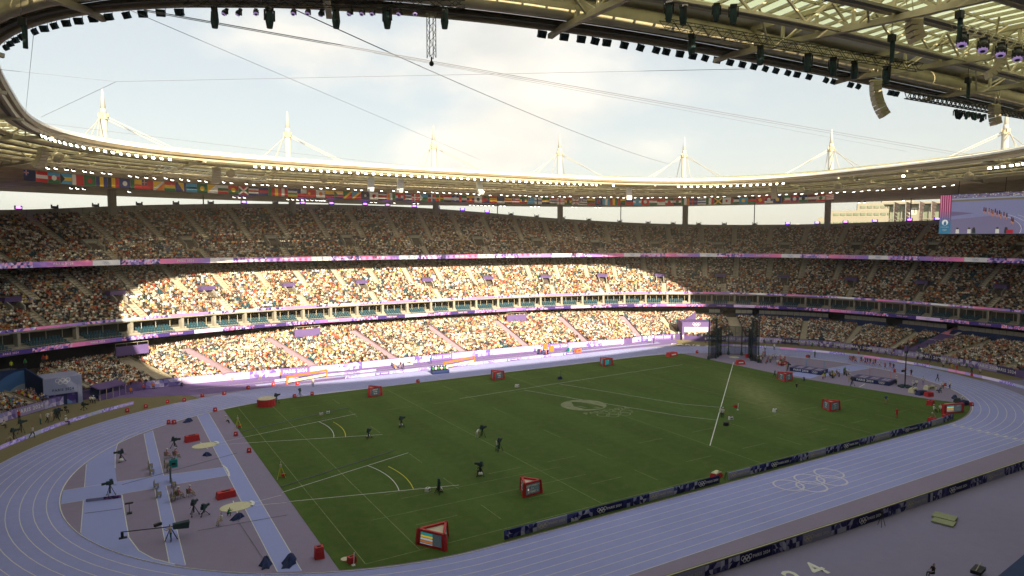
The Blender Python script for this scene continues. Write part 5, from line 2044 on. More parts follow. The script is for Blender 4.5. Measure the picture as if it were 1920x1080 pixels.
FLM = attr_mat('flag_cloth', .9)
seen = {}
tq = 287.0
last = 'the left picture edge'
i = 0
while tq > 13.0 and i < len(FLAGS):
    bm, desc = flag_parts(FLAGS[i])
    x, y = ring((105, 90), tq); x2, y2 = ring((105, 90), tq - 1)
    ang = math.atan2(y2 - y, x2 - x)
    lab = 'hanging flag with ' + desc
    if lab in seen:
        lab = 'flag with ' + desc + ', next to the ' + last
    seen[lab] = 1
    words_ = lab.split()
    if len(words_) > 16:
        lab = ' '.join(words_[:16])
    o = tag(bm.build('flag', FLM, None, (x, y, 42.55), ang), lab, 'flag', 'flags hanging under the roof')
    last = desc.split(' level')[0].split(' upright')[0].split(' and')[0] + ' flag'
    loc = np.hypot(x2 - x, y2 - y)
    tq -= 2.50 / loc
    i += 1
b = MB()
ts = np.linspace(288, 12, 120)
P = ring((105, 90), ts)
for k in range(119):
    b.beam((*P[k], 42.62), (*P[k + 1], 42.62), .10, .10)
rbuild(b, 'flag_rail', M['catwalk'])


# ------------------------------------------------------------------ spectators
CROWD_COL = [(0.80, 0.75, 0.65)] * 27 + [(0.60, 0.53, 0.42)] * 9 + [(0.040, 0.033, 0.030)] * 20 + [(0.06, 0.065, 0.10)] * 9 + [(0.13, 0.17, 0.27)] * 4 + [(0.48, 0.08, 0.05)] * 8 + [(0.60, 0.24, 0.09)] * 8 + [(0.48, 0.36, 0.22)] * 10 + [(0.62, 0.45, 0.14)] * 4 + [(0.10, 0.17, 0.09)] * 3 + [(0.26, 0.24, 0.21)] * 7 + [(0.50, 0.29, 0.26)] * 5 + [(0.20, 0.29, 0.31)] * 2 + [(0.17, 0.09, 0.06)] * 9
SKINS = [(0.46, 0.28, 0.19), (0.40, 0.23, 0.15), (0.50, 0.32, 0.23), (0.18, 0.09, 0.055), (0.10, 0.05, 0.035)]
HAIRS = [(0.03, 0.02, 0.015)] * 5 + [(0.10, 0.055, 0.03)] * 4 + [(0.25, 0.16, 0.07)] * 2 + [(0.62, 0.60, 0.55)] * 3 + [(0.30, 0.29, 0.28)] + [(0.06, 0.08, 0.20)] + [(0.40, 0.05, 0.05)]
nrg = np.random.default_rng(11)


EMPTY = []


def seats_of(ra, rb, za, zb, rows, t0, t1, aisles, voms, vom_s, vom_w, pitch, drop):
    out = []
    zb_key = len(EMPTY)
    ts = np.linspace(t0, t1, int((t1 - t0) * 4))
    A, B_ = ring(ra, ts), ring(rb, ts)
    Za = za(ts) if callable(za) else np.full(len(ts), za)
    Zb = zb(ts) if callable(zb) else np.full(len(ts), zb)
    for i in range(rows):
        s = (i + .55) / rows
        P = A + (B_ - A) * s
        cl = np.concatenate([[0], np.cumsum(np.hypot(*np.diff(P, axis=0).T))])
        n = int(cl[-1] / pitch)
        q = (np.arange(n) + .5) * pitch + nrg.uniform(-.07, .07, n)
        tq = np.interp(q, cl, ts)
        sc = np.interp(tq, ts, np.gradient(cl, ts))
        x = np.interp(tq, ts, P[:, 0]); y = np.interp(tq, ts, P[:, 1])
        z = np.interp(tq, ts, lerp(Za, Zb, i / rows))
        d = np.stack([np.interp(tq, ts, (B_ - A)[:, 0]), np.interp(tq, ts, (B_ - A)[:, 1])], -1)
        # some seats stay empty, more of them in loose patches
        cell = np.sin(np.floor(tq / 2.3) * 12.9898 + math.floor(s * 9) * 78.233 + zb_key * 3.7) * 43758.5453
        cell = cell - np.floor(cell)
        filled = nrg.random(n) > np.where(cell > .93, .55, drop)
        keep = np.ones(n, bool)
        # patches of empty seats
        for (ta, s0, s1, w) in aisles:
            if s0 - .02 <= s <= s1 + .02:
                keep &= np.abs(tq - ta) * sc > w / 2 + .22
        for tv in voms:
            if vom_s[0] - .01 <= s <= vom_s[1] + .035:
                keep &= np.abs(tq - tv) * sc > vom_w / 2 + .25
        full = np.column_stack([x, y, z, np.arctan2(d[:, 1], d[:, 0]) - math.pi / 2, tq, np.full(n, s)])
        out.append(full[keep & filled]); EMPTY.append(full[keep & ~filled])
    return np.concatenate(out)


S_U = seats_of(RU0, RF, 24.25, ZU1, ROWS_U, -48, 300, AISLES_U, VOMS, (.24, .44), 3.5, .53, .05)
S_M = seats_of(RM0, RM1, 12.1, 24.3, ROWS_M, -48, 300, AISLES_M, VOMS, (.27, .45), 3.0, .53, .04)
S_L = seats_of(RW, RL, 1.45, ZL1, ROWS_L, -42, 322, AISLES_L, [], (2, 2), 0, .53, .04)
kx, ky, ks, kt = S_L[:, 0], S_L[:, 1], S_L[:, 5], S_L[:, 4]
keep = np.ones(len(S_L), bool)
keep &= ~((kx < -76.6) & (kx > -84.6) & (ky > 50.0) & (ky < 57.2))
keep &= ~((kx <= -85.0) & (ky > 53.0 + (kx + 86) * 0.35))
keep &= ~((ks > .80) & (kt > -44) & (kt < 82))
keep &= ~((kt > 196) & (kt < 232) & (ks > .97))
for ta, s0, s1, w in ((210.0, .72, .92, 0), (144.0, .72, .92, 0), (252.5, .72, .92, 0)):
    keep &= ~((kt > ta - .5) & (kt < ta + 7.6) & (ks > s0) & (ks < s1))
PORT_R = Vector((75.2, 50.2))
keep &= ~(((kx - 76.2) * .80 + (ky - 51.4) * .60 > -2.5) & (np.abs(-(kx - 76.2) * .60 + (ky - 51.4) * .80) < 4.4) & (ks < .6))
RAMP0 = Vector((100.22, 1.55))
ang_r = math.atan2(RAMP0.y + 6, 26)
rd = np.array([1.0, -0.04])
keep &= ~(np.abs((ky - RAMP0.y + 0.3) - (kx - RAMP0.x) * -0.10) < 2.3) | (kx < 90) | (ky > 12) | (ky < -12)
S_L = S_L[keep]
SEATS = np.concatenate([S_U, S_M, S_L])
# only the part of the bowl that a viewer near the camera can see
rel = SEATS[:, :3] - np.array(CAM)
dep = rel @ np.array(fw); uu = rel @ np.array(rt) / dep
SEATS = SEATS[(dep > 5) & (np.abs(uu) < .90)]
rel = SEATS[:, :3] - np.array(CAM)
dep = rel @ np.array(fw); uu = rel @ np.array(rt) / dep; vv = rel @ np.array(up) / dep
infr = (np.abs(uu) < .755) & (np.abs(vv) < .42)
order = np.argsort(np.where(infr, dep, 1e9))
NIND = 82
IND_SEATS = SEATS[order[:NIND]]
REST = np.delete(SEATS, order[:NIND], axis=0)

# one seated figure, low in detail because it is two or three pixels wide from here: torso, head, hair, lap, shins, arms
cv, cf, cgrp = [], [], []


def cbox(x0, x1, y0, y1, z0, z1, g, tx=1.0, ty=0.0, faces='tfblr'):
    n = len(cv)
    for z, k in ((z0, 1.0), (z1, tx)):
        oy = ty if z == z1 else 0
        cv.extend([(x0 * k, y0 + oy, z), (x1 * k, y0 + oy, z), (x1 * k, y1 + oy, z), (x0 * k, y1 + oy, z)])
    FS = dict(t=(4, 5, 6, 7), f=(0, 1, 5, 4), r=(1, 2, 6, 5), b=(2, 3, 7, 6), l=(3, 0, 4, 7))
    for c in faces:
        cf.append([n + q for q in FS[c]]); cgrp.append(g)


cbox(-.17, .17, -.10, .12, .42, .80, 0, 1.25, .03, 'fblr')          # torso, waist to chest
cbox(-.2125, .2125, -.07, .15, .80, .98, 0, .5, .0, 'tfblr')        # shoulders closing to the neck
cbox(-.15, .15, -.48, -.06, .36, .54, 1, 1.0, .0, 'tflr')          # lap
cbox(-.14, .14, -.50, -.40, .02, .36, 1, 1.0, .0, 'flr')           # shins
cbox(-.30, -.21, -.30, .06, .56, .86, 0, .9, .1, 'tfl')            # arms
cbox(.21, .30, -.30, .06, .56, .86, 0, .9, .1, 'tfr')
n0 = len(cv)                                                     # head: six-sided, front half skin, back and top hair
for k, (r_, z) in enumerate(((.07, .96), (.105, 1.06), (.085, 1.19))):
    for j in range(6):
        a = math.pi / 6 + j * math.pi / 3
        cv.append((r_ * math.cos(a), .02 + r_ * 1.12 * math.sin(a), z))
for k in range(2):
    for j in range(6):
        j2 = (j + 1) % 6
        cf.append([n0 + k * 6 + j, n0 + k * 6 + j2, n0 + k * 6 + 6 + j2, n0 + k * 6 + 6 + j]); cgrp.append(2 if (j >= 3 and not (k == 1 and j in (3, 5)) or k == 0 and j in (3, 4, 5)) else 3)
cf.append([n0 + 12, n0 + 13, n0 + 14, n0 + 15]); cgrp.append(3)
cf.append([n0 + 12, n0 + 15, n0 + 16, n0 + 17]); cgrp.append(3)
CV = np.array(cv); CF = np.array(cf); CG = np.array(cgrp)


def crowd_mesh(name, seats):
    n = len(seats); nv = len(CV)
    ang = seats[:, 3] + nrg.uniform(-.35, .35, n)
    # face the pitch: the figure looks along -y, seats turn it
    c, s = np.cos(ang), np.sin(ang)
    sz = nrg.uniform(.80, .97, n)
    stand = nrg.random(n) < .03
    V = np.repeat(CV[None], n, 0) * sz[:, None, None]
    V[..., 1] += (V[..., 2] - .4) * nrg.uniform(-.28, .10, n)[:, None] * (V[..., 2] > .4)
    V[..., 0] += (V[..., 2] - .4) * nrg.uniform(-.10, .10, n)[:, None] * (V[..., 2] > .4)
    V[..., 2] += stand[:, None] * .42 * (V[..., 2] > .35)
    X = V[..., 0] * c[:, None] - V[..., 1] * s[:, None] + seats[:, 0:1]
    Y = V[..., 0] * s[:, None] + V[..., 1] * c[:, None] + seats[:, 1:2]
    Z = V[..., 2] + seats[:, 2:3]
    co = np.stack([X, Y, Z], -1).reshape(-1, 3)
    fs = (CF[None] + (np.arange(n) * nv)[:, None, None]).reshape(-1, 4)
    me = bpy.data.meshes.new(name)
    fast_mesh(me, co, fs)
    pal = np.array(CROWD_COL); sk = np.array(SKINS); hr = np.array(HAIRS)
    # neighbours share colours now and then: supporters sit together
    base = nrg.integers(0, len(pal), n)
    k = (np.floor(seats[:, 4] / 5).astype(int) * 7 + np.floor(seats[:, 5] * 4).astype(int) * 13)
    blockc = (k * 2654435761 % 97) % len(pal)
    base = np.where(nrg.random(n) < .10, blockc, base)
    top = pal[base] * nrg.uniform(.82, 1.25, (n, 1))
    leg = pal[nrg.integers(0, len(pal), n)] * .5
    leg = np.where((nrg.random(n) < .35)[:, None], sk[nrg.integers(0, 3, n)], leg)
    skin = sk[np.minimum(nrg.integers(0, 8, n), 4)]
    skin = sk[nrg.choice(5, n, p=[.3, .25, .25, .12, .08])]
    hair = hr[nrg.integers(0, len(hr), n)]
    allc = np.stack([top, leg, skin, hair], 1)[:, CG]      # n x faces x 3
    colr = np.ones((n, len(CF), 4, 4), np.float32)
    colr[..., :3] = allc[:, :, None, :]
    ca = me.color_attributes.new('Col', 'FLOAT_COLOR', 'CORNER')
    ca.data.foreach_set('color', colr.ravel())
    me.materials.append(M['crowd'])
    return link(name, me)


EM = np.concatenate(EMPTY)
rel = EM[:, :3] - np.array(CAM); dep = rel @ np.array(fw); uu = rel @ np.array(rt) / dep
EM = EM[(dep > 5) & (np.abs(uu) < .80) & ~((EM[:, 2] < 8) & (EM[:, 0] < -76.6) & (EM[:, 1] > 50))]
tag(scatter('empty_seats', sv, sf, [(x, y, z, a) for x, y, z, a, tq, s in EM], M['teal'], STAND), kind='stuff')
tag(crowd_mesh('crowd', REST), 'crowd of seated spectators filling all three tiers', 'crowd', kind='stuff')
print('crowd', len(REST), 'tris', len(REST) * len(CF) * 2)

# ------------------------------------------------------------------ people with bodies


def skinned(name, joints, bones, finger=None):
    """one continuous body grown along a joint skeleton; joints: name -> (x, y, z, radius); returns a mesh with material slots
    0 skin 1 shirt 2 trousers 3 hair 4 shoes"""
    names = list(joints)
    vs = [Vector(joints[k][:3]) for k in names]
    es = [(names.index(a), names.index(c)) for a, c, _ in bones]
    me = bpy.data.meshes.new(name)
    me.from_pydata([tuple(v) for v in vs], es, [])
    o = bpy.data.objects.new(name, me)
    COL.objects.link(o)
    o.modifiers.new('skin', 'SKIN')
    layer = me.skin_vertices[0].data if me.skin_vertices else None
    if layer is None:
        me.attributes  # pragma: keeps the attribute list alive
    for i, k in enumerate(names):
        r_ = joints[k][3]
        r_ = r_ if isinstance(r_, tuple) else (r_, r_)
        me.skin_vertices[0].data[i].radius = r_
        me.skin_vertices[0].data[i].use_root = (k == 'pelvis')
    sub = o.modifiers.new('sub', 'SUBSURF'); sub.levels = 1; sub.render_levels = 1
    dg = bpy.context.evaluated_depsgraph_get()
    out = bpy.data.meshes.new_from_object(o.evaluated_get(dg))
    bpy.data.objects.remove(o)
    out.name = 'person'
    out.materials.clear()
    for q in ('skin', 'shirt', 'trousers', 'hair', 'black'):
        out.materials.append(M[q])
    head = Vector(joints['head'][:3]); face = Vector(joints['face'][:3]) - head if 'face' in joints else Vector((0, -1, 0))
    for p_ in out.polygons:
        c = p_.center
        best, bm = 1e9, 0
        for a, e, m_ in bones:
            A, E_ = Vector(joints[a][:3]), Vector(joints[e][:3])
            d = E_ - A; f = max(0, min(1, (c - A).dot(d) / max(1e-9, d.length_squared)))
            q = (A + d * f - c).length
            ra, re = joints[a][3], joints[e][3]
            ra = max(ra) if isinstance(ra, tuple) else ra; re = max(re) if isinstance(re, tuple) else re
            q -= (ra + (re - ra) * f)
            if q < best:
                best, bm = q, m_
        if bm == 9:      # head: hair on the crown and the back, skin in front
            rel = c - head
            bm = 3 if (rel.z > .045 or rel.dot(face.normalized()) < -.005 and rel.z > -.09) else 0
        p_.material_index = bm
        p_.use_smooth = True
    return out


def body(pose):
    """joints of a 1.75 m figure that looks along -y"""
    J = {}
    hip = pose.get('hip', .93)
    lean = pose.get('lean', 0.0)        # forward lean of the trunk, radians
    px, py = 0, 0
    fwd = Vector((0, -math.sin(lean), math.cos(lean)))
    pel = Vector((0, pose.get('hy', 0), hip))
    chest = pel + fwd * .34
    neck = pel + fwd * .54
    hl = pose.get('head', lean * .4)
    hd = neck + Vector((0, -math.sin(hl), math.cos(hl))) * .17
    J['pelvis'] = (*pel, (.155, .115)); J['waist'] = (*(pel + fwd * .16), (.14, .10)); J['chest'] = (*chest, (.175, .12)); J['neck'] = (*neck, .058)
    J['head'] = (*(hd + Vector((0, 0, .0))), (.082, .098)); J['crown'] = (*(hd + Vector((0, .01, .09))), (.062, .072)); J['face'] = (*(hd + Vector((0, -.06, -.045))), .036)
    B_ = [('pelvis', 'waist', 1), ('waist', 'chest', 1), ('chest', 'neck', 1), ('neck', 'head', 0), ('head', 'crown', 9), ('head', 'face', 9)]
    for sd, sx in (('l', -1), ('r', 1)):
        sh = pel + fwd * .47 + Vector((sx * .19, 0, 0))
        el, wr = pose['arm_' + sd] if 'arm_' + sd in pose else ((sx * .05, .02, -.29), (sx * .02, -.06, -.25))
        e = sh + Vector(el); w = e + Vector(wr)
        hd_ = w + Vector(wr).normalized() * .09
        J['sh' + sd] = (*sh, .062); J['el' + sd] = (*e, .043); J['wr' + sd] = (*w, .030); J['ha' + sd] = (*hd_, .034)
        B_ += [('chest', 'sh' + sd, 1), ('sh' + sd, 'el' + sd, pose.get('sleeve', 1)), ('el' + sd, 'wr' + sd, 0), ('wr' + sd, 'ha' + sd, 0)]
        hp = pel + Vector((sx * .09, 0, -.05))
        th, sn = pose['leg_' + sd] if 'leg_' + sd in pose else ((sx * .03, 0, -.43), (sx * .01, .02, -.40))
        k = hp + Vector(th); a = k + Vector(sn)
        t_ = a + Vector((sx * .02, -.15, -.035))
        J['hp' + sd] = (*hp, .098); J['kn' + sd] = (*k, .062); J['an' + sd] = (*a, .042); J['to' + sd] = (*t_, .036)
        B_ += [('pelvis', 'hp' + sd, 2), ('hp' + sd, 'kn' + sd, 2), ('kn' + sd, 'an' + sd, pose.get('shin', 2)), ('an' + sd, 'to' + sd, 4)]
    return J, B_


POSES = {
    'stand': dict(),
    'hips': dict(arm_l=((-.16, .06, -.24), (.12, -.10, -.20)), arm_r=((.16, .06, -.24), (-.12, -.10, -.20))),
    'walk': dict(lean=.06, leg_l=((-.02, -.20, -.39), (-.01, .06, -.41)), leg_r=((.02, .14, -.41), (.01, .26, -.33)), arm_l=((-.05, .14, -.26), (0, -.02, -.25)), arm_r=((.05, -.10, -.27), (0, -.16, -.19))),
    'run': dict(lean=.16, hip=.97, leg_l=((-.01, -.34, -.27), (0, .10, -.42)), leg_r=((.01, .20, -.38), (0, .38, -.06)), arm_l=((-.08, .20, -.20), (.04, -.20, -.12)), arm_r=((.08, -.14, -.25), (-.06, -.20, .12)), shin=0, sleeve=0),
    'sit': dict(hip=.50, lean=-.06, hy=.02, leg_l=((-.04, -.42, .02), (-.01, -.02, -.42)), leg_r=((.04, -.42, .02), (.01, .02, -.42)), arm_l=((-.05, -.10, -.26), (.05, -.22, -.08)), arm_r=((.05, -.10, -.26), (-.05, -.22, -.08))),
    'lean': dict(hip=.50, lean=.42, hy=.06, leg_l=((-.06, -.41, .02), (-.02, .03, -.42)), leg_r=((.06, -.41, .02), (.02, .0, -.42)), arm_l=((-.04, -.20, -.20), (.06, -.22, -.10)), arm_r=((.04, -.20, -.20), (-.06, -.22, -.10))),
    'crouch': dict(hip=.40, lean=.55, hy=.14, leg_l=((-.08, -.40, .10), (-.01, .16, -.40)), leg_r=((.08, -.30, -.10), (.02, .25, -.20)), arm_l=((-.02, -.24, -.14), (.06, -.20, .06)), arm_r=((.02, -.24, -.14), (-.06, -.20, .06))),
    'camera': dict(lean=.10, arm_l=((-.06, -.20, -.20), (.06, -.22, .08)), arm_r=((.06, -.20, -.20), (-.06, -.22, .08)), leg_l=((-.06, -.06, -.43), (-.03, .04, -.40)), leg_r=((.06, .05, -.43), (.03, .04, -.40))),
    'bend': dict(hip=.90, lean=1.05, hy=.12, head=.5, leg_l=((-.05, -.05, -.43), (-.01, .04, -.39)), leg_r=((.05, .03, -.43), (.01, .03, -.39)), arm_l=((0, -.05, -.29), (0, -.06, -.25)), arm_r=((0, -.05, -.29), (0, -.06, -.25))),
    'point': dict(arm_r=((.16, -.20, -.06), (.10, -.22, .06)), leg_l=((-.08, -.03, -.42), (-.03, .02, -.40)), leg_r=((.08, .03, -.42), (.03, .02, -.40))),
    'kneel': dict(hip=.52, lean=.2, hy=.06, leg_l=((-.05, -.38, .03), (-.01, .02, -.43)), leg_r=((.05, -.06, -.40), (.02, .38, -.02)), arm_l=((-.03, -.2, -.2), (.05, -.2, .0)), arm_r=((.03, -.2, -.2), (-.05, -.2, .0))),
    'lunge': dict(hip=.66, lean=.05, leg_l=((-.04, -.40, -.16), (-.01, -.02, -.40)), leg_r=((.04, .38, -.20), (.01, .34, -.20)), arm_l=((-.24, -.04, -.14), (-.2, -.04, .06)), arm_r=((.24, .04, -.14), (.2, -.04, .06)), shin=0),
}
PM = {}
for k, v in POSES.items():
    J, B_ = body(v)
    PM[k] = skinned('person', J, B_)
CAPS = MB().sphere((0, .01, .075), .108, 10, 5, 0, None, (1, 1.05, .75)).box((0, -.12, .055), (.15, .10, .02)).mesh('cap', M['cap'])
HEADPOS = {}
for k, v in POSES.items():
    J, _ = body(v); HEADPOS[k] = (J['head'][:3], v)

SHIRT = dict(white=(.70, .68, .64), red=(.55, .04, .04), navy=(.02, .03, .10), black=(.02, .02, .022), green=(.02, .22, .07), yellow=(.70, .50, .03), orange=(.68, .20, .03), blue=(.03, .10, .36), teal=(.02, .16, .17), grey=(.22, .22, .23), beige=(.48, .39, .27), lime=(.55, .75, .02), pink=(.60, .26, .30), purple=(.16, .07, .28), cyan=(.10, .40, .50), maroon=(.22, .02, .03))
n_people = 0


def person(loc, pose, shirt, heading, label, group=None, cap=False, pants='trousers', scale=1.0, z=0.02):
    """heading: the way the figure looks, degrees clockwise from +y"""
    global n_people
    n_people += 1
    o = link('person', PM[pose], None, (loc[0], loc[1], z if len(loc) < 3 else loc[2]), -R(heading) + math.pi)
    o.scale = (scale * rnd.uniform(.95, 1.03),) * 3
    o.color = (*SHIRT[shirt], 1)
    if pants != 'trousers':
        o.material_slots[2].link = 'OBJECT'; o.material_slots[2].material = M[pants]
    tag(o, label, 'person', group)
    if cap:
        c = link('cap', CAPS, o, HEADPOS[pose][0])
        c.rotation_euler = (HEADPOS[pose][1].get('lean', 0) * .5, 0, 0)
    return o


# the nearest spectators, one by one: the front block beside the blue tunnel
SCOLS = ['white', 'white', 'black', 'red', 'navy', 'beige', 'blue', 'grey', 'orange', 'green', 'yellow', 'pink', 'teal', 'white', 'black', 'grey']
for x, y, z, a, tq, s in IND_SEATS:
    c = rnd.choice(SCOLS)
    person((x, y, z), rnd.choice(['sit', 'sit', 'sit', 'lean']), c, -math.degrees(a) + 180 + rnd.uniform(-15, 15), 'seated spectator in a %s top in the front left corner block' % c, 'spectators in the front left corner block', rnd.random() < .15, rnd.choice(['trousers', 'beigetrouser', 'trousers', 'skin']), z=z)


# ------------------------------------------------------------------ tunnels and covers at the foot of the stands
def portal(A, Bq, h, depth, label, cols, lit):
    """entrance gate: frame, sign with lettering, door, mural panels, side walls"""
    A = Vector(A); Bq = Vector(Bq)
    d = Bq - A; w = d.length; d.normalize(); nrm = Vector((d.y, -d.x))
    mid = (A + Bq) / 2
    r_ = empty('entrance_gate', (mid.x, mid.y, 0), math.atan2(d.y, d.x), label, 'gate')
    # local frame: x along the front, -y towards the pitch
    b = MB()
    b.box((-w / 2 + .35, .35, h / 2), (.7, .7, h)); b.box((w / 2 - .35, .35, h / 2), (.7, .7, h)); b.box((0, .35, h - .75), (w - 1.41, .7, 1.5))
    b.box((-w / 2 + .1, depth / 2 + .7, h / 2), (.2, depth, h)); b.box((w / 2 - .1, depth / 2 + .7, h / 2), (.2, depth, h)); b.box((0, depth / 2 + .7, h - .1), (w - .41, depth, .2))
    b.build('frame', M[cols[0]], r_)
    s_ = MB().box((0, .15, h - 2.25), (w - 1.3, .2, 1.5)).build('sign', M[cols[1]], r_)
    text_on('PARIS 2024', .62, M['navy'] if not lit else M['violet'], (0, .03, h - 2.25), (1, 0, 0), (0, 0, 1), s_, bold=.01)
    rings_on(.34, .085, M['white'], (0, -.02, h - .72), (1, 0, 0), (0, 0, 1), r_)
    dw = w * .19
    MB().box((0, .52, (h - 3.0) / 2), (dw * 1.1, .1, h - 3.0)).build('door', M['navy'], r_)
    for sg, nm in ((-1, 'mural'), (1, 'mural')):
        b = MB()
        x0, x1 = (-w / 2 + .71, -dw * .55) if sg < 0 else (dw * .55, w / 2 - .71)
        z0, z1 = .05, h - 3.0
        c = [srgb(110, 105, 185), srgb(80, 62, 140), srgb(120, 150, 205), srgb(60, 60, 130), srgb(150, 140, 205)]
        b.poly([(x0, .45, z0), (x1, .45, z0), (x1, .45, z1), (x0, .45, z1)], 0, c[0])
        b.poly([(x0, .44, z1), (x0, .44, z1 * .45), ((x0 + x1) / 2, .44, z1 * .6), ((x0 + x1) / 2, .44, z1)], 0, c[1])
        b.poly([(x0, .435, z0), ((x0 + x1) / 2, .435, z0), (x0 + (x1 - x0) * .35, .435, z1 * .5), (x0, .435, z1 * .45)], 0, c[2])
        b.poly([(lerp(x0, x1, .5 + .5 * math.cos(a)), .43, z1 * .75 - z1 * .5 * math.sin(a)) for a in np.linspace(0, math.pi, 8)], 0, c[1 if sg > 0 else 4])
        b.poly([(x1, .436, z0), (x1, .436, z1), (lerp(x0, x1, .72), .436, z1), (lerp(x0, x1, .86), .436, z0)], 0, c[3])
        b.build(nm, M['paint'], r_)
    return r_


portal((-83.36, 50.39), (-77.69, 51.85), 5.1, 5.0, 'lavender entrance gate with rings and lettering at the left bend', ('lav', 'lav', 'violet'), False)
portal((71.21, 50.99), (78.28, 46.65), 5.4, 6.0, 'sunlit purple entrance gate with rings at the right bend', ('violet2', 'white', 'violet2'), True)

# dark blue wall with a pale mural, left of the left gate
Q0 = Vector((-83.45, 50.66)); Q1 = Vector((-86.3, 55.0)); Q2 = Vector((-112.0, 46.0))
r_ = empty('blue_wall', (Q0.x, Q0.y, 0), 0, 'tall dark blue wall with pale arc mural left of the gate', 'wall')
b = MB()


def wl(b, A, Bq, za, zb, t=.25, z0=0.0):
    d = (Bq - A).normalized(); n = Vector((d.y, -d.x)) * t
    q = [A - Q0, Bq - Q0, Bq - n - Q0, A - n - Q0]
    b.hexa([(*q[0], z0), (*q[1], z0), (*q[2], z0), (*q[3], z0)][::-1], [(*q[0], za), (*q[1], zb), (*q[2], zb), (*q[3], za)][::-1])


wl(b, Q1, Q0, 6.6, 5.1); wl(b, Q2, Q1, 6.6, 6.6)
b.build('wall_panel', M['blue'], r_)
d = (Q1 - Q2).normalized(); n = Vector((d.y, -d.x))
for r1, r0, cc in ((5.3, 2.9, srgb(70, 110, 165)), (2.9, 0.0, srgb(150, 160, 175))):
    b = MB()
    for i in range(12):
        a0, a1 = math.pi / 2 + math.pi / 2 * i / 12, math.pi / 2 + math.pi / 2 * (i + 1) / 12

        def mp_(r, a):
            q = Q1 + d * (r * math.cos(a) - .1) + n * .05 - Q0
            return (q.x, q.y, 1.0 + r * math.sin(a))
        b.poly([mp_(r0, a0), mp_(r1, a0), mp_(r1, a1), mp_(r0, a1)], 0, cc)
    b.build('mural', M['paint'], r_)
# concourse floor behind the wall, with stewards
b = MB()
b.poly([(-120, 44, 5.2), (-87.0, 55.4, 5.2), (-86.5, 61, 5.2), (-92, 70, 5.2), (-120, 64, 5.2)])
b.build('concourse_floor', M['concrete'], STAND)
for (px, py, z, c, l_) in ((14, 683, 5.6, 'lime', 'steward in a lime vest on the dark concourse, leftmost standing'), (24, 683, 5.6, 'lime', 'steward in a lime vest on the dark concourse, right of a pair'), (22, 694, 5.6, 'lime', 'steward in a lime vest behind the blue wall edge'), (64, 678, 5.6, 'lime', 'steward in a lime vest standing alone on the dark concourse'), (48, 691, 5.6, 'green', 'person in green on the dark concourse'), (82, 684, 5.6, 'red', 'person in red at the top of the corner block'), (88, 683, 5.6, 'orange', 'person in orange at the top of the corner block')):
    q = (-90.32, 69.85, 5.60)
    P = {(14, 683): (-90.32, 69.85, 5.60), (24, 683): (-89.43, 69.31, 5.60), (22, 694): (-88.80, 60.91, 5.60), (64, 678): (-86.03, 69.20, 5.60), (48, 691): (-86.86, 62.71, 5.60), (82, 684): (-84.23, 65.48, 5.60), (88, 683): (-83.74, 65.83, 5.60)}[(px, py)]
    person(P, 'stand', c, 170, l_, None, z=z)
# purple dugout beside the left gate
A = Vector((-75.55, 51.95)); Bq = Vector((-71.22, 55.72))
d = (Bq - A); w = d.length; d.normalize(); mid = (A + Bq) / 2
r_ = empty('dugout', (mid.x, mid.y, 0), math.atan2(d.y, d.x), 'long low purple dugout right of the lavender gate', 'shelter')
MB().hexa([(-w / 2, -.9, 2.0), (w / 2, -.9, 2.0), (w / 2, 1.6, 2.5), (-w / 2, 1.6, 2.5)], [(-w / 2, -.9, 2.2), (w / 2, -.9, 2.2), (w / 2, 1.6, 2.75), (-w / 2, 1.6, 2.75)]).build('canopy', M['violet2'], r_)
MB().box((0, -.5, .55), (w, .12, 1.1)).build('front_panel', M['violet2'], r_)
MB().box((0, 1.5, 1.2), (w, .1, 2.3)).build('back_panel', M['blue'], r_)
for i in range(5):
    MB().tube((-w / 2 + .1 + (w - .2) * i / 4, -.72, 0), (-w / 2 + .1 + (w - .2) * i / 4, -.72, 2.05), .05, 6).build('post', M['step'], r_)
# slanting cover over the right hand steps
A = Vector((*(100.22, 1.55), 0)); Bq = Vector((*(101.16, -0.83), 0))
out = Vector((0.999, -0.03, 0)); side = (Bq - A).normalized(); wd = (Bq - A).length
mid = (A + Bq) / 2
r_ = empty('ramp_cover', (mid.x, mid.y, 0), 0, 'slanting purple cover with pink top over the right bend steps', 'ramp')
o0, s0 = Vector((.98, -.10, 0)), Vector((.10, .98, 0)) * -2.0


def RC_(u, v, z):
    q = o0 * u + s0 * v
    return (q.x, q.y, z)


LR_ = 19.5
for u0, u1, nm, mm in ((0, .70, 'cover_panel', 'violet2'),):
    MB().hexa([RC_(LR_ * u0, 1, 1.4 + 4.8 * u0), RC_(LR_ * u0, -1, 1.4 + 4.8 * u0), RC_(LR_ * u1, -1, 1.4 + 4.8 * u1), RC_(LR_ * u1, 1, 1.4 + 4.8 * u1)][::-1], [RC_(LR_ * u0, 1, 1.6 + 4.8 * u0), RC_(LR_ * u0, -1, 1.6 + 4.8 * u0), RC_(LR_ * u1, -1, 1.6 + 4.8 * u1), RC_(LR_ * u1, 1, 1.6 + 4.8 * u1)][::-1]).build(nm, M[mm], r_)
pk = MB(); pk.c = []
for v0, v1, c in ((-1, .1, srgb(235, 150, 175)), (.1, 1, srgb(205, 200, 200))):
    pk.poly([RC_(LR_ * .7, v0, 1.62 + 4.8 * .7), RC_(LR_ * .7, v1, 1.62 + 4.8 * .7), RC_(LR_, v1, 6.42), RC_(LR_, v0, 6.42)], 0, c)
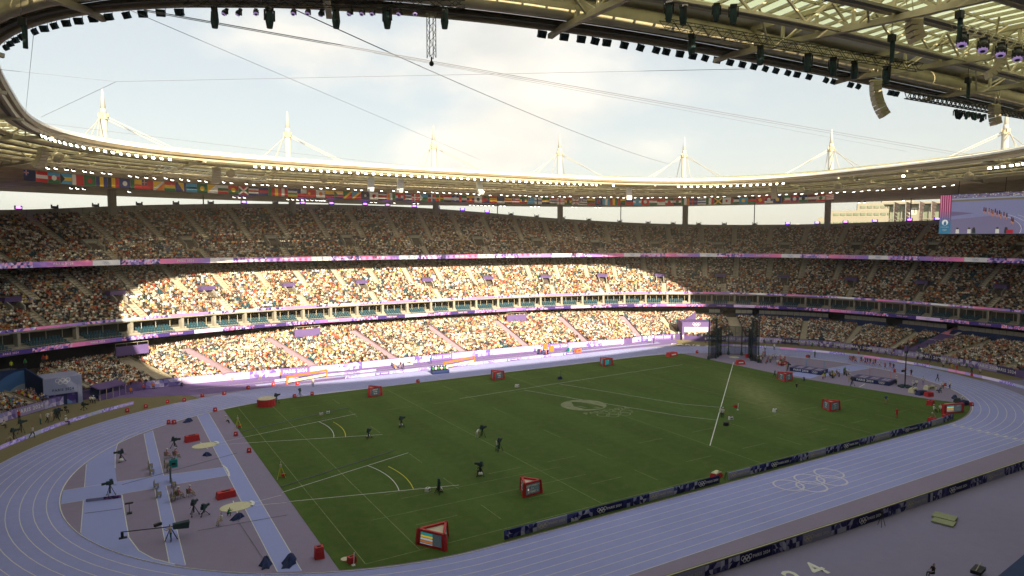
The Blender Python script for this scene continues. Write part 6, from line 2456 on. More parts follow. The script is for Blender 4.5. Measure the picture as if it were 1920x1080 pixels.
pk.poly([RC_(LR_ * .72, 0, 1.66 + 4.8 * .72), RC_(LR_ * .72, .6, 1.66 + 4.8 * .72), RC_(LR_ * .92, .5, 1.66 + 4.8 * .92), RC_(LR_ * .95, .1, 1.66 + 4.8 * .95), RC_(LR_ * .86, -.5, 1.66 + 4.8 * .86)], 0, srgb(60, 45, 90))
pk.build('cover_panel', M['paint'], r_)
text_on('PARIS 2024', .78, M['white'], RC_(LR_ * .45, 0, 1.68 + 4.8 * .45), s0, Vector((.98, -.1, .25)), r_, bold=.01)
for v in (-1, 1):
    MB().poly([RC_(-1.5, v, 0), RC_(LR_, v, 3), RC_(LR_, v, 6.3), RC_(0, v, 1.5), RC_(-1.5, v, 1.3)]).poly([RC_(-1.5, v * 1.05, 0), RC_(LR_, v * 1.05, 3), RC_(LR_, v * 1.05, 6.3), RC_(0, v * 1.05, 1.5), RC_(-1.5, v * 1.05, 1.3)][::-1]).build('side_panel', M['blue'], r_)
# dark mural panels either side of the sunlit gate
for A_, B_q, l_ in (((71.50, 54.55), (71.73, 51.29), 'dark purple side wall with lilac shapes left of the sunlit gate'),):
    A = Vector(A_); Bq = Vector((84.0, 58.0)); A = Vector((74.2, 53.4))
    r_ = empty('gate_wing', (A.x, A.y, 0), 0, l_, 'wall')
    b = MB()
    d = (Bq - A)
    b.hexa([(0, 0, 0), (d.x, d.y, 0), (d.x - .2, d.y + .2, 0), (-.2, .2, 0)], [(0, 0, 5.2), (d.x, d.y, 7.0), (d.x - .2, d.y + .2, 7.0), (-.2, .2, 5.2)]); b.build('wall_panel', M['violet2'], r_)

# ------------------------------------------------------------------ equipment builders


def field_display(loc, rz, size, label, lines, face_cols=None, closed=True):
    """three-sided scoreboard: red padded frame, dark screens with text, cloth top"""
    w, h = size
    r_ = empty('field_display', (*loc, .03), rz, label, 'scoreboard', 'three-sided scoreboards on the turf')
    R3 = w / math.sqrt(3)
    c = [Vector((R3 * math.cos(a), R3 * math.sin(a), 0)) for a in (R(-150), R(-30), R(90))]
    t_ = .91
    b = MB()
    for i in range(3):
        a, e = c[i], c[(i + 1) % 3]
        d = (e - a).normalized(); n = Vector((d.y, -d.x, 0))
        for f0, f1 in ((0, .14), (.86, 1.0)):
            p, q = a.lerp(e, f0), a.lerp(e, f1)
            b.hexa([tuple(p), tuple(q), tuple(q - n * .25), tuple(p - n * .25)], [tuple(p * t_ + Vector((0, 0, h))), tuple(q * t_ + Vector((0, 0, h))), tuple((q - n * .25) * t_ + Vector((0, 0, h))), tuple((p - n * .25) * t_ + Vector((0, 0, h)))])
        for z0, z1 in ((0, .14), (.88, 1.0)):
            k0, k1 = 1 - (1 - t_) * z0, 1 - (1 - t_) * z1
            b.hexa([tuple(a.lerp(e, .141) * k0 + Vector((0, 0, h * z0))), tuple(a.lerp(e, .859) * k0 + Vector((0, 0, h * z0))), tuple(a.lerp(e, .859) * k0 - n * .24 + Vector((0, 0, h * z0))), tuple(a.lerp(e, .141) * k0 - n * .24 + Vector((0, 0, h * z0)))],
                   [tuple(a.lerp(e, .141) * k1 + Vector((0, 0, h * z1))), tuple(a.lerp(e, .859) * k1 + Vector((0, 0, h * z1))), tuple(a.lerp(e, .859) * k1 - n * .24 + Vector((0, 0, h * z1))), tuple(a.lerp(e, .141) * k1 - n * .24 + Vector((0, 0, h * z1)))])
    b.build('frame', M['red'], r_)
    MB().poly([tuple(q * (t_ * .88) + Vector((0, 0, h * .86))) for q in c]).build('top_cover', M['beige'], r_)
    for i in range(3):
        a, e = c[i], c[(i + 1) % 3]
        d = (e - a).normalized(); n = Vector((d.y, -d.x, 0))
        k0, k1 = 1 - (1 - t_) * .14, 1 - (1 - t_) * .88
        off = -n * .05

        def SP(f, z, lift=0.0):
            k = 1 - (1 - t_) * z
            return tuple(a.lerp(e, f) * k + off + n * lift + Vector((0, 0, h * z)))
        sb = MB().poly([SP(.142, .142), SP(.858, .142), SP(.858, .878), SP(.142, .878)], 0, srgb(70, 82, 88))
        if face_cols:
            for j, cc in enumerate(face_cols):
                zz = .80 - j * .16
                sb.poly([SP(.16, zz - .10, .02), SP(.56, zz - .10, .02), SP(.56, zz + .03, .02), SP(.16, zz + .03, .02)], 0, cc)
        if lines and len(lines) > 1 and lines[1][:1] == '|':
            for j, cc in enumerate((srgb(20, 120, 70), srgb(240, 240, 240), srgb(200, 40, 50))):
                sb.poly([SP(.18 + j * .05, .42, .02), SP(.23 + j * .05, .42, .02), SP(.23 + j * .05, .56, .02), SP(.18 + j * .05, .56, .02)], 0, cc)
        s_ = sb.build('screen', M['screen'], r_)
        xd = d; ud = (Vector(SP(.5, .8)) - Vector(SP(.5, .3)))
        for j, tx in enumerate(lines or []):
            tx2 = tx.strip('|')
            if not tx2:
                continue
            sz = h * .17
            sz = min(sz, w * .66 / max(1, len(tx2)) / .56)
            f = .5 if not tx.startswith('|') else .47
            text_on(tx2, sz, M['white'], SP(f, .74 - j * .22, .04), xd, ud, s_, bold=.015)
    return r_


def display_at(V1, V2, h, *a):
    """front face from V1 to V2 on the ground, the third corner behind it"""
    V1, V2 = Vector(V1), Vector(V2)
    d = V2 - V1; w = d.length; d.normalize()
    c = (V1 + V2) / 2 + Vector((-d.y, d.x)) * (w / (2 * math.sqrt(3)))
    return field_display((c.x, c.y), math.atan2(d.y, d.x), (w, h), *a)


display_at((-32.9, -27.6), (-30.0, -27.3), 1.62, 'large red scoreboard with CEEFOMABO on its screen, middle of the near turf', ['CEEFOMABO O', '|ITA|', 'ATTEMPT 2'])
display_at((-48.2, -32.0), (-46.3, -35.1), 1.6, 'large red scoreboard with a results table on the near left turf', [], [srgb(40, 160, 160), srgb(225, 190, 60), srgb(190, 190, 200), srgb(200, 120, 60), srgb(170, 180, 200)])
display_at((-31.9, 28.9), (-28.9, 29.4), 1.75, 'red scoreboard by the far left turf edge below the sunlit track', ['RESULT', '2 ITA', '55.20'])
display_at((-4.3, 30.0), (-1.2, 30.6), 1.75, 'red scoreboard by the far turf edge right of the wheeled bench', ['RESULT', '1 FRA', '61.04'])
display_at((25.4, 30.4), (28.6, 30.8), 1.75, 'red scoreboard with a teal screen near the far turf edge', ['8'], [srgb(30, 150, 150), srgb(30, 150, 150), srgb(30, 150, 150), srgb(30, 150, 150)])
display_at((47.4, -2.1), (50.6, -1.7), 1.65, 'red scoreboard with a corner turned to the viewer near the jump mats', ['RANK', '1  2', '3  4'])
display_at((33.1, -21.9), (36.2, -21.9), 1.65, 'red scoreboard with a corner turned to the viewer on the right turf', ['RANK', '1.85', '3  4'])


def tv_camera(loc, heading, label, big=True, cover='cover', col_h=1.15, group='television cameras on the field'):
    """studio camera on a pedestal: tripod legs, column, head, body, lens hood, viewfinder, pan bar"""
    r_ = empty('television_camera', (*loc, .03), -R(heading) + math.pi, label, 'camera', group)
    r_.scale = (.85,) * 3
    for i in range(3):
        a = R(90 + 120 * i)
        MB().tube((.62 * math.cos(a), .62 * math.sin(a), .05), (.08 * math.cos(a), .08 * math.sin(a), col_h), .04, 6).box((.62 * math.cos(a), .62 * math.sin(a), .05), (.14, .14, .1)).build('leg', M['black'], r_)
    b = MB(); b.tube((0, 0, .35), (0, 0, col_h + .12), .09, 8); b.box((0, 0, col_h + .18), (.28, .3, .14)); b.build('pan_head', M['black'], r_)
    b = MB(); b.hexa([(-.19, -.45, col_h + .24), (.19, -.45, col_h + .24), (.22, .42, col_h + .24), (-.22, .42, col_h + .24)], [(-.16, -.42, col_h + .70), (.16, -.42, col_h + .70), (.20, .40, col_h + .66), (-.20, .40, col_h + .66)]); b.build('camera_body', M[cover], r_)
    b = MB(); b.tube((0, -.45, col_h + .47), (0, -.98, col_h + .45), .15, 8, r2=.19); b.build('lens', M['black'], r_)
    b = MB(); b.box((0, .16, col_h + .80), (.30, .34, .26)); b.build('viewfinder', M[cover], r_)
    b = MB(); b.tube((.12, .1, col_h + .2), (.18, .75, col_h + .02), .025, 5); b.build('pan_bar', M['black'], r_)
    return r_


CAMS = [((208, 932), 260, 'camera under a dark cover at the left crossing runway', 1.35), ((228, 868), 270, 'camera with a white counterweight in the left lobe of the end zone', 1.1), ((328, 842), 100, 'camera beside a low trolley behind the upper throwing board', 1.0), ((365, 968), 30, 'camera on a wide tripod below the white-capped officials', 1.15), ((384, 968), 40, 'small low monitor stand right of the wide camera tripod', .6), ((753, 802), 60, 'camera alone on the turf below the far left scoreboard', 1.2), ((905, 820), 75, 'camera pushed by a bending operator on the mid turf', 1.25), ((937, 846), 50, 'camera held by a teal-trousered operator on the mid turf', 1.3), ((902, 893), 330, 'camera with a pale counterweight on the mid turf', 1.3), ((824, 926), 20, 'camera at the end of the near throwing sector line', 1.2), ((692, 823), 40, 'small camera at the end of the far throwing sector line', .9), ((27, 830), 60, 'camera with cover at the lower left picture edge', 1.4), ((108, 790), 80, 'camera among the crew in front of the left gate', 1.3), ((158, 771), 120, 'low camera just right of the left gate', .7), ((41, 815), 60, 'tall camera crane head at the left edge', 1.6), ((1598, 722), 200, 'camera on a green dolly by the right turf edge', 1.3), ((1478, 694), 200, 'camera on a stand left of the first jump mat', 1.4), ((519, 757), 60, 'camera on a tripod beside the round red bin', 1.2), ((563, 745), 0, 'slim camera stand at the inner track edge, back straight', 1.0)]
for (px, h_, l_, ch), xy in zip(CAMS, [(-73.70, -2.34), (-72.39, 10.80), (-65.75, 13.72), (-65.99, -13.36), (-65.05, -13.93), (-34.04, 7.10), (-25.54, -4.10), (-26.65, -11.18), (-33.67, -18.63), (-40.64, -21.25), (-40.45, 4.02), (-85.72, 29.39), (-80.97, 40.04), (-77.39, 45.47), (-85.21, 33.81), (55.98, -11.49), (58.31, 5.29), (-47.58, 33.50), (-42.71, 36.30)]):
    tv_camera(xy, h_, l_, col_h=ch)
for xy, l_ in (((-72.39, 10.55), 'white counterweight ball under the camera in the left lobe'), ((-33.67, -18.63), 'pale counterweight disc under the mid turf camera'), ((-33.93, 7.39), 'pale counterweight disc under the upper turf camera'), ((-40.36, 4.28), 'pale disc under the small sector camera'), ((-40.25, -20.71), 'pale green bag under the camera at the near sector line')):
    tag(MB().sphere((0, 0, .3), .32, 10, 6, 0, None, (1, 1, .7)).build('weight_bag', M['cap'], None, (*xy, .02)), l_, 'weight', 'counterweights under cameras')

# throwing boards: pale ovals on the rubber (the shot circles' covers) ------------
for xy, l_, sz in ((SHOT[0], 'upper cream oval board with a white stop block on the end zone', 1.0), (SHOT[1], 'lower cream oval board with a white stop block on the end zone', 1.0)):
    r_ = empty('throwing_circle', (*xy, .02), R(8 if xy[1] > 0 else -2), l_, 'throwing circle', 'shot circles')
    b = MB(); n = 28; a_, e_ = 1.72, 1.32
    for i in range(n):
        a0, a1 = 2 * math.pi * i / n, 2 * math.pi * (i + 1) / n
        p0 = (a_ * math.cos(a0), e_ * math.sin(a0)); p1 = (a_ * math.cos(a1), e_ * math.sin(a1))
        b.poly([(*p0, 0), (*p1, 0), (*p1, .05), (*p0, .05)])
    b.poly([(a_ * math.cos(2 * math.pi * i / n), e_ * math.sin(2 * math.pi * i / n), .05) for i in range(n)])
    b.build('platform', M['cream'], r_)
    b = MB()
    for i in range(6):
        a0, a1 = R(-30 + 10 * i), R(-20 + 10 * i)
        b.hexa([(1.62 * math.cos(a0), 1.25 * math.sin(a0), .05), (1.95 * math.cos(a0), 1.5 * math.sin(a0), .05), (1.95 * math.cos(a1), 1.5 * math.sin(a1), .05), (1.62 * math.cos(a1), 1.25 * math.sin(a1), .05)], [(1.62 * math.cos(a0), 1.25 * math.sin(a0), .17), (1.95 * math.cos(a0), 1.5 * math.sin(a0), .17), (1.95 * math.cos(a1), 1.5 * math.sin(a1), .17), (1.62 * math.cos(a1), 1.25 * math.sin(a1), .17)])
    b.build('stop_board', M['white'], r_)
    MB().box((-.1, 1.62, .03), (.08, .75, .03)).build('centre_mark', M['white'], r_); MB().box((-.1, -1.62, .03), (.08, .75, .03)).build('centre_mark', M['white'], r_)


def red_box(loc, rz, size, label, cat='box', group=None, m='red', wedge=.8):
    r_ = empty('equipment_box', (*loc, .02), rz, label, cat, group)
    w, d_, h = size
    MB().hexa([(-w / 2, -d_ / 2, 0), (w / 2, -d_ / 2, 0), (w / 2, d_ / 2, 0), (-w / 2, d_ / 2, 0)], [(-w / 2 * wedge, -d_ / 2 * wedge, h), (w / 2 * wedge, -d_ / 2 * wedge, h), (w / 2 * wedge, d_ / 2 * wedge, h), (-w / 2 * wedge, d_ / 2 * wedge, h)]).build('case', M[m], r_)
    MB().box((0, -d_ / 2 * (wedge + (1 - wedge) * .5) - .02, h * .5), (w * .5, .03, h * .28)).build('front_plate', M['red'] if m == 'red' and w < 2.3 else (M['white'] if m == 'red' else M['black']), r_)
    MB().box((0, 0, h + .03), (w * wedge * .5, d_ * wedge * .25, .06)).build('handle', M['black'], r_)
    return r_


def lane_marker(loc, label, group):
    r_ = empty('lane_marker', (*loc, .03), rnd.uniform(-.4, .4), label, 'marker', group)
    MB().box((0, 0, .33), (.62, .5, .66), 0, 0, None, .78).build('block', M['red'], r_)
    MB().box((0, -.25, .4), (.2, .03, .14)).build('number_plate', M['white'], r_)


for xy in ((-70.99, 39.90), (-68.09, 41.52), (-64.52, 43.36), (-61.84, 43.12), (-58.54, 45.45), (-54.75, 45.16), (-49.93, 48.05), (-45.06, 48.45), (-40.66, 46.93), (-40.39, 36.40)):
    lane_marker(xy, 'small red marker block along the outer left bend', 'red markers on the left bend')
for xy, l_ in (((-43.78, 35.96), 'small red marker on the inner edge below the back straight'), ((-18.67, 36.47), 'low red block where the back straight meets the turf'), ((-57.95, 32.78), 'red block at the top corner where rubber meets turf'), ((-57.27, 15.52), 'small red block on the turf edge by the yellow tripod'), ((-56.99, 6.16), 'red wedge box on the turf edge, lower of two'), ((-65.46, 28.01), 'red cube beside the inner white line at the top of the end zone'), ((-64.73, 27.56), 'flat red case right of the red cube'), ((58.33, 32.84), 'red round marker on the far right inner edge'), ((77.23, 13.83), 'red marker near the standing official at the far bend'), ((77.62, -7.95), 'red ball-like marker behind the runners at the right bend'), ((91.86, -7.70), 'red marker on the outer edge of the right bend'), ((72.03, -21.29), 'red cube behind the kneeling crew at the right'), ((87.84, -19.04), 'red block at the feet of a teal-shirted person'), ((58.87, -32.29), 'dark red drum where the turf corner meets the track'), ((91.76, -1.14), 'red marker on the far outer edge right of the lamp pole')):
    lane_marker(xy, l_, None)
red_box((-63.24, 16.02), R(12), (2.0, .9, .9), 'orange-red equipment trolley near the upper cream oval', 'box', None, 'red', .9)
red_box((-62.24, -9.67), R(8), (2.1, 1.0, .75), 'orange-red tray box near the lower cream oval', 'box', None, 'red', .9)
red_box((-57.01, -30.03), R(-6), (.9, .8, 1.1), 'tall red case with dark window by the lower turf edge', 'box', None, 'red', .84)
red_box((-54.69, -32.53), R(10), (.75, .6, .6), 'small red case on the near turf corner', 'box', None, 'red', .9)
red_box((-8.45, -34.17), R(14), (1.7, 1.0, .55), 'low red box with cream lid behind the board gap', 'box', None, 'red', .8)
tag(MB().hexa([(-.68, -.4, 0), (.68, -.4, 0), (.68, .4, 0), (-.68, .4, 0)], [(-.5, -.3, .12), (.1, -.3, .26), (.5, .3, .12), (-.5, .3, .12)]).build('cream_lid', M['cream'], None, (*(-8.45, -34.17), .66), R(14)), 'cream wedge lid lying on the low red box', 'lid')
red_box((49.31, 32.74), R(5), (3.2, 1.4, 1.0), 'wide low red board box at the far right end of the turf', 'box', None, 'red', .85)
red_box((55.31, 16.25), R(-20), (2.4, 1.0, 1.0), 'flat red box leaning beside the throwing cage', 'box', None, 'red', .7)
red_box((64.79, 21.45), R(0), (2.4, .8, .9), 'red box with a white plate in the official group', 'box', None, 'red', .9)
red_box((63.37, 10.52), R(0), (2.4, .8, .9), 'red box with a white plate right of the official group', 'box', None, 'red', .9)
# round red bin with pale top
r_ = empty('round_bin', (*(-49.55, 32.43), .03), 0, 'round red bin with pale cloth top beside a camera tripod', 'bin')
MB().tube((0, 0, 0), (0, 0, 1.3), 1.65, 16, r2=1.55).build('drum', M['red'], r_); MB().tube((0, 0, 1.3), (0, 0, 1.42), 1.6, 16, r2=1.4).build('cloth_top', M['beige'], r_)
# infield timing board by the finish
r_ = empty('results_board', (*(50.84, -33.07), .03), R(-14), 'wide red-framed results board with coloured rows at the finish corner', 'scoreboard')
b = MB(); b.box((-1.95, 0, .8), (.55, .5, 1.6)); b.box((1.95, 0, .8), (.55, .5, 1.6)); b.box((0, 0, .1), (3.34, .5, .2)); b.box((0, 0, 1.52), (3.34, .5, .16)); b.build('frame', M['red'], r_)
sb = MB().poly([(-1.66, -.2, .22), (1.66, -.2, .22), (1.66, -.2, 1.42), (-1.66, -.2, 1.42)], 0, srgb(85, 95, 100))
for j, c in enumerate((srgb(70, 170, 160), srgb(235, 235, 225), srgb(225, 190, 70), srgb(190, 195, 200), srgb(205, 140, 80))):
    sb.poly([(-1.6, -.215, 1.2 - j * .22), (-.1, -.215, 1.2 - j * .22), (-.1, -.215, 1.36 - j * .22), (-1.6, -.215, 1.36 - j * .22)], 0, c)
sb.build('screen', M['screen'], r_)
text_on('9:40.1', .34, M['white'], (1.0, -.25, 1.22), (1, 0, 0), (0, 0, 1), r_, bold=.01)
MB().box((0, .55, .75), (3.2, .6, 1.5), 0, 0, None, .7).build('back_case', M['beige'], r_)
for xy, l_, cc in (((41.43, -34.47), 'red starting device with a white tube by the finish boards', 'red'), ((45.59, -34.71), 'red box at the end of the finish boards', 'red'), ((53.41, -28.06), 'red folding seat behind the white-shirted judges', 'red'), ((58.57, -31.20), 'blue crate beside the dark red drum', 'blue'), ((59.22, -29.73), 'green crate with a white bag by the finish corner', 'cover'), ((61.12, -20.81), 'cream table with red cloth near the turf edge', 'cream'), ((66.31, -21.23), 'cream table with red cloth and green bag further right', 'cream'), ((60.21, -22.90), 'dark blue bag on the rubber between the tables', 'navy'), ((60.05, -24.35), 'red bag beside the dark blue bag', 'red')):
    red_box(xy, rnd.uniform(-.3, .3), (1.6 if 'table' not in l_ else 2.4, 1.0, .8), l_, 'box', None, cc, .85)
tag(MB().tube((-.7, 0, 1.3), (.6, .1, .4), .1, 8).build('white_tube', M['white'], None, (*(42.40, -34.30), .25)), 'white tube resting on the red starting device', 'tube')
# parasol frames and covers
for xy, l_, s_ in (((62.35, -27.77), 'folded dark blue cover beside the inner line at the right end', .8), ((-62.68, 27.79), 'dark blue folded cover at the top of the end zone', .75), ((-61.59, -28.94), 'left navy cover heap on the lower end zone', .85), ((-59.63, -29.77), 'larger navy umbrella heap on the lower runway', 1.0), ((-62.13, -16.67), 'small navy bag below the lower cream oval', .7), ((-62.14, 7.67), 'small dark bag right of the upper cream oval', .6)):
    r_ = empty('folded_cover', (*xy, .02), rnd.uniform(0, 3), l_, 'cover')
    b = MB()
    n_ = 12
    for k_ in range(3):
        rr = [((1.0 - .32 * k_) * s_ * (.85 + .3 * rnd.random()) * (1.15 if i % 2 else .8)) for i in range(n_)]
        cur = [(rr[i] * 1.05 * math.cos(2 * math.pi * i / n_) + .12 * k_ * s_, rr[i] * .62 * math.sin(2 * math.pi * i / n_), (0.02, .38, .72)[k_] * s_ * (1 if k_ == 0 else .85 + .3 * rnd.random())) for i in range(n_)]
        if k_:
            for i in range(n_):
                j = (i + 1) % n_
                b.poly([prev_ring[i], prev_ring[j], cur[j], cur[i]])
        prev_ring = cur
    for i in range(n_):
        b.poly([prev_ring[i], prev_ring[(i + 1) % n_], (.3 * s_, 0, .86 * s_)])
    o_ = b.build('cloth', M['navy'], r_)
    for p_ in o_.data.polygons:
        p_.use_smooth = True
    MB().tube((-.9 * s_, .1, .1), (.9 * s_, -.1, .25), .05, 5).build('pole', M['black'], r_)
# chairs -------------------------------------------------------------------------
def chair(loc, rz, label, group):
    r_ = empty('folding_chair', (*loc, .02), rz, label, 'chair', group)
    link('seat', CH[0], r_); link('backrest', CH[1], r_)
    for sx in (-.2, .2):
        for sy in (-.2, .2):
            link('leg', CH[2], r_, (sx, sy, 0))


CH = (MB().box((0, 0, .45), (.46, .46, .05)).mesh('seat', M['chair']), MB().box((0, .22, .75), (.46, .05, .5)).mesh('backrest', M['chair']), MB().tube((0, 0, 0), (0, 0, .44), .025, 5).mesh('leg', M['chair']))
for (xs, ys), l_ in (((-69.55, -69.75), 'x'),):
    pass
for base, l_ in (((-69.17, 5.92), 'empty folding chair left of the crossing, upper row'), ((-69.13, 3.35), 'empty folding chair left of the crossing, upper row'), ((-67.36, 5.29), 'empty folding chair right of the crossing beside the cool box'), ((-67.19, 3.31), 'empty folding chair right of the crossing beside the cool box'), ((-68.98, -2.48), 'empty folding chair left of the crossing, lower row'), ((-68.89, -5.64), 'empty folding chair left of the crossing, lower row'), ((-67.14, -3.00), 'empty folding chair right of the crossing, lower row'), ((-67.13, -5.76), 'empty folding chair right of the crossing, lower row'), ((-67.56, -7.74), 'empty folding chair nearest the capped officials')):
    for k in (-.28, .28):
        chair((base[0] + k * .2, base[1] + k), R(90), l_, 'folding chairs by the crossing runways')
red_box((-66.56, 5.05), 0, (.95, .8, 1.0), 'bright teal cool box beside the folding chairs', 'box', None, 'tealbox', 1.0)
r_ = empty('wind_screen', (*(-67.33, -1.01), .02), R(80), 'tall dark green narrow screen at the runway crossing', 'screen')
MB().box((0, 0, 1.0), (1.1, .08, 1.7)).build('screen_panel', M['cover'], r_); MB().tube((-.5, 0, 0), (-.5, 0, 1.9), .03, 5).tube((.5, 0, 0), (.5, 0, 1.9), .03, 5).build('post', M['black'], r_)
# jib arm of the near camera crew
q = (-68.61, -18.69)
r_ = empty('camera_jib', (*q, .02), 0, 'long black camera jib over the lower end zone', 'camera crane')
MB().tube((.4, 0, 1.3), (-4.2, .5, 1.55), .05, 6).tube((-.9, .1, 1.4), (-.9, .1, 1.4), .04, 5).build('arm', M['black'], r_)
MB().box((-4.15, .5, 1.3), (.25, .25, .5)).box((-4.1, .45, .98), (.7, .3, .12)).build('remote_head', M['black'], r_)
MB().hexa([(.2, -.3, 1.1), (1.6, -.35, .95), (1.6, .35, .95), (.2, .3, 1.1)], [(.2, -.25, 1.55), (1.7, -.3, 1.6), (1.7, .3, 1.6), (.2, .25, 1.55)]).build('counterweight', M['cover'], r_)
MB().box((-1.1, .12, 1.75), (.7, .25, .28), .4).build('monitor', M['black'], r_)
for a in (90, 210, 330):
    MB().tube((.65 * math.cos(R(a)), .65 * math.sin(R(a)), .05), (0, 0, 1.25), .045, 6).build('leg', M['black'], r_)
r_ = empty('monitor_stand', (*(-71.95, -9.25), .02), 0, 'small dark monitor on a thin stand left of the jib', 'monitor')
MB().box((0, 0, 1.15), (.8, .25, .12)).build('monitor', M['black'], r_); MB().tube((0, 0, 0), (0, 0, 1.1), .03, 5).box((0, 0, .05), (.5, .5, .08)).build('stand', M['black'], r_)
# low printed board on the lobe
flat_board_row('floor_board', 'small printed strip board lying across the left lobe', [(-76.10, -3.10), (-72.65, -3.73)], .36, .08, ['grey', 'patdark'], 2.2, None, False, False)
for a_, e_, l_ in (((-76.12, -6.88), (-72.62, -7.49), 'thin dark cable across the left lobe'), ((-72.46, 0.85), (-58.53, 6.55), 'dark cable across the upper end zone'), ((-66.11, -17.93), (-57.35, -18.59), 'dark cable across the lower end zone'), ((-62.20, -16.78), (-61.57, -27.63), 'dark cable leading to the navy heaps'), ((-56.31, 17.23), (-37.27, 23.61), 'long dark hose over the far throwing sector'), ((-56.09, -9.70), (-39.31, -3.48), 'long dark hose over the near throwing sector')):
    b = MB(); b.tube((0, 0, 0), (e_[0] - a_[0], e_[1] - a_[1], 0), .022 if 'hose' not in l_ else .05, 5)
    tag(b.build('floor_cable', M['wire'], None, (*a_, .09)), l_, 'cable')
# yellow-red tripods on the turf edge
for xy, l_ in (((-56.32, 19.61), 'upper orange survey tripod on the turf edge'), ((-55.41, -6.54), 'lower orange survey tripod on the turf edge')):
    r_ = empty('survey_tripod', (*xy, .03), 0, l_, 'tripod', 'survey tripods')
    for a in (90, 210, 330):
        MB().tube((.6 * math.cos(R(a)), .6 * math.sin(R(a)), 0), (.05 * math.cos(R(a)), .05 * math.sin(R(a)), 1.5), .04, 5).build('leg', M['yline'], r_)
    MB().box((0, 0, 1.6), (.22, .22, .3)).tube((0, 0, 1.7), (0, 0, 2.1), .03, 5).build('instrument', M['beige'], r_); MB().box((.3, 0, .35), (.5, .4, .3)).build('case', M['red'], r_)
# small items on the turf
for xy, l_, cc, s_ in (((25.00, -16.91), 'small white bag lying on the right turf', 'white', .5), ((21.54, -11.34), 'red implement left of the white bag on the turf', 'red', .4), ((14.46, -16.53), 'pale box with a stick right of the measuring tape', 'cap', .45), ((11.03, -18.55), 'dark mat right of the measuring tape', 'black', .5), ((-42.85, 21.12), 'white distance block on the far sector line', 'cap', .35), ((-41.55, 21.55), 'pale green distance block on the far sector line', 'cap', .35), ((-3.21, 22.34), 'white cube on the turf below the far scoreboard', 'cap', .5), ((-41.49, -19.96), 'white sign with a red rim at the near sector line', 'cap', .4), ((8.55, 24.18), 'dark stake with a base on the far turf', 'navy', .5)):
    red_box(xy, rnd.uniform(-.6, .6), (s_ * 1.6, s_ * 1.2, s_ * 1.1), l_, 'item', None, cc, .9)
tag(MB().tube((0, 0, 0), (0, 0, 1.9), .04, 5).box((0, 0, .1), (.5, .5, .2)).build('marker_pole', M['navy'], None, (*(8.74, 24.06), .03)), 'slim dark pole standing on the far turf', 'pole')
for xy, l_ in (((-54.75, -33.20), 'slim pale stick at the near turf corner'), ((20.45, -12.86), 'thin white stick beside the measuring tape')):
    tag(MB().tube((0, 0, 0), (.1, 0, 1.2), .05, 5).box((0, 0, .04), (.3, .3, .08)).build('stick', M['cap'], None, (*xy, .03)), l_, 'stick')
tag(MB().tube((0, 0, 0), (0, 0, .10), .42, 14).build('coil', M['beige'], None, (*(-55.04, -31.71), .03)), 'flat coil of pale rope at the near turf corner', 'coil')
# jump mats ------------------------------------------------------------------------


def jump_mat(A, Bq, depth, up_m, label, ul):
    A = Vector(A); Bq = Vector(Bq)
    d = Bq - A; w = d.length; d.normalize()
    r_ = empty('landing_mat', (A.x, A.y, .02), math.atan2(d.y, d.x), label, 'landing mat', 'high jump landing mats')
    MB().box((w / 2, depth / 2, .42), (w, depth, .80)).build('cushion', M['navy'], r_)
    b = MB(); b.poly([(.1, .1, .83), (w - .1, .1, .83), (w - .1, depth - .1, .83), (.1, depth - .1, .83)], 0, srgb(98, 92, 128))
    for i in range(9):
        x = .4 + i * (w - .8) / 9
        b.poly([(x, .6, .836), (x + .5, 1.0, .836), (x + .6, depth - .8, .836), (x + .1, depth - 1.2, .836)], 0, srgb(160, 150, 170) if i % 3 else srgb(70, 60, 105))
    b.build('top_sheet', M['paint'], r_)
    text_on('PARIS 2024', .62, M['white'], (w * .36, -.02, .45), (1, 0, 0), (0, 0, 1), r_, bold=.02)
    rings_on(.18, .05, M['white'], (w * .80, -.02, .45), (1, 0, 0), (0, 0, 1), r_)
    for i, x in enumerate((w * .28, w * .84)):
        u_ = empty('high_jump_upright', (A.x + d.x * x - d.y * (depth + .5), A.y + d.y * x + d.x * (depth + .5), .02), math.atan2(d.y, d.x), ul % ('left', 'right')[i], 'upright', 'high jump uprights')
        MB().tube((0, 0, 0), (0, 0, 2.4), .06, 6).build('post', up_m, u_); MB().box((0, 0, .04), (.5, .8, .08)).build('foot', up_m, u_)
    return r_


CY = mat('cyan_post', (0.05, .35, .62), .5); CO = mat('coral_post', (.75, .25, .22), .5)
jump_mat((58.62, 5.10), (60.35, -1.57), 4.2, CY, 'navy landing mat with white lettering, nearer the throwing cage', '%s pale blue upright of the first landing mat')
jump_mat((60.76, -8.35), (62.44, -15.44), 4.2, CO, 'navy landing mat with white lettering, nearer the lamp pole', '%s coral upright of the second landing mat')
# lamp / camera pole at the right
q = (64.12, -17.62)
r_ = empty('camera_pole', (*q, .02), 0, 'tall dark pole with a screen on top at the right end', 'pole')
MB().tube((0, 0, 0), (0, 0, 8.2), .12, 8, r2=.10).build('mast', M['black'], r_); MB().box((-.5, -.3, 8.0), (.9, .5, .9)).build('screen_box', M['violet2'], r_); MB().box((0, 0, 7.2), (.5, .5, .6)).build('camera_head', M['cover'], r_)
b = MB()
for a in range(0, 360, 60):
    b.sphere((.9 * math.cos(R(a)), .9 * math.sin(R(a)), .2), .45, 7, 4, 0, None, (1.3, 1.0, .55))
b.build('sandbag', M['cover'], r_); MB().box((-.9, 0, 3.4), (.7, .3, .4)).build('meter', M['black'], r_)
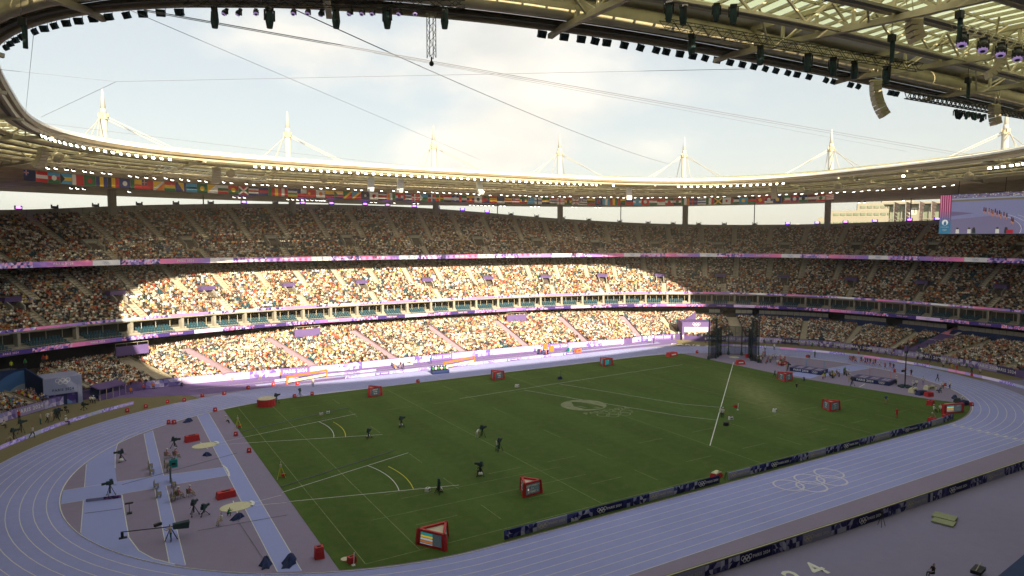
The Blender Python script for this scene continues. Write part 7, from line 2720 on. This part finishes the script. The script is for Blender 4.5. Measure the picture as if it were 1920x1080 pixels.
# hammer / discus cage ---------------------------------------------------------------
CG0 = Vector((61.59, 23.41))
r_ = empty('throwing_cage', (CG0.x, CG0.y, .02), 0, 'tall dark netted throwing cage at the far right end of the turf', 'cage')
ax = (Vector((0.74, -24.67)) - Vector((56.22, 18.95))).normalized()
sx_ = Vector((-ax.y, ax.x))
posts = []
for u, v in ((5.4, -5.8), (3.2, -4.2), (.8, -3.9), (-1.8, -3.4), (-3.6, -1.6), (-3.6, 1.6), (-1.8, 3.4), (.8, 3.9), (3.2, 4.2), (5.4, 5.8)):
    posts.append(ax * u + sx_ * v)
for i, q in enumerate(posts):
    hh = 10.3 if i in (0, 1, 8, 9) else 7.4
    MB().tube((q.x, q.y, 0), (q.x, q.y, hh), .15, 6).build('post', M['cover'], r_)
    MB().box((q.x, q.y, .4), (.5, .5, .8), .4).build('post_pad', M['cover'], r_)
    if i < 9:
        e = posts[i + 1]
        h2 = 10.3 if (i + 1) in (0, 1, 8, 9) else 7.4
        h1 = min(hh, h2)
        MB().tube((q.x, q.y, h1), (e.x, e.y, h1), .06, 5).build('top_bar', M['cover'], r_)
        MB().poly([(q.x, q.y, .1), (e.x, e.y, .1), (e.x, e.y, h1), (q.x, q.y, h1)]).build('net', M['net'], r_)
        if i not in (3, 4, 5):
            MB().poly([(q.x * .93, q.y * .93, .1), (e.x * .93, e.y * .93, .1), (e.x * .93, e.y * .93, h1 * .97), (q.x * .93, q.y * .93, h1 * .97)]).build('net', M['net'], r_)
        lk = q.lerp(e, .5)
        MB().tube((lk.x, lk.y, .1), (lk.x, lk.y, h1), .035, 4).build('stay', M['black'], r_)
c_ = MB().tube((0, 0, 0), (0, 0, .05), 1.25, 20).build('throwing_circle', M['cream'], None, (CG0.x, CG0.y, .02)); tag(c_, 'pale round throwing circle inside the netted cage', 'throwing circle')
# back straight furniture ----------------------------------------------------------------
for A_, B_q, l_ in (((-42.41, 48.58), (-33.23, 51.63), 'long orange rail frame on the sunlit back straight, left one'), ((-7.95, 46.53), (1.67, 49.89), 'long orange rail frame on the sunlit back straight, right one')):
    A = Vector(A_); Bq = Vector(B_q)
    r_ = empty('orange_rail_frame', (A.x, A.y, .02), 0, l_, 'rail')
    d = Bq - A
    MB().beam((0, 0, 1.5), (d.x, d.y, 1.5), .4, .34).build('top_rail', M['orange'], r_)
    for f in (0.01, .99):
        MB().beam((d.x * f, d.y * f, 0), (d.x * f, d.y * f, 1.35), .3, .3).build('leg', M['orange'], r_)
    MB().beam((d.x * .03, d.y * .03, .55), (d.x * .97, d.y * .97, .55), .08, .5).build('backing_panel', M['beige'], r_)
# wheeled bench with flags of officials
A = Vector((-12.63, 42.36)); Bq = Vector((-8.76, 42.05)); d = Bq - A
r_ = empty('wheeled_bench', (A.x, A.y, .02), math.atan2(d.y, d.x), 'dark wheeled bench with a row of officials on the back straight', 'bench')
MB().box((d.length / 2, .7, .35), (d.length, 1.4, .7)).build('base', M['navy'], r_)
MB().box((d.length / 2, 1.4, 1.0), (d.length, .1, 1.2)).build('backrest', M['navy'], r_)
for i in range(6):
    q = A + d * ((i + .5) / 6) + Vector((-d.y, d.x)).normalized() * .6
    person((q.x, q.y, .45), 'sit', 'white' if i % 2 else 'green', 185, 'official sitting on the dark wheeled bench', 'officials on the wheeled bench', True, z=.35)

# low pale platform on the near apron and blue roof corner ------------------------------
A = Vector((0.43, -55.07)); r_ = empty('low_platform', (*(2.16, -55.80), .02), R(14), 'pair of pale green floor slabs on the near purple apron', 'platform')
MB().box((-.55, -.1, .10), (1.5, 2.0, .16)).build('slab', mat('pale_green', (.30, .32, .19), .8, .1, 3), r_); MB().box((.85, .12, .14), (1.6, 2.1, .24)).build('slab', bpy.data.materials['pale_green'], r_)
b = MB(); A = Vector((-6.93, -64.76)); Bq = Vector((1.90, -63.82))
q = Vector((-2.76, -67.83))
b.hexa([(A.x, A.y, 0), (q.x, q.y, 0), (Bq.x + 3, Bq.y - .4, 0), (Bq.x, Bq.y, 0)], [(A.x, A.y, .35), (q.x, q.y, .35), (Bq.x + 3, Bq.y - .4, .35), (Bq.x, Bq.y, .35)])
tag(b.build('blue_platform', M['blue']), 'dark blue platform cut by the lower right corner', 'platform')
r_ = empty('tripod', (*(-4.81, -53.14), .02), 0, 'thin dark tripod against the long near board wall', 'tripod')
for a in (90, 210, 330):
    MB().tube((.4 * math.cos(R(a)), .4 * math.sin(R(a)), 0), (0, 0, 1.4), .03, 5).build('leg', M['black'], r_)
MB().box((0, 0, 1.5), (.2, .2, .25)).build('head', M['black'], r_)
r_ = empty('tripod', (*(-8.30, -35.57), .02), 0, 'thin dark tripod in the gap between the turf boards', 'tripod')
for a in (90, 210, 330):
    MB().tube((.3 * math.cos(R(a)), .3 * math.sin(R(a)), 0), (0, 0, 1.1), .03, 5).build('leg', M['black'], r_)
r_ = empty('trolley', (*(-7.68, -63.53), .02), R(10), 'dark trolley cut by the bottom edge near the seated person', 'trolley')
MB().box((0, 0, .55), (1.6, .8, .3)).build('deck', M['black'], r_); MB().tube((-.7, 0, .7), (.7, 0, 1.0), .04, 5).build('handle', M['step'], r_)

# ------------------------------------------------------------------ people on the field
FP = [
    ((-68.64, -19.08), 'camera', 'beige', 290, 'jib operator in a white top and teal shorts on the lower end zone', 0, 'tealshort', 1.0),
    ((-63.81, -17.37), 'sit', 'white', 240, 'official in white sitting alone by the lower cream oval', 0, 'beigetrouser', 1.0),
    ((-62.80, -15.45), 'crouch', 'green', 60, 'small crouching figure at the foot of the lower cream oval', 0, 'trousers', .8),
    ((-57.48, 23.52), 'sit', 'white', 80, 'official in white crouched at the upper turf corner', 1, 'trousers', 1.0),
    ((-26.28, -3.97), 'bend', 'white', 70, 'bending operator in white behind the mid turf camera', 0, 'cap', 1.0),
    ((-26.91, -11.02), 'camera', 'white', 60, 'operator in white and teal trousers at the mid turf camera', 0, 'tealshort', 1.05),
    ((-33.40, -18.12), 'lean', 'navy', 330, 'dark dressed operator behind the pale counterweight camera', 1, 'trousers', 1.0),
    ((-40.57, -21.10), 'lean', 'green', 20, 'kneeling operator in green at the near sector camera', 0, 'trousers', 1.0),
    ((14.34, -14.50), 'stand', 'white', 240, 'left official in white at the measuring tape', 0, 'trousers', 1.0),
    ((14.38, -14.92), 'stand', 'white', 250, 'right official in white at the measuring tape', 1, 'trousers', 1.0),
    ((43.40, -7.80), 'lunge', 'black', 200, 'athlete lunging on the right turf in a black vest', 0, 'trousers', 1.0),
    ((51.30, -3.82), 'crouch', 'navy', 40, 'crouching athlete in navy on the turf by the mats', 0, 'trousers', 1.0),
    ((49.76, 2.23), 'walk', 'teal', 150, 'athlete in dark teal walking on the turf near the cage', 0, 'trousers', 1.0),
    ((46.92, -23.64), 'walk', 'blue', 190, 'athlete in blue walking on the right turf', 0, 'skin', 1.0),
    ((39.16, -30.01), 'stand', 'red', 200, 'athlete in red standing on the right turf', 0, 'redshort', 1.0),
    ((48.48, -31.21), 'sit', 'white', 120, 'judge in white sitting left of the results board', 1, 'trousers', 1.05),
    ((49.80, -31.59), 'sit', 'white', 240, 'judge in white sitting nearest the results board', 0, 'trousers', 1.05),
    ((60.05, -30.24), 'lean', 'white', 260, 'person in white bending over the green crate', 1, 'trousers', 1.0),
    ((65.15, -15.32), 'stand', 'white', 180, 'official in white standing left of the dark pole', 1, 'trousers', 1.1),
    ((65.99, -18.19), 'sit', 'white', 100, 'official in white with a cap sitting at a small table', 1, 'trousers', 1.0),
    ((67.66, -18.03), 'sit', 'white', 260, 'official in white sitting right of the small table', 0, 'trousers', 1.0),
    ((69.81, -18.17), 'stand', 'white', 220, 'person in a white top and lilac skirt behind the tables', 0, 'lavskirt', 1.0),
    ((75.61, -18.05), 'walk', 'navy', 120, 'photographer in navy walking on the inner lane', 0, 'trousers', 1.0),
    ((70.25, -23.07), 'stand', 'white', 300, 'official in white and black at the inner right line', 1, 'trousers', 1.05),
    ((64.54, -23.43), 'sit', 'white', 150, 'athlete in a wheelchair-like seat, left of the kneeling pair', 0, 'trousers', 1.0),
    ((65.16, -23.81), 'kneel', 'teal', 170, 'kneeling crew member in teal by the red cube', 0, 'trousers', 1.0),
    ((69.07, -22.35), 'stand', 'white', 250, 'crew member in white beside the red cube', 0, 'trousers', 1.0),
    ((58.10, 5.41), 'stand', 'beige', 200, 'operator in beige at the camera left of the first mat', 0, 'beigetrouser', 1.05),
    ((58.88, -9.07), 'camera', 'beige', 230, 'operator in beige at the dolly camera', 1, 'beigetrouser', 1.05),
    ((78.83, 12.85), 'stand', 'green', 180, 'person in dark green standing on the far inner lane', 0, 'trousers', 1.1),
    ((76.34, 12.60), 'stand', 'white', 190, 'person in white standing by a red marker on the far bend', 0, 'trousers', 1.0),
    ((91.13, 8.95), 'stand', 'white', 180, 'mascot-like figure in white and red outside the far track', 0, 'redshort', 1.25),
    ((91.49, -11.32), 'stand', 'white', 200, 'person in white and black beyond the outer boards at the right', 0, 'trousers', 1.15),
    ((89.80, -13.97), 'stand', 'yellow', 210, 'athlete in yellow on the outer edge of the right bend', 0, 'skin', 1.1),
    ((88.76, -15.48), 'stand', 'red', 220, 'athlete in red beside the one in yellow', 0, 'skin', 1.1),
    ((90.29, -17.81), 'stand', 'teal', 240, 'person in teal beside the outer red block', 0, 'trousers', 1.0),
    ((92.55, -18.49), 'kneel', 'white', 240, 'person in white kneeling outside the right bend', 0, 'trousers', 1.0),
    ((99.45, -16.93), 'stand', 'blue', 200, 'person in blue standing by the right bend wall', 0, 'trousers', 1.0),
    ((76.29, 25.76), 'stand', 'white', 200, 'person in white outside the far bend, left of two', 0, 'trousers', 1.05),
    ((79.80, 25.63), 'stand', 'white', 200, 'person in white outside the far bend, right of two', 0, 'trousers', 1.05),
    ((71.48, 50.83), 'stand', 'white', 200, 'person in white at the foot of the sunlit gate', 0, 'beigetrouser', 1.05),
    ((73.23, 43.80), 'stand', 'white', 200, 'person in white left of the cage outside the track', 0, 'trousers', 1.05),
    ((-83.51, 29.89), 'walk', 'white', 60, 'person in a white top and dark skirt by the left boards', 0, 'trousers', 1.15),
    ((-79.56, 35.87), 'sit', 'white', 120, 'official in white and black sitting behind the left boards', 1, 'trousers', 1.15),
    ((-86.15, 27.27), 'bend', 'beige', 80, 'operator in beige leaning on the camera at the left edge', 0, 'beigetrouser', 1.15),
    ((-83.09, 38.38), 'stand', 'beige', 100, 'crew member in a green cap and beige top before the front block', 0, 'tealshort', 1.1),
    ((-82.19, 38.55), 'walk', 'white', 120, 'crew member in white walking before the front block', 0, 'trousers', 1.1),
    ((-81.73, 39.38), 'stand', 'beige', 140, 'crew member in beige in the middle of the left crew', 0, 'beigetrouser', 1.1),
    ((-81.33, 41.41), 'stand', 'teal', 150, 'crew member in dark teal at the left crew camera', 0, 'trousers', 1.1),
    ((-80.77, 41.84), 'stand', 'navy', 150, 'crew member in navy at the left crew camera', 0, 'trousers', 1.1),
    ((-86.24, 42.50), 'stand', 'red', 130, 'photographer with a red bag in front of the front block', 0, 'trousers', 1.1),
    ((-88.00, 38.54), 'lean', 'white', 100, 'photographer in white crouched at the left picture edge', 0, 'trousers', 1.1),
    ((-79.99, 44.55), 'sit', 'black', 140, 'person in black sitting on a case below the left gate', 0, 'trousers', 1.15),
    ((-76.53, 51.15), 'lean', 'white', 150, 'pair of officials in white at the dugout, left one', 0, 'trousers', 1.1),
    ((-76.03, 50.38), 'lean', 'white', 170, 'pair of officials in white at the dugout, right one', 1, 'trousers', 1.1),
    ((-69.98, 55.48), 'sit', 'orange', 170, 'person in orange sitting right of the dugout', 0, 'trousers', 1.0),
    ((-67.72, 57.81), 'sit', 'red', 170, 'person in red sitting at the wall right of the dugout', 0, 'trousers', 1.0),
    ((-66.04, 57.88), 'sit', 'orange', 170, 'person in orange sitting further along the wall', 0, 'trousers', 1.0),
    ((-61.10, 56.54), 'crouch', 'navy', 160, 'crouching camera operator at the shadow edge', 0, 'trousers', 1.1),
    ((-11.52, -61.65), 'sit', 'black', 300, 'person in black cut off by the bottom edge', 0, 'trousers', 1.1),
]
M['tealshort'] = mat('teal_shorts', (.015, .10, .11), .9)
M['redshort'] = mat('red_shorts', (.5, .04, .04), .9)
M['lavskirt'] = mat('lilac_skirt', (.30, .27, .50), .9)
for xy, pose, shirt, hd_, l_, cap, pants, sc in FP:
    person(xy, pose, shirt, hd_, l_, None, bool(cap), pants, sc)
# four seated officials in white caps, seen from behind
for xy, l_ in (((-66.97, 9.03), 'seated official in a white cap, upper left of four'), ((-65.96, 8.68), 'seated official in a white cap, upper right of four'), ((-66.93, -7.38), 'seated official in a white cap, lower left of four'), ((-65.76, -7.35), 'seated official in a white cap, lower right of four')):
    person(xy, 'sit', 'pink', 65, l_, 'officials in white caps', True, 'beigetrouser', 1.1)
    chair((xy[0] - .1, xy[1]), R(-65) + math.pi, 'folding chair under a white-capped official', 'chairs of the capped officials')
# the pack of runners on the far right bend
RUN = [(80.15, 4.30), (79.27, 3.20), (80.25, 3.41), (79.38, 2.33), (80.46, 1.66), (81.55, 1.80), (80.02, 0.34), (80.44, 0.07), (80.33, -0.64), (79.68, -1.81), (80.75, -1.68), (79.05, -3.70), (78.22, -5.43), (79.77, -5.64), (78.63, -7.14), (76.06, -11.17), (74.83, -13.09)]
for i, xy in enumerate(RUN):
    ang = math.degrees(math.atan2(xy[1], xy[0] - LX))
    last_ = i >= 15
    person(xy, 'run', ['red', 'maroon', 'black', 'orange', 'navy', 'white'][i % 6], (-ang) % 360, 'runner in the pack on the far right bend' if not last_ else ('first of two runners behind the dark pole' if i == 15 else 'second of two runners right of the dark pole'), 'runners in the pack' if not last_ else 'runners behind the pole', False, 'redshort' if i % 3 else 'trousers', 1.12)
# the large group of officials and athletes left of the first mat
gr = random.Random(5)
for i in range(26):
    px = gr.uniform(0, 1); py = gr.uniform(0, 1)
    A = Vector((59.01, 14.79)); Bq = Vector((61.87, 9.10)); Cq = Vector((68.35, 21.08))
    q = A + (Bq - A) * px + (Cq - A) * py
    c = gr.choice(['white', 'white', 'white', 'red', 'red', 'green', 'red', 'beige'])
    person((q.x, q.y), gr.choice(['stand', 'sit', 'stand', 'hips', 'lean']), c, gr.uniform(120, 300), 'person in a %s top in the gathering left of the first mat' % c, 'gathering between cage and mat', gr.random() < .4, 'trousers', 1.05)
for i in range(16):
    A = Vector((57.28, -3.67)); Bq = Vector((66.22, -3.79))
    q = A + (Bq - A) * gr.random() + Vector((gr.uniform(-1, 1), gr.uniform(-1.5, 1.5)))
    c = gr.choice(['white', 'green', 'white', 'yellow', 'grey', 'beige'])
    person((q.x, q.y), gr.choice(['sit', 'sit', 'lean', 'stand', 'kneel']), c, gr.uniform(120, 300), 'person in a %s top sitting between the two mats' % c, 'people between the mats', gr.random() < .4, 'trousers', 1.05)
# officials and crews on the sunlit back straight
BS = [(-38.27, 43.73), (-41.87, 50.03), (-51.92, 58.60), (-51.52, 57.13), (-41.85, 60.22), (-42.27, 54.59), (-46.26, 55.77), (-30.30, 62.43), (-22.16, 64.47), (-19.87, 62.27), (-16.89, 54.99), (-16.52, 53.26), (-16.13, 52.28), (-10.85, 60.01), (-16.08, 50.78), (-17.51, 52.38), (-6.32, 62.35), (-1.45, 65.69), (-0.59, 62.40), (-7.85, 54.11), (3.48, 64.55), (7.54, 63.98), (8.88, 64.13), (16.64, 64.37), (17.18, 63.02), (21.60, 63.39), (21.54, 61.36), (23.35, 61.28), (25.31, 61.11), (23.69, 51.22), (35.37, 60.28), (40.69, 61.49), (25.62, 55.84), (29.69, 49.44), (41.07, 58.99), (48.74, 60.01), (48.40, 57.89), (49.81, 58.18), (50.09, 56.86), (51.76, 56.98), (53.32, 57.19), (54.90, 57.40), (57.84, 57.99), (59.33, 58.29), (60.67, 57.47), (62.45, 57.61), (63.39, 57.03), (59.26, 50.08), (69.21, 52.22), (68.76, 53.73)]
for i, xy in enumerate(BS):
    c = ['white', 'beige', 'black', 'white', 'navy', 'orange', 'white', 'black', 'white', 'blue'][i % 10]
    person(xy, ['stand', 'sit', 'lean', 'stand', 'crouch', 'walk', 'camera'][i % 7], c, 150 + (i * 37) % 90, 'person in a %s top on the sunlit back straight' % c, 'people on the back straight', i % 4 == 0, 'trousers' if i % 3 else 'beigetrouser', 1.05)
for xy, l_ in (((-42.13, 48.41), 'a'),):
    pass
for xy, l_, cc, sz in (((-12.77, 56.33), 'low white scaffold desk behind the crew on the back straight', 'cap', (2.2, 1, 1)), ((-15.61, 62.92), 'orange box on the sunlit pavement', 'orange', (1.5, .7, .6)), ((-0.09, 59.41), 'red and white box below the sunlit wall', 'red', (1.6, .8, .9)), ((32.34, 49.75), 'orange and green box at the right of the back straight boards', 'orange', (1.8, .9, .9)), ((31.41, 52.28), 'green box beside the orange one', 'tealbox', (1.2, .9, .8)), ((-53.40, 60.75), 'orange post box at the shadow edge', 'orange', (.8, .8, 1.0)), ((52.04, 54.51), 'white table among the crew at the right of the back straight', 'cap', (3.0, 1.1, .9)), ((20.94, 57.71), 'white desk among the crew on the back straight', 'cap', (2.6, 1.1, .9))):
    red_box(xy, .1, sz, l_, 'box', None, cc, .95)
# vault stands on the back straight
for xy, l_ in (((22.05, 52.23), 'pale pink jump stand on the back straight'), ((21.58, 48.82), 'orange jump stand on the back straight')):
    r_ = empty('jump_stand', (*xy, .02), 0, l_, 'stand')
    MB().tube((0, 0, 0), (.5, 0, 4.2), .06, 5).build('post', CO, r_); MB().box((0, 0, .25), (1.2, .8, .5)).build('foot', M['navy'], r_); MB().box((1.8, .2, 1.8), (1.4, .2, 1.4)).build('flag_panel', M['orange'], r_)
# photographers along the right bend wall
for i in range(34):
    f = i / 33
    tq = lerp(66, -26, f)
    P, out, side, _ = ring_frame(RW, RL, 0, 0, tq, 0)
    q = P - out * rnd.uniform(.9, 2.2)
    if (q - Vector((100.22, 1.55))).length < 3:
        continue
    c = rnd.choice(['black', 'navy', 'black', 'grey', 'beige', 'white', 'green'])
    person((q.x, q.y), rnd.choice(['sit', 'lean', 'crouch', 'stand']), c, math.degrees(math.atan2(-out.x, -out.y)) + rnd.uniform(-25, 25), 'photographer in a %s top at the foot of the right bend wall' % c, 'photographers along the right bend wall', rnd.random() < .3, 'trousers', 1.08)
print('people', n_people)

# ------------------------------------------------------------------ the big screen and what stands outside
X0 = 105.0
r_ = empty('video_screen', (X0, -14.0, 31.0), 0, 'large video screen with a pink striped banner showing runners on the track', 'screen')
yl, yr, z0, z1 = 11.9, -18.0, .1, 9.6
MB().hexa([(.05, yl, z0 - .3), (.05, yr, z0 - .3), (.8, yr, z0 - .3), (.8, yl, z0 - .3)], [(.05, yl, z1 + .2), (.05, yr, z1 + .2), (.8, yr, z1 + .2), (.8, yl, z1 + .2)]).build('housing', M['black'], r_)
yb = 9.2
b = MB()


def SQ(ya, yb_, za, zb, c, k=0):
    b.poly([(-.01 * k, ya, za), (-.01 * k, yb_, za), (-.01 * k, yb_, zb), (-.01 * k, ya, zb)], 0, c)


for j in range(12):
    f0, f1 = j / 12, (j + 1) / 12
    g0 = srgb(60, 125, 160); g1 = srgb(135, 40, 85)
    f = min(1, max(0, (j - 2) / 5))
    c = tuple(lerp(a, e, f) for a, e in zip(g0, g1))
    SQ(yl, yb, lerp(z0, z1, f0), lerp(z0, z1, f1), c)
    if j > 3:
        f = min(1, max(0, (j - 3.5) / 4))
        c2 = tuple(lerp(a, e, f) for a, e in zip(srgb(95, 120, 175), srgb(235, 140, 180)))
        for s in range(5):
            y_ = lerp(yl, yb, (s + .55) / 5.4)
            SQ(y_ + .1, y_ - .12, lerp(z0, z1, f0), lerp(z0, z1, f1), c2, 1)
cx, cz = (yl + yb) / 2, 2.9
for i in range(16):
    a0, a1 = 2 * math.pi * i / 16, 2 * math.pi * (i + 1) / 16
    b.poly([(-.03, cx, cz), (-.03, cx + .72 * math.cos(a0), cz + .72 * math.sin(a0)), (-.03, cx + .72 * math.cos(a1), cz + .72 * math.sin(a1))], 0, srgb(235, 238, 240))
b.poly([(-.05, cx + .30, cz - .62), (-.05, cx - .30, cz - .62), (-.05, cx - .36, cz - .15), (-.05, cx - .05, cz + .42), (-.05, cx + .28, cz - .1)], 0, srgb(60, 110, 150))
b.build('banner', M['screen'], r_)
text_on('PARIS 2024', .36, M['white'], (-.06, cx, 1.75), (0, -1, 0), (0, 0, 1), r_, bold=.01)
rings_on(.15, .05, M['white'], (-.06, cx, 1.05), (0, -1, 0), (0, 0, 1), r_)
b = MB()
SQ(yb, yr, z0, z1, srgb(122, 116, 150))
SQ(yb, yr, 6.8, 8.1, srgb(130, 132, 172), 1)
b.poly([(-.02, yb, 3.6), (-.02, yb, 6.8), (-.02, yr, 6.8), (-.02, yr, z0), (-.02, -5.5, z0), (-.02, -6.2, 1.6), (-.02, -4.6, 3.4), (-.02, .6, 4.3)], 0, srgb(130, 132, 172))
b.poly([(-.03, yb, 4.4), (-.03, yb, 5.6), (-.03, 4.0, 5.0)], 0, srgb(112, 102, 138))
SQ(yb, yr, 7.9, 8.35, srgb(120, 112, 100), 3)
SQ(yb, yr, 8.35, 8.65, srgb(150, 160, 185), 3)
for i in range(160):
    y_ = rnd.uniform(yr, yb); zz = rnd.uniform(8.65, 9.55)
    b.poly([(-.04, y_, zz), (-.04, y_ - .22, zz), (-.04, y_ - .22, zz + .2), (-.04, y_, zz + .2)], 0, rnd.choice([srgb(190, 160, 140), srgb(90, 60, 60), srgb(215, 210, 205), srgb(60, 90, 120), srgb(50, 50, 60)]))
for k in range(4):
    pts = [(-5.5 - k * 1.6 - .9 * math.sin(t * 2.6), .15 + t * (4.6 - k * .2)) for t in np.linspace(0, 1, 9)]
    pts = [(y_ + 5.2 * (t ** 2.2) * (1.0 - k * .1), z_) for (y_, z_), t in zip(pts, np.linspace(0, 1, 9))]
    for (ya, za), (ye, ze) in zip(pts[:-1], pts[1:]):
        b.poly([(-.05, ya - .05, za), (-.05, ye - .05, ze), (-.05, ye + .05, ze), (-.05, ya + .05, za)], 0, srgb(225, 225, 230))
for y_, zz in ((2.0, 5.4), (1.6, 5.3), (.9, 5.2), (.4, 4.9), (.1, 4.7), (-.4, 5.0), (-.8, 4.5), (-1.3, 4.6), (-1.6, 4.1), (-2.2, 4.2), (-2.8, 3.9), (-3.8, 3.0), (-4.1, 2.8)):
    b.poly([(-.06, y_ + .16, zz), (-.06, y_ - .16, zz), (-.06, y_ - .12, zz + .7), (-.06, y_ + .12, zz + .7)], 0, rnd.choice([srgb(110, 40, 45), srgb(60, 40, 45), srgb(150, 90, 60)]))
    b.poly([(-.06, y_ + .13, zz - .55), (-.06, y_ - .1, zz - .55), (-.06, y_ - .12, zz), (-.06, y_ + .14, zz)], 0, srgb(190, 130, 100))
    b.poly([(-.065, y_ + .1, zz + .7), (-.065, y_ - .1, zz + .7), (-.065, y_ - .08, zz + .95), (-.065, y_ + .08, zz + .95)], 0, srgb(50, 35, 30))
for y_, c in ((7.6, 1), (5.0, 1), (4.0, 0), (-1.0, 1), (-2.8, 0)):
    b.poly([(-.07, y_ + .4, .2), (-.07, y_ - .4, .2), (-.07, y_ - .35, 1.2), (-.07, y_ + .35, 1.2)], 0, srgb(215, 212, 205) if c else srgb(50, 60, 65))
    b.poly([(-.07, y_ + .3, 1.2), (-.07, y_ - .3, 1.2), (-.07, y_ - .2, 1.6), (-.07, y_ + .2, 1.6)], 0, srgb(60, 50, 45))
SQ(-2.9, -4.2, .2, 1.0, srgb(170, 40, 60), 8)
b.build('picture', M['screen'], r_)
for y_ in (8, -2, -12):
    MB().tube((.4, y_, 9.7), (.8, y_, 13.2), .08, 5).build('hanger', M['black'], r_)

# pale stepped building and a glass hall outside the right hand end
FW3 = lambda px, D: Vector((CAM.x, CAM.y, 0)) + (Vector((fw.x, fw.y, 0)) + Vector((rt.x, rt.y, 0)) * ((px - 960) / 1264.34)).normalized() * D
def bearing(az, D):
    return Vector((CAM.x + D * math.sin(R(az)), CAM.y + D * math.cos(R(az)), 0))


A = bearing(55.3, 380.0); ux = Vector((math.cos(R(57)), -math.sin(R(57)), 0))
r_ = empty('office_building', tuple(A), math.atan2(ux.y, ux.x), 'pale stepped office building seen through the roof gap at the right', 'building')
MB().box((22, 12, 20.2), (44, 24, 40.4)).build('wall', M['bldg'], r_)
MB().box((25, 12, 42.2), (38, 22, 3.5)).build('upper_storey', M['bldg'], r_); MB().box((31, 13, 45.9), (26, 18, 3.8)).build('upper_storey', M['bldg'], r_); MB().box((36, 14, 49.0), (14, 12, 2.2)).build('plant_room', M['barrier'], r_)
for k, (x0, x1, zz) in enumerate(((1, 43, 37.6), (7, 43, 42.0), (19, 43, 45.6))):
    n_ = int((x1 - x0) / 3.0)
    for i in range(n_):
        MB().box((x0 + 1.6 + i * 3.0, -.1 if k == 0 else (.9 if k == 1 else 3.9), zz), (2.2, .3, 1.2)).build('window', M['bldgglass'], r_)
B0 = bearing(60.1, 330.0)
ux = Vector((math.cos(R(61)), -math.sin(R(61)), 0))
r_ = empty('glass_hall', tuple(B0), math.atan2(ux.y, ux.x), 'glass-fronted hall with a square letter sign behind the rim', 'building')
MB().box((18, 10, 22), (36, 20, 44.0)).build('wall', M['bldgglass'], r_)
MB().box((18, 8, 44.6), (40, 24, .7)).build('roof', M['bldg'], r_)
for i in range(18):
    MB().box((.5 + i * 2.0, -.2, 22), (.2, .3, 43.8)).build('mullion', M['bldg'], r_)
for k in range(3):
    MB().box((18, -.25, 34.5 + k * 3.6), (36, .2, .3)).build('transom', M['bldg'], r_)
MB().box((8.6, -.6, 38.6), (5.4, .4, 11)).build('light_panel', M['bldg'], r_)
b = MB()
for (xa, xb, za, zb) in ((0, 5, 0, .6), (0, 5, 4.4, 5), (0, .6, .6, 4.4), (4.4, 5, .6, 4.4)):
    b.poly([(7.2 + xa * .55, -.9, 40 + za * .55), (7.2 + xb * .55, -.9, 40 + za * .55), (7.2 + xb * .55, -.9, 40 + zb * .55), (7.2 + xa * .55, -.9, 40 + zb * .55)])
b.build('sign_frame', M['white'], r_)
text_on('E', 2.2, M['white'], (8.6, -.95, 41.4), (1, 0, 0), (0, 0, 1), r_, bold=.05)
for xy, k in zip([tuple(bearing(q, 290)[:2]) for q in (60.4, 61.15, 62.0, 62.75)], range(4)):
    f_ = empty('pennant_flag', (*xy, 30.0), 0, ('dark', 'dark', 'dusky', 'dusky')[k] + ' pennant on a pole behind the rim, %s from the left' % ('first', 'second', 'third', 'fourth')[k], 'flag', 'pennants outside the rim')
    MB().tube((0, 0, -30), (0, 0, 14.0), .12, 6).build('pole', M['barrier'], f_)
    b = MB()
    for i in range(6):
        x0, x1 = 0.1, 1.7 - .12 * i
        b.poly([(x0 * .5, -x0 * .85, 13.6 - i * 1.25), (x1 * .5, -x1 * .85 + .1 * (i % 2), 13.2 - i * 1.25 - .4), (x1 * .5, -x1 * .85, 12.3 - i * 1.25 - .4), (x0 * .5, -x0 * .85, 12.35 - i * 1.25)], 0, srgb(62, 52, 52) if k < 2 else srgb(92, 78, 76))
    b.build('cloth', M['paint'], f_)
q = bearing(53.9, 420.0)
tag(MB().sphere((0, 0, 36.5), 2.0, 12, 8, 0, None, (1, 1, .8)).tube((0, 0, 0), (0, 0, 35), .6, 8).build('white_dome', M['fascia'], None, (q.x, q.y, 0)), 'white dome on a stem left of the pale building', 'dome')

# things alike but standing in a short row: say which one by its place in the row
ORD = 'first second third fourth fifth sixth seventh eighth ninth tenth eleventh twelfth thirteenth fourteenth fifteenth sixteenth seventeenth eighteenth nineteenth twentieth'.split()
rows_ = {}
for o in list(COL.objects):
    if o.parent is None and o.get('label') and o.get('group'):
        rows_.setdefault((o['group'], o['label']), []).append(o)
bpy.context.view_layer.update()
for (g_, l_), os_ in rows_.items():
    if 1 < len(os_) <= 20 and len(l_.split()) <= 11:
        def col_of(o):
            d = o.matrix_world.translation - CAM
            return d.dot(rt) / max(1e-3, d.dot(fw))
        os_.sort(key=col_of)
        for i, o in enumerate(os_):
            if len(os_) == 2:
                w_ = 'left one of the pair' if i == 0 else 'right one of the pair'
            else:
                w_ = 'leftmost of its row' if i == 0 else ('rightmost of its row' if i == len(os_) - 1 else ORD[i] + ' from the left')
            o['label'] = l_ + ', ' + w_

# thin summer haze
h = bpy.data.materials.new('haze_air'); h.use_nodes = True
t = h.node_tree; t.nodes.clear()
o_ = N(t, "ShaderNodeOutputMaterial"); v_ = N(t, "ShaderNodeVolumePrincipled")
v_.inputs['Color'].default_value = (1.0, 0.89, 0.72, 1); v_.inputs['Density'].default_value = 0.00030; v_.inputs['Anisotropy'].default_value = 0.0
LK(t, v_.outputs[0], o_.inputs['Volume'])
tag(MB().box((60, 20, 44), (1100, 1100, 92)).build('haze', h), kind='stuff')
